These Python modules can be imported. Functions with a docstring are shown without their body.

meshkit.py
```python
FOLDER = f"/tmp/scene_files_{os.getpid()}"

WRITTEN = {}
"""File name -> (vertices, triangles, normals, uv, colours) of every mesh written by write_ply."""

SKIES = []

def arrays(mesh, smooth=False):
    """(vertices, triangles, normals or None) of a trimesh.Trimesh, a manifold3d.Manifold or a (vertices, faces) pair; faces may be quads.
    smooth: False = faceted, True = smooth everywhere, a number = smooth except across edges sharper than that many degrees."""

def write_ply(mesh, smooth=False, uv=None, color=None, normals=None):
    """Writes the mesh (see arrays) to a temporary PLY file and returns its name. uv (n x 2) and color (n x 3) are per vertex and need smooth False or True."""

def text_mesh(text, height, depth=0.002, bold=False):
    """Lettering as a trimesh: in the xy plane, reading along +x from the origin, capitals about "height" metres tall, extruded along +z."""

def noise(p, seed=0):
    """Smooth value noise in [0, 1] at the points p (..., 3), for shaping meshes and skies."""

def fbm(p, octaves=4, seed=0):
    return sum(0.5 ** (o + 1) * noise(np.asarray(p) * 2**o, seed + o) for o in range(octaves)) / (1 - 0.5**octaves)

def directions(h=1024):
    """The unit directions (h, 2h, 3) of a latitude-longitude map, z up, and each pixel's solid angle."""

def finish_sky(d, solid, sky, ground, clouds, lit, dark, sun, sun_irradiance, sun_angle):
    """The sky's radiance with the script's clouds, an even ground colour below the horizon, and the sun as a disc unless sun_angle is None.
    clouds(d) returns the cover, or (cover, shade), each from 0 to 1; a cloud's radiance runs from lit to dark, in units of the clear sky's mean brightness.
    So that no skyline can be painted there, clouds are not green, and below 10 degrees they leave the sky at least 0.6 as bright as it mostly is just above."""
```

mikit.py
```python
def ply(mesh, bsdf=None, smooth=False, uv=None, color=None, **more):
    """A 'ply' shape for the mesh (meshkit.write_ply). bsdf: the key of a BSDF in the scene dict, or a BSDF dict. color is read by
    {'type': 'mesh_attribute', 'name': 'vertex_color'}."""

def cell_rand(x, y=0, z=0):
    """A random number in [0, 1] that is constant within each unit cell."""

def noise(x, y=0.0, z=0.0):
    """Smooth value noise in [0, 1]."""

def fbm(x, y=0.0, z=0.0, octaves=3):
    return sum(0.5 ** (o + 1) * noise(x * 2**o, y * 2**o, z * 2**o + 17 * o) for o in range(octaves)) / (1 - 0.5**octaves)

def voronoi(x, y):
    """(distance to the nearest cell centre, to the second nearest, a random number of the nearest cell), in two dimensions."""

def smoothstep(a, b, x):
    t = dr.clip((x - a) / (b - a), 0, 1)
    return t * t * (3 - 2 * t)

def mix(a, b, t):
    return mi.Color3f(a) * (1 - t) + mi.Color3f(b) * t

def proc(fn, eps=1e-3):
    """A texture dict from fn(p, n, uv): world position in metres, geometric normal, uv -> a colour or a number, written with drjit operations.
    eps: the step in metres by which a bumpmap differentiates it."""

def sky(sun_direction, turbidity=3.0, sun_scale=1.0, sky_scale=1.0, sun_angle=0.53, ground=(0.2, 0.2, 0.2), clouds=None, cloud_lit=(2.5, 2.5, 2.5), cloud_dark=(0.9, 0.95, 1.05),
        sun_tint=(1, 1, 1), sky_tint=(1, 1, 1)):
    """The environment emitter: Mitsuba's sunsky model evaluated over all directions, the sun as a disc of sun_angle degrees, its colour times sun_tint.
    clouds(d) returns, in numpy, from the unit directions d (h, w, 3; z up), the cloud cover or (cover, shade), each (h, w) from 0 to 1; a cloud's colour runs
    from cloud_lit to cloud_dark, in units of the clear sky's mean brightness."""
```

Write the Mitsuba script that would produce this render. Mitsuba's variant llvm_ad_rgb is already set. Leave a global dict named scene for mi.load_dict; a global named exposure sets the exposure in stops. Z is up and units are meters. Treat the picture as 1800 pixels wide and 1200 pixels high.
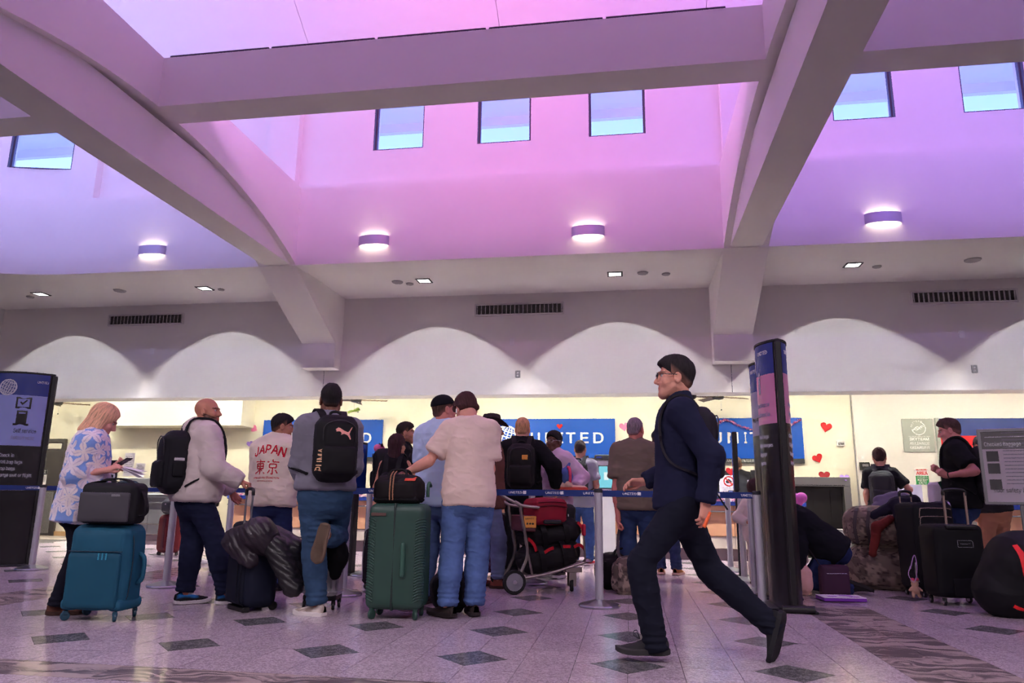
import math, random
import numpy as np, trimesh, mitsuba as mi, mikit, meshkit, drjit as dr
import manifold3d as m3
from shapely.geometry import Polygon, box as sbox, Point
from shapely.ops import unary_union
from shapely import affinity
from scipy import ndimage

T4 = mi.ScalarTransform4f
scene, labels = {}, {}
random.seed(7); RNG = np.random.default_rng(7)

# ------------------------------------------------------------------ camera, sky, exposure
CAM_H, FOCAL = 0.927, 1280.33
def _axes(pitch, yaw, roll):
    cy, sy, cp, sp = math.cos(yaw), math.sin(yaw), math.cos(pitch), math.sin(pitch)
    f = np.array([sy*cp, cy*cp, sp]); r = np.array([cy, -sy, 0.0]); u = np.cross(r, f)
    c, s = math.cos(roll), math.sin(roll)
    return c*r + s*u, -s*r + c*u, f
CR, CU, CF = _axes(0.212341, -0.160009, 0.0128338)
_m = np.eye(4); _m[:3, 0] = -CR; _m[:3, 1] = CU; _m[:3, 2] = CF; _m[:3, 3] = [0, 0, CAM_H]
scene['camera'] = {'type': 'perspective', 'fov_axis': 'x', 'fov': math.degrees(2*math.atan(900/FOCAL)),
                   'to_world': T4(_m.tolist()), 'near_clip': 0.05, 'far_clip': 300.0}
exposure = 0.55
_sky = mikit.sky((0.35, -0.6, 0.55), turbidity=3.0, sun_scale=0.0, sky_scale=1.0, ground=(1.0, 0.8, 0.95), sky_tint=(0.56, 0.66, 1.25))
_sky['scale'] = 11.0; _sky['sampling_weight'] = 0.3
scene['sky'] = _sky

# colour-wash lamps on top of the cross beams: (colour, strength) per bay, left to right in five pieces
WASH = {-1: [(0.42, 0.42, 1.0, 7.2)]*5,
        0: [(0.66, 0.36, 1.0, 6.1), (0.95, 0.32, 0.82, 6.0), (1.0, 0.25, 0.50, 6.3), (1.0, 0.28, 0.72, 6.1), (0.72, 0.28, 1.0, 6.1)],
        1: [(0.54, 0.27, 1.0, 6.9), (0.49, 0.27, 1.0, 6.9), (0.44, 0.28, 1.0, 6.9), (0.44, 0.30, 1.0, 6.9), (0.44, 0.30, 1.0, 6.9)]}
COVE = (1.0, 0.93, 0.68)      # lamps behind the header
COVE_L = 62.0
SPOT_I = 105.0                 # recessed downlights
SCONCE_L = 11.0
HALL_L = 20.0                  # ceiling lamps of the hall behind the viewer

# ------------------------------------------------------------------ helpers
def ray(u, v):
    return (u-900)/FOCAL*CR - (v-600)/FOCAL*CU + CF
def at(u, v, Y):
    d = ray(u, v); return d*(Y/d[1]) + [0, 0, CAM_H]
def atz(u, v, Z=0.0):
    d = ray(u, v); return d*((Z-CAM_H)/d[2]) + [0, 0, CAM_H]
def lin(c):
    c = np.asarray(c, float)/255.0
    return np.where(c <= 0.04045, c/12.92, ((c+0.055)/1.055)**2.4)
def mat(name, rgb, rough=0.6, metal=0.0, spec=0.5, **kw):
    if name not in scene:
        scene[name] = {'type': 'principled', 'base_color': {'type': 'rgb', 'value': lin(rgb).tolist()}, 'roughness': rough, 'metallic': metal, 'specular': spec, **kw}
    return name
def _vc(name, rough, **kw):
    scene[name] = {'type': 'principled', 'base_color': {'type': 'mesh_attribute', 'name': 'vertex_color'}, 'roughness': rough, **kw}
_vc('cloth', 0.9, specular=0.12); _vc('skin', 0.55, specular=0.4); _vc('fur', 0.75, specular=0.3); _vc('nylon', 0.65, specular=0.2); _vc('satin', 0.4, specular=0.5)

def tm(v, f): return trimesh.Trimesh(np.asarray(v, float), np.asarray(f, int), process=False)
def cat(*ms):
    ms = [m for m in (ms[0] if len(ms) == 1 and isinstance(ms[0], (list, tuple)) else ms) if m is not None]
    return trimesh.util.concatenate(ms) if len(ms) > 1 else ms[0]
def bx(x0, x1, y0, y1, z0, z1):
    m = trimesh.creation.box((abs(x1-x0), abs(y1-y0), abs(z1-z0))); m.apply_translation(((x0+x1)/2, (y0+y1)/2, (z0+z1)/2)); return m
def cbx(x0, x1, y0, y1, z0, z1, c=0.006):
    """box with chamfered edges"""
    h = np.array([(x1-x0)/2, (y1-y0)/2, (z1-z0)/2]); c = min(c, h.min()*0.9); P = []
    for sx in (-1, 1):
        for sy in (-1, 1):
            for sz in (-1, 1):
                s = np.array([sx, sy, sz])
                for k in range(3):
                    q = h - c; q[k] = h[k]; P.append(s*q)
    m = trimesh.convex.convex_hull(np.array(P)); m.apply_translation(((x0+x1)/2, (y0+y1)/2, (z0+z1)/2)); return m
def rbox(w, d, h, r=0.05, n=10, bulge=(0, 0, 0), noise=0.0, nscale=6.0, seed=0):
    """soft rounded box centred on the origin: subdivided cube, optional bulge per face pair and noise"""
    g = np.linspace(-1, 1, n+1); H = np.array([w, d, h])/2; r = min(r, H.min()*0.98); V, F = [], []
    for ax in range(3):
        a, b = [(1, 2), (2, 0), (0, 1)][ax]
        for s in (-1, 1):
            A, B = np.meshgrid(g, g, indexing='ij'); p = np.zeros((n+1, n+1, 3)); p[..., ax] = s; p[..., a] = A; p[..., b] = B
            o = len(V)*(n+1)**2; V.append(p.reshape(-1, 3)); i, j = np.meshgrid(np.arange(n), np.arange(n), indexing='ij')
            q = np.stack([i*(n+1)+j, (i+1)*(n+1)+j, (i+1)*(n+1)+j+1, i*(n+1)+j+1], -1).reshape(-1, 4)+o
            if s < 0: q = q[:, ::-1]
            F.append(np.vstack([q[:, [0, 1, 2]], q[:, [0, 2, 3]]]))
    m = trimesh.Trimesh(np.vstack(V), np.vstack(F), process=False); m.merge_vertices(digits_vertex=5)
    u = np.array(m.vertices); t = np.sin(u*math.pi/2)*0.35+u*0.65
    p = t*H; inner = H-r; c = np.clip(p, -inner, inner); dlt = p-c; L = np.linalg.norm(dlt, axis=1, keepdims=True)
    # push corner points onto the rounded surface
    out = np.where(L > 1e-9, c + dlt/np.maximum(L, 1e-9)*r*np.minimum(1, L/ (r*0.999)+ (np.abs(u).max(1, keepdims=True) > 0.999)), p)
    p = out
    b = np.asarray(bulge, float); f = [(1-u[:, (k+1) % 3]**2)*(1-u[:, (k+2) % 3]**2) for k in range(3)]
    for k in range(3): p[:, k] += np.sign(u[:, k])*(np.abs(u[:, k])**3)*f[k]*b[k]
    if noise:
        mm = trimesh.Trimesh(p, m.faces, process=False)
        p = p + np.array(mm.vertex_normals)*((meshkit.fbm(p*nscale+seed*7.3, 3, seed)-0.5)*2*noise)[:, None]
    return trimesh.Trimesh(p, m.faces, process=False)
def frames(P):
    P = np.asarray(P, float); t = np.gradient(P, axis=0); t /= np.linalg.norm(t, axis=1, keepdims=True)+1e-12
    a = np.cross(t[0], [0, 0, 1.0] if abs(t[0][2]) < 0.9 else [1.0, 0, 0]); a /= np.linalg.norm(a); A = [a]
    for k in range(1, len(P)):
        a = A[-1]-t[k]*(A[-1]@t[k]); n = np.linalg.norm(a); A.append(a/n if n > 1e-9 else A[-1])
    A = np.array(A); return P, t, A, np.cross(t, A)
def tube(P, r, n=10, squash=1.0, up=None, caps=True):
    """sweep a circle (or flat ellipse) of radius r along the polyline P"""
    P, t, A, B = frames(P)
    if up is not None:
        U = np.broadcast_to(np.asarray(up, float), P.shape); A = U-t*np.sum(U*t, 1, keepdims=True); A /= np.linalg.norm(A, axis=1, keepdims=True)+1e-9; B = np.cross(t, A)
    r = np.broadcast_to(np.asarray(r, float), (len(P),)); th = np.arange(n)*2*math.pi/n
    V = (P[:, None]+r[:, None, None]*(np.cos(th)[None, :, None]*A[:, None]*squash+np.sin(th)[None, :, None]*B[:, None])).reshape(-1, 3)
    i, j = np.meshgrid(np.arange(len(P)-1), np.arange(n), indexing='ij')
    q = np.stack([i*n+j, i*n+(j+1) % n, (i+1)*n+(j+1) % n, (i+1)*n+j], -1).reshape(-1, 4); F = [q[:, [0, 1, 2]], q[:, [0, 2, 3]]]
    if caps:
        V = np.vstack([V, P[0], P[-1]]); k = np.arange(n); e = (len(P)-1)*n
        F += [np.stack([k*0+len(V)-2, (k+1) % n, k], 1), np.stack([k*0+len(V)-1, e+k, e+(k+1) % n], 1)]
    return tm(V, np.vstack(F))
def ribbon(P, w, t, side):
    """flat strap of width w (along side) and thickness t following P"""
    P = np.asarray(P, float); tg = np.gradient(P, axis=0); tg /= np.linalg.norm(tg, axis=1, keepdims=True)+1e-12
    S = np.broadcast_to(np.asarray(side, float), P.shape); S = S-tg*np.sum(S*tg, 1, keepdims=True); S /= np.linalg.norm(S, axis=1, keepdims=True)+1e-9; N = np.cross(tg, S)
    w = np.broadcast_to(np.asarray(w, float), (len(P),))[:, None]
    V = np.stack([P-S*w/2-N*t/2, P+S*w/2-N*t/2, P+S*w/2+N*t/2, P-S*w/2+N*t/2], 1).reshape(-1, 3); F = []
    for i in range(len(P)-1):
        for k in range(4):
            a, b = i*4+k, i*4+(k+1) % 4; F += [[a, b, b+4], [a, b+4, a+4]]
    F += [[0, 2, 1], [0, 3, 2]]; e = (len(P)-1)*4; F += [[e, e+1, e+2], [e, e+2, e+3]]
    m = tm(V, F)
    if m.volume < 0: m.invert()
    return m
def lathe(prof, n=32):
    return trimesh.creation.revolve(np.asarray(prof, float), sections=n)
def extrude(poly, h):
    gs = getattr(poly, 'geoms', [poly]); return cat([trimesh.creation.extrude_polygon(g, h, engine='earcut') for g in gs if g.area > 1e-9])
def T(m, *steps):
    """apply steps ('t',x,y,z) ('rx',deg) ('ry',deg) ('rz',deg) ('s',x,y,z) or 4x4 matrices in order"""
    m = m.copy()
    for s in steps:
        if isinstance(s, np.ndarray): m.apply_transform(s); continue
        if s[0] == 't': m.apply_translation(s[1:])
        elif s[0] == 's': m.apply_scale(s[1:])
        else: m.apply_transform(trimesh.transformations.rotation_matrix(math.radians(s[1]), {'rx': [1, 0, 0], 'ry': [0, 1, 0], 'rz': [0, 0, 1]}[s[0]]))
    return m
def frame(o, x, y, z):
    M = np.eye(4); M[:3, 0] = x; M[:3, 1] = y; M[:3, 2] = z; M[:3, 3] = o; return M
def unit(v): v = np.asarray(v, float); return v/(np.linalg.norm(v)+1e-12)
def wall_frame(o):      # local x right, local y up, local z towards the viewer (for flat things on a wall facing -Y)
    return frame(np.asarray(o, float), np.array([1.0, 0, 0]), np.array([0, 0, 1.0]), np.array([0, -1.0, 0]))
def curve(pts, n=24):
    """Catmull-Rom through the points"""
    p = np.asarray(pts, float); p = np.vstack([2*p[0]-p[1], p, 2*p[-1]-p[-2]]); out = []
    k = len(p)-3; m = max(2, n//k)
    for i in range(k):
        a, b, c, d = p[i:i+4]; t = np.linspace(0, 1, m, endpoint=(i == k-1))[:, None]
        out.append(0.5*((2*b)+(c-a)*t+(2*a-5*b+4*c-d)*t**2+(-a+3*b-3*c+d)*t**3))
    return np.vstack(out)
def bool_diff(m, cutters):
    A = m3.Manifold(m3.Mesh(np.asarray(m.vertices, np.float32), np.asarray(m.faces, np.uint32)))
    for c in cutters: A = A-m3.Manifold(m3.Mesh(np.asarray(c.vertices, np.float32), np.asarray(c.faces, np.uint32)))
    q = A.to_mesh(); return tm(q.vert_properties[:, :3], q.tri_verts)
_used = {}
def key(name):
    n = _used.get(name, 0); _used[name] = n+1
    return name if n == 0 else f'{name}_{n:03d}'
def add(name, mesh, bsdf, parent=None, smooth=30, color=None, label=None, emit=None, **kw):
    """one shape entry; under parent it is a part"""
    k = key(f'{parent}__{name}' if parent else name)
    if color is not None:
        c = np.asarray(color, float)
        if c.ndim == 1: c = np.broadcast_to(lin(c), (len(mesh.vertices), 3))
        d = mikit.ply(mesh, bsdf, smooth=bool(smooth), color=c)
    else: d = mikit.ply(mesh, bsdf, smooth=smooth)
    if emit is not None: d['emitter'] = {'type': 'area', 'radiance': {'type': 'rgb', 'value': list(map(float, emit))}}
    d.update(kw); scene[k] = d
    if label: labels[k] = {'label': label}
    return k
def thing(name, label, cat_, group=None):
    """a key of its own without a shape: parts are added under it"""
    k = key(name); labels[k] = {'label': label, 'category': cat_}
    if group: labels[k]['group'] = group
    return k
def one(name, mesh, bsdf, label, cat_, group=None, **kw):
    k = add(name, mesh, bsdf, **kw); labels[k] = {'label': label, 'category': cat_}
    if group: labels[k]['group'] = group
    return k
def struct(name, mesh, bsdf, label=None, **kw):
    k = add(name, mesh, bsdf, **kw); labels[k] = {'kind': 'structure', **({'label': label} if label else {})}
    return k
def text(s, h, depth=0.003, bold=False, width=None, center=False):
    m = meshkit.text_mesh(s, h, depth, bold)
    if width: m.apply_scale([width/np.ptp(m.vertices[:, 0]), 1, 1])
    if center: m.apply_translation([-(m.vertices[:, 0].min()+m.vertices[:, 0].max())/2, 0, 0])
    return m
def heart_poly(w):
    t = np.linspace(0, 2*math.pi, 48, endpoint=False); x = 16*np.sin(t)**3; y = 13*np.cos(t)-5*np.cos(2*t)-2*np.cos(3*t)-np.cos(4*t)
    return Polygon(np.stack([x, y+2.5], 1)*w/32)
def fl(u, v): return atz(u, v)[:2]
def xy(u, Y): return np.array([at(u, 870, Y)[0], Y])
# ------------------------------------------------------------------ structure
TILE = 0.3048
ZS, YW, YH, YB = 4.58, 10.53, 12.65, 14.80        # soffit height, lantern wall, header wall, back wall
RIBS = [-12.90, -5.575, 1.755, 9.085]
XL, XR, YS = -17.5, 12.5, -9.0                    # ends of the hall
mat('paint', (228, 224, 222), 0.75); mat('paint_warm', (236, 231, 214), 0.75); mat('paint_header', (226, 222, 220), 0.8)
mat('dark_metal', (46, 46, 50), 0.45, 0.6); mat('steel', (176, 178, 182), 0.32, 1.0); mat('brushed', (150, 150, 152), 0.42, 0.9)
mat('black_plastic', (18, 18, 20), 0.45); mat('white_plastic', (228, 228, 228), 0.45); mat('black_rubber', (14, 14, 15), 0.8)
mat('window_frame_grey', (92, 90, 104), 0.5, 0.3)
scene['pane_glass'] = {'type': 'thindielectric', 'int_ior': 1.5}

def terrazzo(p, n, uv):
    a = mikit.noise(p.x*170, p.y*170); b = mikit.noise(p.x*85+31, p.y*85+7); cr = mikit.cell_rand(dr.floor((p.x+0.11*TILE)/TILE), dr.floor((p.y-0.87*TILE)/TILE))
    t = mikit.smoothstep(0.25, 0.8, 0.5*a+0.5*b)
    return mikit.mix((0.26, 0.21, 0.245), (0.43, 0.355, 0.405), t)*(0.93+0.12*cr)
def darkstone(p, n, uv):
    t = mikit.smoothstep(0.35, 0.75, mikit.noise(p.x*150, p.y*150)*0.6+mikit.noise(p.x*40, p.y*40)*0.4)
    return mikit.mix((0.055, 0.053, 0.056), (0.15, 0.145, 0.15), t)
def granite(p, n, uv):
    w = mikit.fbm(p.x*5, p.y*5, octaves=3)
    v = mikit.fbm(p.x*3+w*1.5, p.y*26+w*7, octaves=4); cr = mikit.cell_rand(dr.floor((p.x+0.11*TILE)/TILE), dr.floor((p.y-0.87*TILE)/TILE), 3)
    t = mikit.smoothstep(0.34, 0.66, v+0.16*(cr-0.5))
    return mikit.mix((0.11, 0.088, 0.095), (0.34, 0.27, 0.265), t)
for nm, fn, ro in (('terrazzo', terrazzo, 0.17), ('darkstone', darkstone, 0.17), ('granite', granite, 0.12)):
    scene[nm] = {'type': 'principled', 'base_color': mikit.proc(fn), 'roughness': ro, 'specular': 0.5}
mat('grout', (70, 66, 68), 0.9); mat('carpet', (120, 112, 108), 0.95)

# floor: slab, carpet behind the counters, tiles laid one by one
struct('floor', bx(XL, XR, YS, 13.6, -0.12, -0.004), 'grout')
struct('carpet_floor', bx(XL, XR, 13.6, YB+0.3, -0.12, 0.004), 'carpet')
def lay_tiles():
    D = math.sqrt(0.5); tiles = []
    for i in range(-36, 30):
        for j in range(8, 44):
            x0, y0 = -0.11+i, -0.13+j
            X, Y = (x0+0.5)*TILE, (y0+0.5)*TILE
            u, w = X*CR[0]+Y*CR[1], X*CF[0]+Y*CF[1]-CAM_H*CF[2]
            if w < 1 or abs(u/w) > 0.78 or Y > 13.5: continue
            gi = i % 24
            stone = 'granite' if gi in (5, 6-0) and False else None
            band = (i in (5, 6, -19, -18)) or j == 12
            tiles.append((w, i, j, 'granite' if band else 'terrazzo'))
    tiles.sort(); near, rest = tiles[:230], tiles[230:]
    protos = {}
    def corner_cut(i, j):      # which corners are taken by a dark diamond, centred on grid nodes (3k, 3m)
        if (i in (5, 6, -19, -18)) or j == 12: return ()
        return tuple((a, b) for a in (0, 1) for b in (0, 1) if (i+a) % 3 == 0 and (j+b) % 3 == 0 and (i+a) % 24 != 6 and j+b != 12)
    def proto(cut):
        if cut not in protos:
            P = sbox(0, 0, 1, 1)
            for a, b in cut: P = P.difference(Polygon([(a-D, b), (a, b+D), (a+D, b), (a, b-D)]))
            P = affinity.scale(P.buffer(-0.0055, join_style=2), TILE, TILE, origin=(0, 0)); protos[cut] = extrude(P, 0.01)
        return protos[cut]
    cache = {}
    for w, i, j, m in near:
        c = (corner_cut(i, j), m)
        if c not in cache: cache[c] = mikit.ply(proto(c[0]), m)
        scene[key('floor__tile')] = {**cache[c], 'to_world': T4().translate([(-0.11+i)*TILE, (-0.13+j)*TILE, -0.01])}
    for m in ('terrazzo', 'granite'):
        ms = [T(proto(corner_cut(i, j)), ('t', (-0.11+i)*TILE, (-0.13+j)*TILE, -0.01)) for w, i, j, mm in rest if mm == m]
        k = add('far_tile' if m == 'terrazzo' else 'far_granite_tile', cat(ms), m, 'floor', smooth=False); labels[k] = {'kind': 'stuff'}
    dp = mikit.ply(extrude(affinity.scale(Polygon([(-D, 0), (0, -D), (D, 0), (0, D)]).buffer(-0.0055, join_style=2), TILE, TILE, origin=(0, 0)), 0.01), 'darkstone')
    first = True
    for a in range(-36, 30, 3):
        for b in range(9, 45, 3):
            X, Y = (-0.11+a)*TILE, (-0.13+b)*TILE; u, w = X*CR[0]+Y*CR[1], X*CF[0]+Y*CF[1]-CAM_H*CF[2]
            if w < 1 or abs(u/w) > 0.76 or Y > 13.3 or a % 24 == 6 or b == 12: continue
            k = key('floor__diamond_tile'); scene[k] = {**dp, 'to_world': T4().translate([X, Y, -0.01])}
            if first: labels[k] = {'label': 'dark grey stone tile set diagonally as a diamond'}; first = False
lay_tiles()

# lantern walls with recesses and clerestory windows; the left end is rounded
ROUND_X, ROUND_R = -9.3, 4.2
def bend(m, base=YW):
    v = np.array(m.vertices); s = ROUND_X-v[:, 0]; k = (s > 0) & (v[:, 1] > 8.0); a = np.clip(s, 0, 2.6)/ROUND_R; rr = ROUND_R+v[:, 1]-base; ex = np.clip(s-2.6, 0, None)
    nx = ROUND_X-rr*np.sin(a)-ex*np.cos(a); ny = base-ROUND_R+rr*np.cos(a)-ex*np.sin(a)
    v[k, 0] = nx[k]; v[k, 1] = ny[k]; return tm(v, m.faces)
def finely(m, x_max=ROUND_X, step=0.25):
    """cut the left part of a mesh into slices so that it can be bent"""
    A = m3.Manifold(m3.Mesh(np.asarray(m.vertices, np.float32), np.asarray(m.faces, np.uint32))); out = []
    x = x_max
    right = A.trim_by_plane((1, 0, 0), x); out.append(right)
    while x > XL:
        s = A.trim_by_plane((1, 0, 0), x-step).trim_by_plane((-1, 0, 0), -x); x -= step
        if s.num_tri(): out.append(s)
    return cat([tm(o.to_mesh().vert_properties[:, :3], o.to_mesh().tri_verts) for o in out if o.num_tri()])
ZT = 8.05
WIN = [(-10.77, -9.71), (-4.11, -3.25), (-2.34, -1.46), (-0.53, 0.36), (3.15, 4.03), (4.97, 5.85), (6.75, 7.63)]
WZ = (6.56, 7.62)
RECESS = [(-11.75, -9.59), (-9.10, -5.9), (-5.38, 1.50), (2.05, 8.9)]
wall = bool_diff(bx(-13.4, 9.6, YW, YW+0.42, ZS-0.02, ZT), [bx(a, b, YW-0.1, YW+0.15, 5.93, ZT+0.1) for a, b in RECESS]+[bx(a, b, YW, YW+0.6, *WZ) for a, b in WIN])
struct('wall_lantern_north', bend(finely(wall)), 'paint', label='white upper wall with recessed windows, washed in coloured light', smooth=25)
YS2 = 3.5
struct('wall_lantern_south', bx(-13.4, 9.6, YS2-0.3, YS2, ZS-0.02, ZT), 'paint')
struct('wall_lantern_west', bx(-13.7, -13.3, YS2-0.3, YW+0.4, ZS-0.02, 10.6), 'paint')
struct('wall_lantern_east', bx(9.5, 9.9, YS2-0.3, YW+0.4, ZS-0.02, 10.6), 'paint')
RZ = 8.0; SL = 0.6218
def roof_panel(x0, x1, s):
    ya, yr = (YW+0.6, (YW+YS2)/2) if s > 0 else (YS2-0.6, (YW+YS2)/2)
    za, zr = RZ-0.6*SL, RZ+SL*(YW-YS2)/2
    prof = [(ya, za), (yr, zr), (yr, zr+0.25), (ya, za+0.25)]
    m = extrude(Polygon(prof), x1-x0); M = np.array([[0, 0, 1, x0], [1, 0, 0, 0], [0, 1, 0, 0], [0, 0, 0, 1.0]]); return T(m, M)
seams = [-13.5, -9.2, -5.12, -1.9, 1.3, 5.4, 9.6]
for a, b in zip(seams[:-1], seams[1:]):
    for s in (1, -1): add('sloped_panel', roof_panel(a+0.004, b-0.004, s), 'paint', 'ceiling_lantern', smooth=False)
struct('ceiling_lantern', roof_panel(-13.5, 9.6, 1).apply_translation((0, 0, 0.26)), 'paint')
# windows: frame, pane; eave outside
for k, (a, b) in enumerate(WIN):
    w = thing(f'window_{k+1}', 'clerestory window in the coloured upper wall', 'window'); labels[w] = {'kind': 'structure'}
    fr = bool_diff(bx(a, b, YW+0.22, YW+0.29, *WZ), [bx(a+0.035, b-0.035, YW+0.1, YW+0.4, WZ[0]+0.035, WZ[1]-0.035)])
    lip = bool_diff(bx(a, b, YW+0.148, YW+0.24, *WZ), [bx(a+0.012, b-0.012, YW+0.1, YW+0.4, WZ[0]+0.012, WZ[1]-0.012)])
    B = (lambda m: bend(m)) if k == 0 else (lambda m: m)
    add('frame', B(cat(fr, lip)), 'window_frame_grey', w, smooth=False)
    add('pane', B(bx(a+0.03, b-0.03, YW+0.25, YW+0.256, WZ[0]+0.03, WZ[1]-0.03)), 'pane_glass', w, smooth=False)
struct('eave_outside', cat(finely(bx(-13.4, 9.6, YW+0.40, 12.05, 7.74, 7.95)), finely(bx(-13.4, 9.6, 11.95, 12.05, 7.57, 7.76))), 'paint', smooth=False)
scene['eave_outside']  # white eave seen through the panes

# soffit slabs at 4.58 m; the hall behind the viewer
so = cat(bend(finely(bx(-17.5, 12.5, YW, YH+0.5, ZS, ZS+0.14))), bx(-17.5, -9.4, 11.0, YH+0.5, ZS+0.001, ZS+0.14))
struct('ceiling_soffit', so, 'paint', smooth=25)
struct('ceiling_soffit_west', bx(XL, -13.3, YS, 10.0, ZS, ZS+0.14), 'paint')
struct('ceiling_soffit_east', bx(9.5, XR, YS, YW+0.2, ZS, ZS+0.14), 'paint')
struct('ceiling_soffit_south', bx(XL, XR, YS, YS2-0.02, ZS, ZS+0.14), 'paint')
struct('wall_header', bx(XL, XR, YH, YH+0.45, 2.73, ZS+0.1), 'paint_header')
add('joint', cat([bx(x-0.004, x+0.004, YH-0.0015, YH+0.001, 2.73, 3.22) for x in (-5.575, 1.745)]), 'window_frame_grey', 'wall_header', smooth=False)
struct('wall_back', bx(XL, 4.22, YB, YB+0.2, -0.1, 3.5), 'paint_warm')
struct('wall_back_east', bx(4.24, XR, YB-0.06, YB+0.2, -0.1, 3.5), 'paint')
struct('ceiling_counter', bx(XL, XR, YH+0.4, YB+0.2, 3.3, 3.45), 'paint_warm')
struct('bulkhead_west', bx(-11.3, -8.05, YB-0.55, YB, 2.36, 3.3), 'paint_warm')
struct('wall_west', bx(XL-0.2, XL, YS, YB, -0.1, ZS+0.1), 'paint')
struct('wall_east', bx(XR, XR+0.2, YS, YB, -0.1, ZS+0.1), 'paint')
struct('wall_south', bx(XL, XR, YS-0.2, YS, -0.1, ZS+0.1), 'paint')
struct('trim_1', bx(4.02, 4.2, YB-0.08, YB, 0, 0.1), mat('wood_base', (196, 160, 118), 0.5))
struct('trim_2', bx(-12.62, -12.1, YB-0.03, YB, 0, 0.1), 'wood_base')

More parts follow.
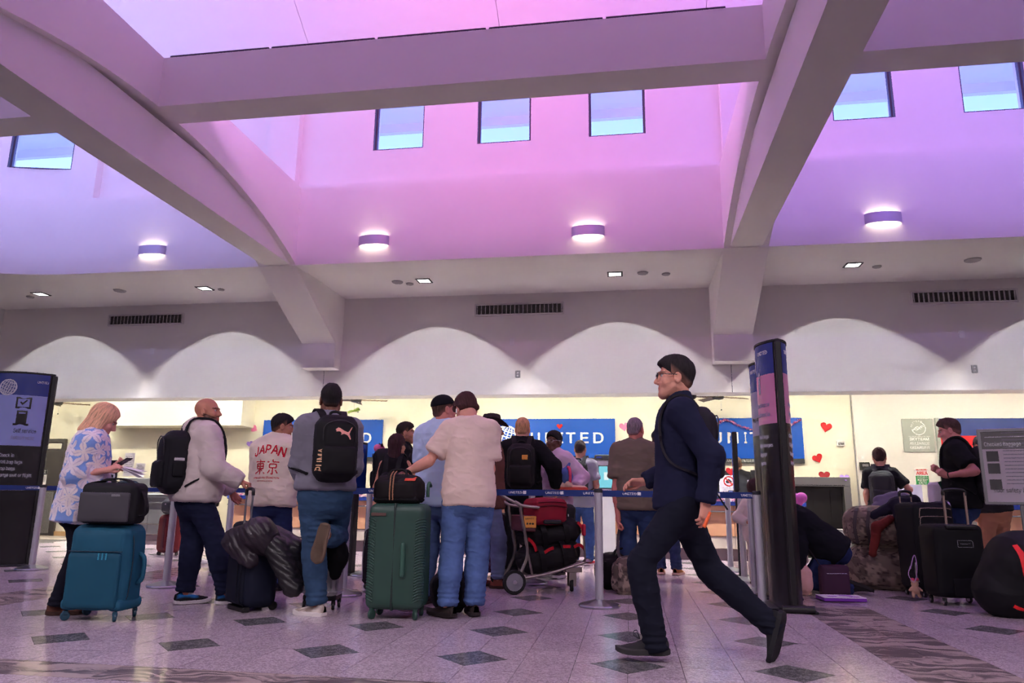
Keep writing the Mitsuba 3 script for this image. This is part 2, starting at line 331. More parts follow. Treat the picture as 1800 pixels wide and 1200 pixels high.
# ribs: horizontal tie, arched upper beam, leg with bracket on the header wall
def rib(x, name):
    w = 0.32; yc, ylo = (YW+YS2)/2, YS2
    R = ((YW-ylo)/2)**2; h = 0.69; rad = (R+h*h)/(2*h)
    th = np.linspace(-1, 1, 33)*math.asin((YW-ylo)/2/rad); arc = [(yc+rad*math.sin(t), 4.585+h-rad+rad*math.cos(t)) for t in th]
    prof = arc+[(YW+0.02, 4.585), (YW+0.02, 5.89), (ylo-0.02, 5.89), (ylo-0.02, 4.585)]
    M = lambda x0: np.array([[0, 0, 1, x0], [1, 0, 0, 0], [0, 1, 0, 0], [0, 0, 0, 1.0]])
    r = name; struct(r, T(extrude(Polygon(prof), 2*w), M(x-w)), 'paint', smooth=25)
    add('tie', bx(x-0.225, x+0.225, ylo-0.02, YW+0.03, ZS, 5.2), 'paint', r, smooth=False)
    for s in (1, -1):
        Yw, Yb, Ys = (YH, 12.33, YW-0.02) if s > 0 else (YS2-2.12, YS2-1.8, YS2+0.02)
        t = np.linspace(0, 1, 9); bow = 0.10*np.sin(math.pi*t)
        leg = [(Yw, 3.21), (Yb, 3.21), (Yb, 3.66)]+[(Yb+(Ys-Yb)*q+s*(0.03*math.sin(math.pi*q)), 3.66+(ZS-3.66)*q-0.04*math.sin(math.pi*q)) for q in t[1:]]+[(Yw, ZS+0.05)]
        add('leg', T(extrude(Polygon(leg).buffer(0), 2*w), M(x-w)), 'paint', r, smooth=20)
for x in RIBS: rib(x, 'rib_beam')
for i, (a, b) in enumerate(zip(RIBS[:-1], RIBS[1:])):
    struct('cross_beam', bx(a+0.31, b-0.31, 6.86, 7.26, 5.27, 5.89), 'paint')

# colour-wash strips on the cross beams
mat('strip_housing', (70, 64, 82), 0.5, 0.5)
for i, (a, b) in enumerate(zip(RIBS[:-1], RIBS[1:])):
    for k in range(5):
        x0 = a+0.38+k*1.262; x1 = x0+1.225; c = np.array(WASH[i-1][k])
        w = thing('wash_light', f"slim dark light strip on the {('left', 'centre', 'right')[i]} cross beam, {('first', 'second', 'third', 'fourth', 'fifth')[k]} from the left", 'light strip', 'colour wash strips on the beams')
        add('housing', cat(cbx(x0, x1, 6.88, 6.95, 5.89, 5.925, 0.004), cbx(x0, x1, 7.00, 7.08, 5.89, 5.925, 0.004)), 'strip_housing', w, smooth=False)
        for y0, z0, y1, z1, g in ((6.885, 5.93, 6.945, 5.93, 0.6), (7.125, 5.93, 7.08, 5.985, 1.0)):
            q = tm([[x0, y0, z0], [x1, y0, z0], [x1, y1, z1], [x0, y1, z1]], [[0, 1, 2], [0, 2, 3]] if g < 1 else [[0, 2, 1], [0, 3, 2]])
            if g == 1.0: q = tm(q.vertices, [[0, 2, 1], [0, 3, 2]])
            add('lens', q, 'white_plastic', w, smooth=False, emit=c[:3]*c[3]*10*g)

# sconces on the lantern wall
mat('sconce_metal', (172, 166, 190), 0.45, 0.3)
for x in (-7.83, -3.95, -0.55, 3.66):
    s = thing('wall_sconce', {-7.83: 'curved metal sconce on the lilac wall, leftmost of the four', -3.95: 'curved metal sconce glowing on the pink wall, left of the centre bay', -0.55: 'curved metal sconce glowing on the pink wall, right of the centre bay', 3.66: 'curved metal sconce on the violet wall at far right'}[x], 'wall lamp', 'curved sconces on the upper wall')
    th = np.linspace(0, math.pi, 21); ox, oy = 0.25*np.cos(th), -0.105*np.sin(th)
    Z0, Z1 = 4.835, 4.985
    out = Polygon(list(zip(ox, oy))+[(-0.25, 0.01), (0.25, 0.01)]); inn = Polygon(list(zip(ox*0.965, oy*0.94))+[(-0.2412, 0), (0.2412, 0)])
    add('shade', T(extrude(out.difference(inn), Z1-Z0), ('t', x, YW, Z0)), 'sconce_metal', s, smooth=25)
    add('diffuser', T(extrude(inn.buffer(-0.003), 0.02), ('t', x, YW-0.004, (Z0+Z1)/2)), 'white_plastic', s, smooth=False, emit=np.array([1, 0.86, 0.6])*SCONCE_L)

# recessed downlights, discs and vents
for n, (x, y) in enumerate([(-10.88, 11.66), (-7.53, 11.66), (-3.43, 11.66), (-0.17, 11.66), (3.53, 11.62), (6.9, 11.62)]):
    d = thing('downlight', ['small square downlight at far left of the soffit', 'square downlight left of the left rib', 'square downlight right of the left rib', 'square downlight left of the right rib', 'square downlight right of the right rib', 'square downlight at far right'][n], 'ceiling light', 'square downlights in the soffit')
    add('trim', bool_diff(cbx(x-0.125, x+0.125, y-0.125, y+0.125, ZS-0.012, ZS+0.01, 0.003), [bx(x-0.1, x+0.1, y-0.1, y+0.1, ZS-0.1, ZS+0.1)]), 'dark_metal', d, smooth=False)
    add('lens', T(tm([[-0.1, -0.1, 0], [-0.1, 0.1, 0], [0.1, 0.1, 0], [0.1, -0.1, 0]], [[0, 1, 2], [0, 2, 3]]), ('t', x, y, ZS-0.006)), 'white_plastic', d, smooth=False, emit=(3, 3, 2.8))
    scene[key('downlight_beam')] = {'type': 'spot', 'to_world': T4().look_at(origin=[x, y, ZS-0.03], target=[x, y+0.8, 0], up=[0, 1, 0]), 'intensity': {'type': 'rgb', 'value': [SPOT_I, SPOT_I*0.97, SPOT_I*0.88]}, 'cutoff_angle': 51.0, 'beam_width': 25.0}
mat('disc_grey', (150, 145, 150), 0.7)
for x, y, r in [(-11.23, 11.8, 0.07), (-9.19, 11.6, 0.11), (-7.26, 11.75, 0.06), (-3.91, 11.67, 0.10), (-3.73, 11.8, 0.07), (0.28, 11.64, 0.09), (0.66, 11.75, 0.07), (3.92, 11.74, 0.07), (5.24, 11.57, 0.12)]:
    big = r > 0.08
    one('ceiling_speaker' if big else 'smoke_detector', T(lathe([(0, -0.02), (r*0.9, -0.02), (r, -0.008), (r, 0.004), (0, 0.004)], 24), ('t', x, y, ZS)), 'disc_grey', {-11.23: 'small round detector at far left of the soffit', -9.19: 'round speaker grille in the soffit above the left vent', -7.26: 'small round detector right of the second downlight from the left', -3.91: 'round speaker grille just right of the left rib', -3.73: 'small round detector between the speaker grille and the downlight right of the left rib', 0.28: 'round speaker grille just right of the downlight left of the right rib', 0.66: 'small round detector near the right rib, right of the speaker grille', 3.92: 'small round detector beside the downlight right of the right rib', 5.24: 'round speaker grille in the soffit at far right'}[x], 'speaker' if big else 'detector', 'speaker discs in the soffit' if big else 'detectors on the soffit')
mat('vent_dark', (30, 28, 30), 0.8); mat('vent_frame', (196, 190, 194), 0.6)
for n, x in enumerate((-9.36, -1.92, 5.515, 9.3)):
    v = thing('air_vent', ['long slotted air vent on the header wall left of the left rib', 'long slotted air vent on the header wall between the two ribs', 'long slotted air vent on the header wall at right', 'long slotted air vent beyond the right edge'][n], 'vent', 'slotted vents on the header wall')
    z0, z1, h = 4.20, 4.37, 0.79
    add('frame', bool_diff(cbx(x-h-0.03, x+h+0.03, YH-0.03, YH+0.01, z0-0.03, z1+0.03, 0.006), [bx(x-h, x+h, YH-0.1, YH+0.1, z0, z1)]), 'vent_frame', v, smooth=False)
    add('backing', bx(x-h, x+h, YH-0.006, YH-0.001, z0, z1), 'vent_dark', v, smooth=False)
    for q in range(21):
        xx = x-h+0.02+q*(2*h-0.04)/20; add('blade', T(bx(-0.004, 0.004, -0.012, 0.012, z0, z1), ('rz', 25), ('t', xx, YH-0.018, 0)), 'vent_frame', v, smooth=False)
for x, z, c, l in [(-1.93, 3.09, 'brushed', 'small steel outlet plate on the header wall below the centre vent'), (-2.04, 3.68, 'white_plastic', 'white blank plate on the header wall under the centre vent'), (5.55, 3.07, 'brushed', 'small steel outlet plate on the header wall at right'), (5.42, 3.65, 'white_plastic', 'white blank plate on the header wall at right'), (-9.15, 3.65, 'white_plastic', 'white blank plate on the header wall at left')]:
    o = thing('wall_plate', l, 'outlet'); add('plate', cbx(x-0.045, x+0.045, YH-0.008, YH+0.002, z-0.065, z+0.065, 0.003), c, o, smooth=False)
    if c == 'brushed':
        for dz in (-0.025, 0.025): add('socket', cbx(x-0.015, x+0.015, YH-0.011, YH-0.006, z+dz-0.014, z+dz+0.014, 0.002), 'white_plastic', o, smooth=False)

# lamps behind the header and in the hall behind the viewer
for q_, x in enumerate(np.arange(-14.5, 12, 3.0)):
    c = thing('cove_lamp', f"long white tube lamp behind the header, {('first', 'second', 'third', 'fourth', 'fifth', 'sixth', 'seventh', 'eighth', 'ninth')[q_]} from the left", 'ceiling light', 'tube lamps behind the header')
    add('housing', cbx(x-1.3, x+1.3, 13.16, 13.28, 3.24, 3.3, 0.01), 'white_plastic', c, smooth=False)
    q = tm([[x-1.25, 13.17, 3.225], [x-1.25, 13.27, 3.235], [x+1.25, 13.27, 3.235], [x+1.25, 13.17, 3.225]], [[0, 1, 2], [0, 2, 3]])
    add('tube', q, 'white_plastic', c, smooth=False, emit=np.array(COVE)*COVE_L)
for q_, x in enumerate((-11, -8, -4, 0, 4, 7.5)):
    c = thing('hall_lamp', f"square ceiling lamp of the near hall, {('first', 'second', 'third', 'fourth', 'fifth', 'sixth')[q_]} from the left", 'ceiling light', 'ceiling lamps of the hall')
    add('housing', cbx(x-0.65, x+0.65, 0.3, 1.6, ZS-0.05, ZS-0.012, 0.01), 'white_plastic', c, smooth=False)
    q = tm([[x-0.6, 0.35, ZS-0.055], [x-0.6, 1.55, ZS-0.055], [x+0.6, 1.55, ZS-0.055], [x+0.6, 0.35, ZS-0.055]], [[0, 1, 2], [0, 2, 3]])
    add('lens', q, 'white_plastic', c, smooth=False, emit=np.array([1, 0.88, 0.97])*HALL_L)
# ------------------------------------------------------------------ smooth-union bodies, meshed with surface nets
class Blob:
    def __init__(self): self.p = []; self.cuts = []
    def cone(self, a, b, ra, rb, k=0.03, flat=()):
        a, b = np.asarray(a, float), np.asarray(b, float); r = max(ra, rb)
        self.p.append(('c', a, b, ra, rb, None, 1.0, k, np.minimum(a, b)-r, np.maximum(a, b)+r, flat)); return self
    def econe(self, a, b, ra, rb, fwd, asp, k=0.03, flat=()):
        """cone of elliptic section: thickness along fwd is asp times the radius"""
        a, b = np.asarray(a, float), np.asarray(b, float); r = max(ra, rb)*max(1, asp)
        self.p.append(('c', a, b, ra, rb, unit(fwd), asp, k, np.minimum(a, b)-r, np.maximum(a, b)+r, flat)); return self
    def ball(self, c, r, k=0.02): return self.cone(c, np.asarray(c, float)+[0, 0, 1e-4], r, r, k)
    def ell(self, c, R, rad, k=0.02, sub=False):
        c = np.asarray(c, float); rad = np.asarray(rad, float); R = np.asarray(R, float); e = np.sqrt(((R*rad[:, None])**2).sum(0))
        self.p.append(('s' if sub else 'e', c, R, rad, None, None, 1.0, k, c-e, c+e, ())); return self
    def cut(self, o, n, lo=None, hi=None):
        """remove the side n points to; only where lo <= p <= hi if given"""
        self.cuts.append((np.asarray(o, float), unit(n), lo, hi)); return self
    def mesh(self, res, zmin=None):
        lo = np.min([q[8] for q in self.p if q[0] != 's'], 0)-res*3; hi = np.max([q[9] for q in self.p if q[0] != 's'], 0)+res*3
        n = np.ceil((hi-lo)/res).astype(int)+1; D = np.full(n, 0.3, np.float32)
        ax = [lo[k]+np.arange(n[k])*res for k in range(3)]
        for kind, a, b, ra, rb, fw, asp, k, l, h, flat in self.p:
            i0 = np.clip(np.floor((l-k-2.5*res-lo)/res).astype(int), 0, n); i1 = np.clip(np.ceil((h+k+2.5*res-lo)/res).astype(int)+1, 0, n)
            if (i1 <= i0).any(): continue
            sl = tuple(slice(i0[d], i1[d]) for d in range(3))
            P = np.stack(np.meshgrid(*[ax[d][sl[d]] for d in range(3)], indexing='ij'), -1).astype(np.float32)
            if kind == 'c':
                q = P-a.astype(np.float32); ba = (b-a).astype(np.float32)
                if fw is not None:
                    f = fw.astype(np.float32); q = q-f*((q@f)*(1-1/asp))[..., None]; ba = ba-f*((ba@f)*(1-1/asp))
                t = np.clip((q@ba)/max(float(ba@ba), 1e-12), 0, 1); q = q-t[..., None]*ba
                d = np.sqrt(np.einsum('...i,...i', q, q))-(ra+(rb-ra)*t)
                if fw is not None: d = d*min(1.0, 0.5+0.5*asp)
            else:
                q = (P-a.astype(np.float32))@b.T.astype(np.float32); k0 = np.sqrt(((q/ra)**2).sum(-1)); k1 = np.sqrt(((q/ra**2)**2).sum(-1))+1e-9; d = k0*(k0-1)/k1
            for fo, fn in flat: d = np.maximum(d, (P-np.asarray(fo, np.float32))@unit(fn).astype(np.float32))
            o = D[sl]
            if kind == 's': d = -d; hh = np.maximum(k-np.abs(o-d), 0)/k; D[sl] = np.maximum(o, d)+hh*hh*k*0.25
            else: hh = np.maximum(k-np.abs(o-d), 0)/k; D[sl] = np.minimum(o, d)-hh*hh*k*0.25
        if self.cuts:
            P = np.stack(np.meshgrid(*ax, indexing='ij'), -1).astype(np.float32)
            for o, nn, l2, h2 in self.cuts:
                d = (P-o.astype(np.float32))@nn.astype(np.float32)
                if l2 is not None:
                    inside = np.all((P >= np.asarray(l2, np.float32)) & (P <= np.asarray(h2, np.float32)), -1); D = np.where(inside, np.maximum(D, d), D)
                else: D = np.maximum(D, d)
        return surface_nets(D, lo, res)
_C8 = np.array([[i, j, k] for i in (0, 1) for j in (0, 1) for k in (0, 1)])
_E12 = [(a, b) for a in range(8) for b in range(a+1, 8) if np.abs(_C8[a]-_C8[b]).sum() == 1]
def surface_nets(D, lo, res):
    S = D < 0; c = [S[i:S.shape[0]-1+i, j:S.shape[1]-1+j, k:S.shape[2]-1+k] for i, j, k in _C8]
    anyc = c[0].copy(); allc = c[0].copy()
    for q in c[1:]: anyc |= q; allc &= q
    act = anyc & ~allc; I = np.argwhere(act)
    if len(I) == 0: return tm(np.zeros((3, 3)), [[0, 1, 2]])
    idx = np.full(act.shape, -1, np.int64); idx[act] = np.arange(len(I))
    vals = np.stack([D[I[:, 0]+i, I[:, 1]+j, I[:, 2]+k] for i, j, k in _C8], 1); acc = np.zeros((len(I), 3)); cnt = np.zeros(len(I))
    for a, b in _E12:
        va, vb = vals[:, a], vals[:, b]; m = (va < 0) != (vb < 0); t = np.where(m, va/np.where(m, va-vb, 1), 0)
        acc += np.where(m[:, None], _C8[a]+t[:, None]*(_C8[b]-_C8[a]), 0); cnt += m
    V = lo+(I+acc/cnt[:, None])*res; F = []
    for ax in range(3):
        b, c2 = (ax+1) % 3, (ax+2) % 3
        s0 = [slice(None)]*3; s1 = [slice(None)]*3; s0[ax] = slice(0, -1); s1[ax] = slice(1, None)
        A, B = S[tuple(s0)], S[tuple(s1)]; X = np.argwhere(A != B); X = X[(X[:, b] > 0) & (X[:, c2] > 0)]
        X = X[(X[:, b] < act.shape[b]) & (X[:, c2] < act.shape[c2])]
        flip = A[X[:, 0], X[:, 1], X[:, 2]]
        def ix(db, dc):
            Y = X.copy(); Y[:, b] -= db; Y[:, c2] -= dc; return idx[Y[:, 0], Y[:, 1], Y[:, 2]]
        q = np.stack([ix(1, 1), ix(0, 1), ix(0, 0), ix(1, 0)], 1); q[~flip] = q[~flip][:, ::-1]; F.append(q)
    q = np.vstack(F); q = q[(q >= 0).all(1)]
    return tm(V, np.vstack([q[:, [0, 1, 2]], q[:, [0, 2, 3]]]))
def crumple(m, amp, scale=(9, 9, 14), seed=0, sharp=True):
    p = np.array(m.vertices); n = np.array(m.vertex_normals); f = meshkit.fbm(p*np.asarray(scale)+seed*3.7, 3, seed)
    f = (1-np.abs(2*f-1)*1.6) if sharp else 2*f-1
    return tm(p+n*(f*amp)[:, None], m.faces)
def vcol(m, rgb, var=0.12, scale=14, seed=0):
    n = meshkit.fbm(np.array(m.vertices)*scale+seed, 3, seed)[:, None]; return np.clip(lin(rgb)*(1-var+2*var*n), 0, 1)
def rotm(axis, deg): return trimesh.transformations.rotation_matrix(math.radians(deg), axis)[:3, :3]

# ------------------------------------------------------------------ a posed person
class Person:
    """joints in metres; yaw 0 looks away from the viewer's side (+y), 90 looks right (+x), 180 towards the viewer"""
    def __init__(s, label, H, xy, yaw, lean=0, side=0, twist=0, head=(0, 0, 0), g=1.0, belly=0.0, drop=0.0, skin=(196, 142, 120), res=1.0, sh=1.0, **j):
        s.H, s.g, s.belly, s.res, s.skin = H, g, belly, res, skin
        s.key = thing('person', label, 'person')
        k = H/1.78; s.k = k; s.base = np.array([xy[0], xy[1], 0.0])
        Y = math.radians(yaw); s.f = np.array([math.sin(Y), math.cos(Y), 0]); s.r = np.array([math.cos(Y), -math.sin(Y), 0]); s.u = np.array([0, 0, 1.0])
        L = lambda q: s.base+s.r*q[0]+s.f*q[1]+s.u*q[2]
        def W(q):
            if q is None: return None
            if isinstance(q, np.ndarray): return q
            if len(q) == 4: return at(q[1], q[2], s.base[1]+q[3])
            return L(q)
        s.W = W
        hipc = W(j['hip']) if 'hip' in j else L((0, 0, 0.52*H-drop)); s.hipc = hipc
        R = rotm(s.r, -lean)@rotm(s.f, side); s.cu = R@s.u; s.cr = rotm(s.u, -twist)@(R@s.r); s.cf = np.cross(s.cu, s.cr)
        s.sp = lambda h, x=0, y=0: hipc+s.cu*((h-0.52)*H)+s.cr*x+s.cf*y      # point of the torso at height fraction h
        s.neck = s.sp(0.845, 0, -0.015*k); s.chest = s.sp(0.74)
        sw = 0.100*H*sh*(0.9+0.1*g)
        s.S = {'R': W(j.get('RS')) if 'RS' in j else s.sp(0.812, sw), 'L': W(j.get('LS')) if 'LS' in j else s.sp(0.812, -sw)}
        hs = (0.6+0.4*k)*1.07; s.hs = hs
        hy, hp, hr = head; Rh = rotm(s.u, -hy); hf = Rh@s.cf*1.0; hu = s.u*0.7+s.cu*0.3; hr_ = unit(np.cross(hf, hu)); hf = np.cross(unit(hu), hr_)
        Q = rotm(hr_, hp)@rotm(hf, hr); s.hf, s.hr, s.hu = Q@hf, Q@hr_, Q@unit(hu)
        nb = s.neck+unit(hu)*0.075*hs+hf*0.012
        s.hc = W(j['hc']) if 'hc' in j else nb+s.hu*0.085*hs+s.hf*0.022*hs
        def ik(a, c, l1, l2, pole):
            v = c-a; d = np.linalg.norm(v)
            if d > (l1+l2)*0.998: q = d/(l1+l2)*1.003; l1 *= q; l2 *= q
            x = (d*d+l1*l1-l2*l2)/(2*d); h = math.sqrt(max(l1*l1-x*x, 0)); e = unit(v); p = pole-e*(pole@e); return a+e*x+unit(p)*h
        s.E, s.Wr, s.K, s.A = {}, {}, {}, {}
        for c, sg in (('R', 1), ('L', -1)):
            w = W(j[c+'H']) if c+'H' in j else s.S[c]+s.cr*sg*0.05*k+s.cf*0.03-s.u*0.548*k
            s.Wr[c] = w; pole = W(j[c+'E'])-s.S[c] if c+'E' in j else -s.cf*1.0-s.u*0.5+s.cr*sg*0.5
            s.E[c] = ik(s.S[c], w, 0.172*H, 0.15*H, pole)
            s.h0 = 0.05*H
            a = W(j[c+'A']) if c+'A' in j else L((sg*0.10*k, 0, 0.05*H)); s.A[c] = a
            hip = hipc+s.r*sg*0.092*k*(0.8+0.2*g)
            s.K[c] = ik(hip, a, 0.242*H, 0.236*H, W(j[c+'K'])-hip if c+'K' in j else s.f*1.0+s.r*sg*0.12)
            s.A[c+'hip'] = hip
        s.toe = {c: j.get(c+'T', sg*10) for c, sg in (('R', 1), ('L', -1))}
        s.hand = {c: j.get(c+'P', ('relax', None)) for c in 'RL'}
    def add(s, name, mesh, bsdf, **kw): return add(name, mesh, bsdf, s.key, **kw)
    # ---- skin
    def build(s, arms=('R', 'L'), bare_legs=False, face=True, stubble=None, brow=(40, 28, 24), eyes=(60, 40, 30), bare='all'):
        k, hs = s.k, s.hs; B = Blob()
        for a, b, w, d in ((0.50, 0.60, 0.145, 0.70), (0.60, 0.68, 0.135, 0.7), (0.68, 0.79, 0.145, 0.7)): B.econe(s.sp(a), s.sp(b), w*k*s.g, w*k*s.g*0.98, s.cf, d, 0.05)
        B.cone(s.S['L'], s.S['R'], 0.05*k, 0.05*k, 0.05)
        for c in 'RL': B.cone(s.A[c+'hip'], s.K[c], 0.08*k, 0.05*k, 0.04).cone(s.K[c], s.A[c], 0.048*k, 0.034*k, 0.03).ball(s.A[c], 0.034*k)
        B.cone(s.neck-s.cu*0.03, s.hc-s.hu*0.05*hs-s.hf*0.02, 0.06*hs*(0.85+0.15*s.g), 0.054*hs*(0.85+0.15*s.g), 0.03)
        parts = [B.mesh(0.018*s.res)]
        A = Blob()
        for c in arms: A.cone(s.S[c], s.E[c], 0.052*k*s.g, 0.040*k, 0.02).cone(s.E[c], s.Wr[c], 0.041*k, 0.026*k, 0.02).cone(s.E[c]+(s.Wr[c]-s.E[c])*0.12, s.E[c]+(s.Wr[c]-s.E[c])*0.4, 0.043*k, 0.038*k, 0.03)
        if arms: parts.append(A.mesh(0.008*s.res))
        for c in arms: parts.append(s._hand(c))
        nb = sum(len(m.vertices) for m in parts); hd = s._head(face); parts.append(hd)
        m = cat(parts); p = np.array(m.vertices); col = lin(s.skin)*(0.93+0.14*meshkit.fbm(p*25, 3, 3))[:, None]
        q = (p-s.hc)@np.stack([s.hr, s.hf, s.hu], 1)/hs; onhead = np.arange(len(p)) >= nb
        lip = onhead & (q[:, 1] > 0.07) & (np.abs(q[:, 2]+0.062) < 0.011) & (np.abs(q[:, 0]) < 0.024); col[lip] = col[lip]*[0.85, 0.55, 0.55]
        br = onhead & (q[:, 1] > 0.06) & (np.abs(q[:, 2]-0.030+0.15*np.abs(np.abs(q[:, 0])-0.033)) < 0.006) & (np.abs(np.abs(q[:, 0])-0.034) < 0.022); col[br] = lin(brow)*0.6+col[br]*0.4
        if stubble is not None:
            st = onhead & (q[:, 2] > -0.128) & ~lip & (((q[:, 2] < -0.016-0.42*q[:, 1]) & (q[:, 1] > -0.004-0.0*q[:, 2])) | ((q[:, 1] > 0.072) & (np.abs(q[:, 0]) < 0.032) & (q[:, 2] < -0.040) & (q[:, 2] > -0.056)) | ((q[:, 1] > 0.05) & (q[:, 2] < -0.078)))
            al = (stubble[3]*np.clip(0.55+0.9*meshkit.fbm(p[st]*160, 2, 4), 0, 1))[:, None]; col[st] = col[st]*(1-al)+lin(stubble[:3])*al
        s.add('body', m, 'skin', smooth=True, color=np.clip(col, 0, 1))
        if face:
            ev = cat([T(trimesh.creation.icosphere(1, 0.0115*hs), ('t', *(s.hc+(s.hr*x*0.031+s.hf*0.0765+s.hu*0.010)*hs))) for x in (-1, 1)]); pe = np.array(ev.vertices)-s.hc
            c = np.tile(lin((190, 176, 170)), (len(pe), 1)); ql = pe@np.stack([s.hr, s.hf, s.hu], 1)/hs
            c[(np.hypot(np.abs(ql[:, 0])-0.031, ql[:, 2]-0.010) < 0.0065)] = lin(eyes); s.add('eyes', ev, 'satin', smooth=True, color=c)
    def _head(s, face):
        B = Blob(); hs = s.hs; R = np.stack([s.hr, s.hf, s.hu]); P = lambda x, y, z: s.hc+(s.hr*x+s.hf*y+s.hu*z)*hs
        E = lambda c, r, k=0.02, sub=False: B.ell(P(*c), R, np.array(r)*hs, k*hs, sub)
        E((0, -0.012, 0.036), (0.076, 0.096, 0.086)); E((0, 0.028, -0.03), (0.060, 0.066, 0.085), 0.03)
        B.cone(P(-0.02, 0.07, -0.098), P(0.02, 0.07, -0.098), 0.021*hs, 0.021*hs, 0.03*hs)
        for x in (-1, 1):
            B.cone(P(x*0.055, 0.0, -0.055), P(x*0.022, 0.066, -0.095), 0.02*hs, 0.019*hs, 0.03*hs)
            E((x*0.040, 0.062, -0.025), (0.026, 0.026, 0.026), 0.025)
            E((x*0.033, 0.100, 0.010), (0.019, 0.017, 0.012), 0.018, True)
            B.cone(P(x*0.017, 0.094, 0.028), P(x*0.048, 0.080, 0.030), 0.008*hs, 0.007*hs, 0.012*hs)
            E((x*0.080, -0.008, -0.006), (0.010, 0.022, 0.034), 0.006); E((x*0.090, -0.004, -0.004), (0.008, 0.012, 0.02), 0.008, True)
            B.ball(P(x*0.012, 0.098, -0.032), 0.009*hs, 0.008*hs)
        B.cone(P(0, 0.090, 0.018), P(0, 0.113, -0.026), 0.008*hs, 0.0115*hs, 0.012*hs)
        B.cone(P(-0.018, 0.088, -0.057), P(0.018, 0.088, -0.057), 0.008*hs, 0.008*hs, 0.008*hs).cone(P(-0.014, 0.087, -0.069), P(0.014, 0.087, -0.069), 0.0085*hs, 0.0085*hs, 0.006*hs)
        B.cone(s.neck, P(0, -0.022, -0.06), 0.062*hs*(0.85+0.15*s.g), 0.055*hs*(0.85+0.15*s.g), 0.03*hs)
        return B.mesh(0.0048*s.res if face else 0.007*s.res)
    def _hand(s, c):
        w, e = s.Wr[c], s.E[c]; sg = 1 if c == 'R' else -1; kind, spec = s.hand[c][0], s.hand[c][1]; k = s.k*0.98
        d = unit(w-e)
        if spec is not None and spec[0] is not None: d = unit(np.asarray(spec[0], float))
        n = spec[1] if spec is not None and len(spec) > 1 else None
        if n is None: n = -s.cr*sg           # palms towards the body
        n = np.asarray(n, float); n = unit(n-d*(n@d)); t = np.cross(n, d)*sg     # thumb side
        if spec is not None and len(spec) > 2: t = t*spec[2]
        curl = {'relax': (28, 34, 22), 'grip': (62, 82, 55), 'flat': (6, 8, 6), 'hold': (38, 50, 30), 'fist': (80, 95, 60)}[kind]
        B = Blob(); P = lambda a, b, q: w+(d*a+t*b+n*q)*k
        B.cone(e+(w-e)*0.75, w, 0.030*k, 0.027*k, 0.015)
        for i, (off, ln) in enumerate(((0.027, 0.068), (0.009, 0.076), (-0.009, 0.070), (-0.026, 0.055))):
            b = P(0.088-0.006*abs(i-1), off, 0); B.cone(P(0.0, off*0.55, 0), b, 0.0145*k, 0.0115*k, 0.014)
            a = 0; cur = b; q = 1.0-0.06*i
            for seg, (L, cu, r0, r1) in enumerate(((0.45, curl[0], 0.0098, 0.0088), (0.31, curl[1], 0.0088, 0.008), (0.24, curl[2], 0.008, 0.0068))):
                a += math.radians(cu*(0.85+0.1*i)); v = d*math.cos(a)+n*math.sin(a)+t*off*1.6*(1 if seg == 0 else 0.3); nx = cur+unit(v)*L*ln*k; B.cone(cur, nx, r0*k, r1*k, 0.004); cur = nx
        tc = {'relax': 0.35, 'grip': 0.9, 'flat': 0.15, 'hold': 0.6, 'fist': 1.0}[kind]
        a = P(0.022, 0.022, 0.004); b = P(0.052, 0.043-0.008*tc, 0.012+0.02*tc); c2 = P(0.088-0.01*tc, 0.050-0.03*tc, 0.018+0.028*tc); e2 = P(0.112-0.02*tc, 0.046-0.042*tc, 0.022+0.03*tc)
        B.cone(a, b, 0.0155*k, 0.012*k, 0.014).cone(b, c2, 0.0115*k, 0.010*k, 0.006).cone(c2, e2, 0.010*k, 0.0078*k, 0.004)
        return B.mesh(0.0042*max(1, s.res))
    # ---- clothes
    def top(s, color, sleeves='long', hem=0.475, loose=0.012, hood=False, collar=None, rgb_fn=None, name='shirt', bsdf='cloth', fold=0.006, cuff=None, arms='RL', hemcut=None, tank=False, seed=1, hw=1.0, hemflare=0.0, label=None):
        k, g, B = s.k, s.g, Blob(); lo = loose
        hc = hemcut or (s.sp(hem), -s.cu)
        st = [(min(hem-0.03, 0.50), 0.184+hemflare, 0.136), (0.525, 0.182, 0.134), (0.58, 0.166, 0.118), (0.63, 0.154, 0.110), (0.70, 0.162, 0.115), (0.76, 0.168, 0.116), (0.795, 0.150, 0.098)]
        for (h0, w0, d0), (h1, w1, d1) in zip(st[:-1], st[1:]):
            b0 = s.belly*max(0, 1-abs(h0-0.60)/0.12); b1 = s.belly*max(0, 1-abs(h1-0.60)/0.12)
            W0, W1 = (w0*k*g*hw+lo+b0*0.4), (w1*k*g*hw+lo+b1*0.4); a = ((d0*k*g+lo+b0*0.6)/W0+(d1*k*g+lo+b1*0.6)/W1)/2
            B.econe(s.sp(h0, 0, b0*0.5), s.sp(h1, 0, b1*0.5), W0, W1, s.cf, a, 0.05, [hc])
        if not tank:
            for c, sg in (('R', 1), ('L', -1)): B.cone(s.sp(0.822, sg*0.03*k), s.S[c], 0.056*k+lo*0.4, 0.058*k*(0.7+0.3*g)+lo, 0.06)
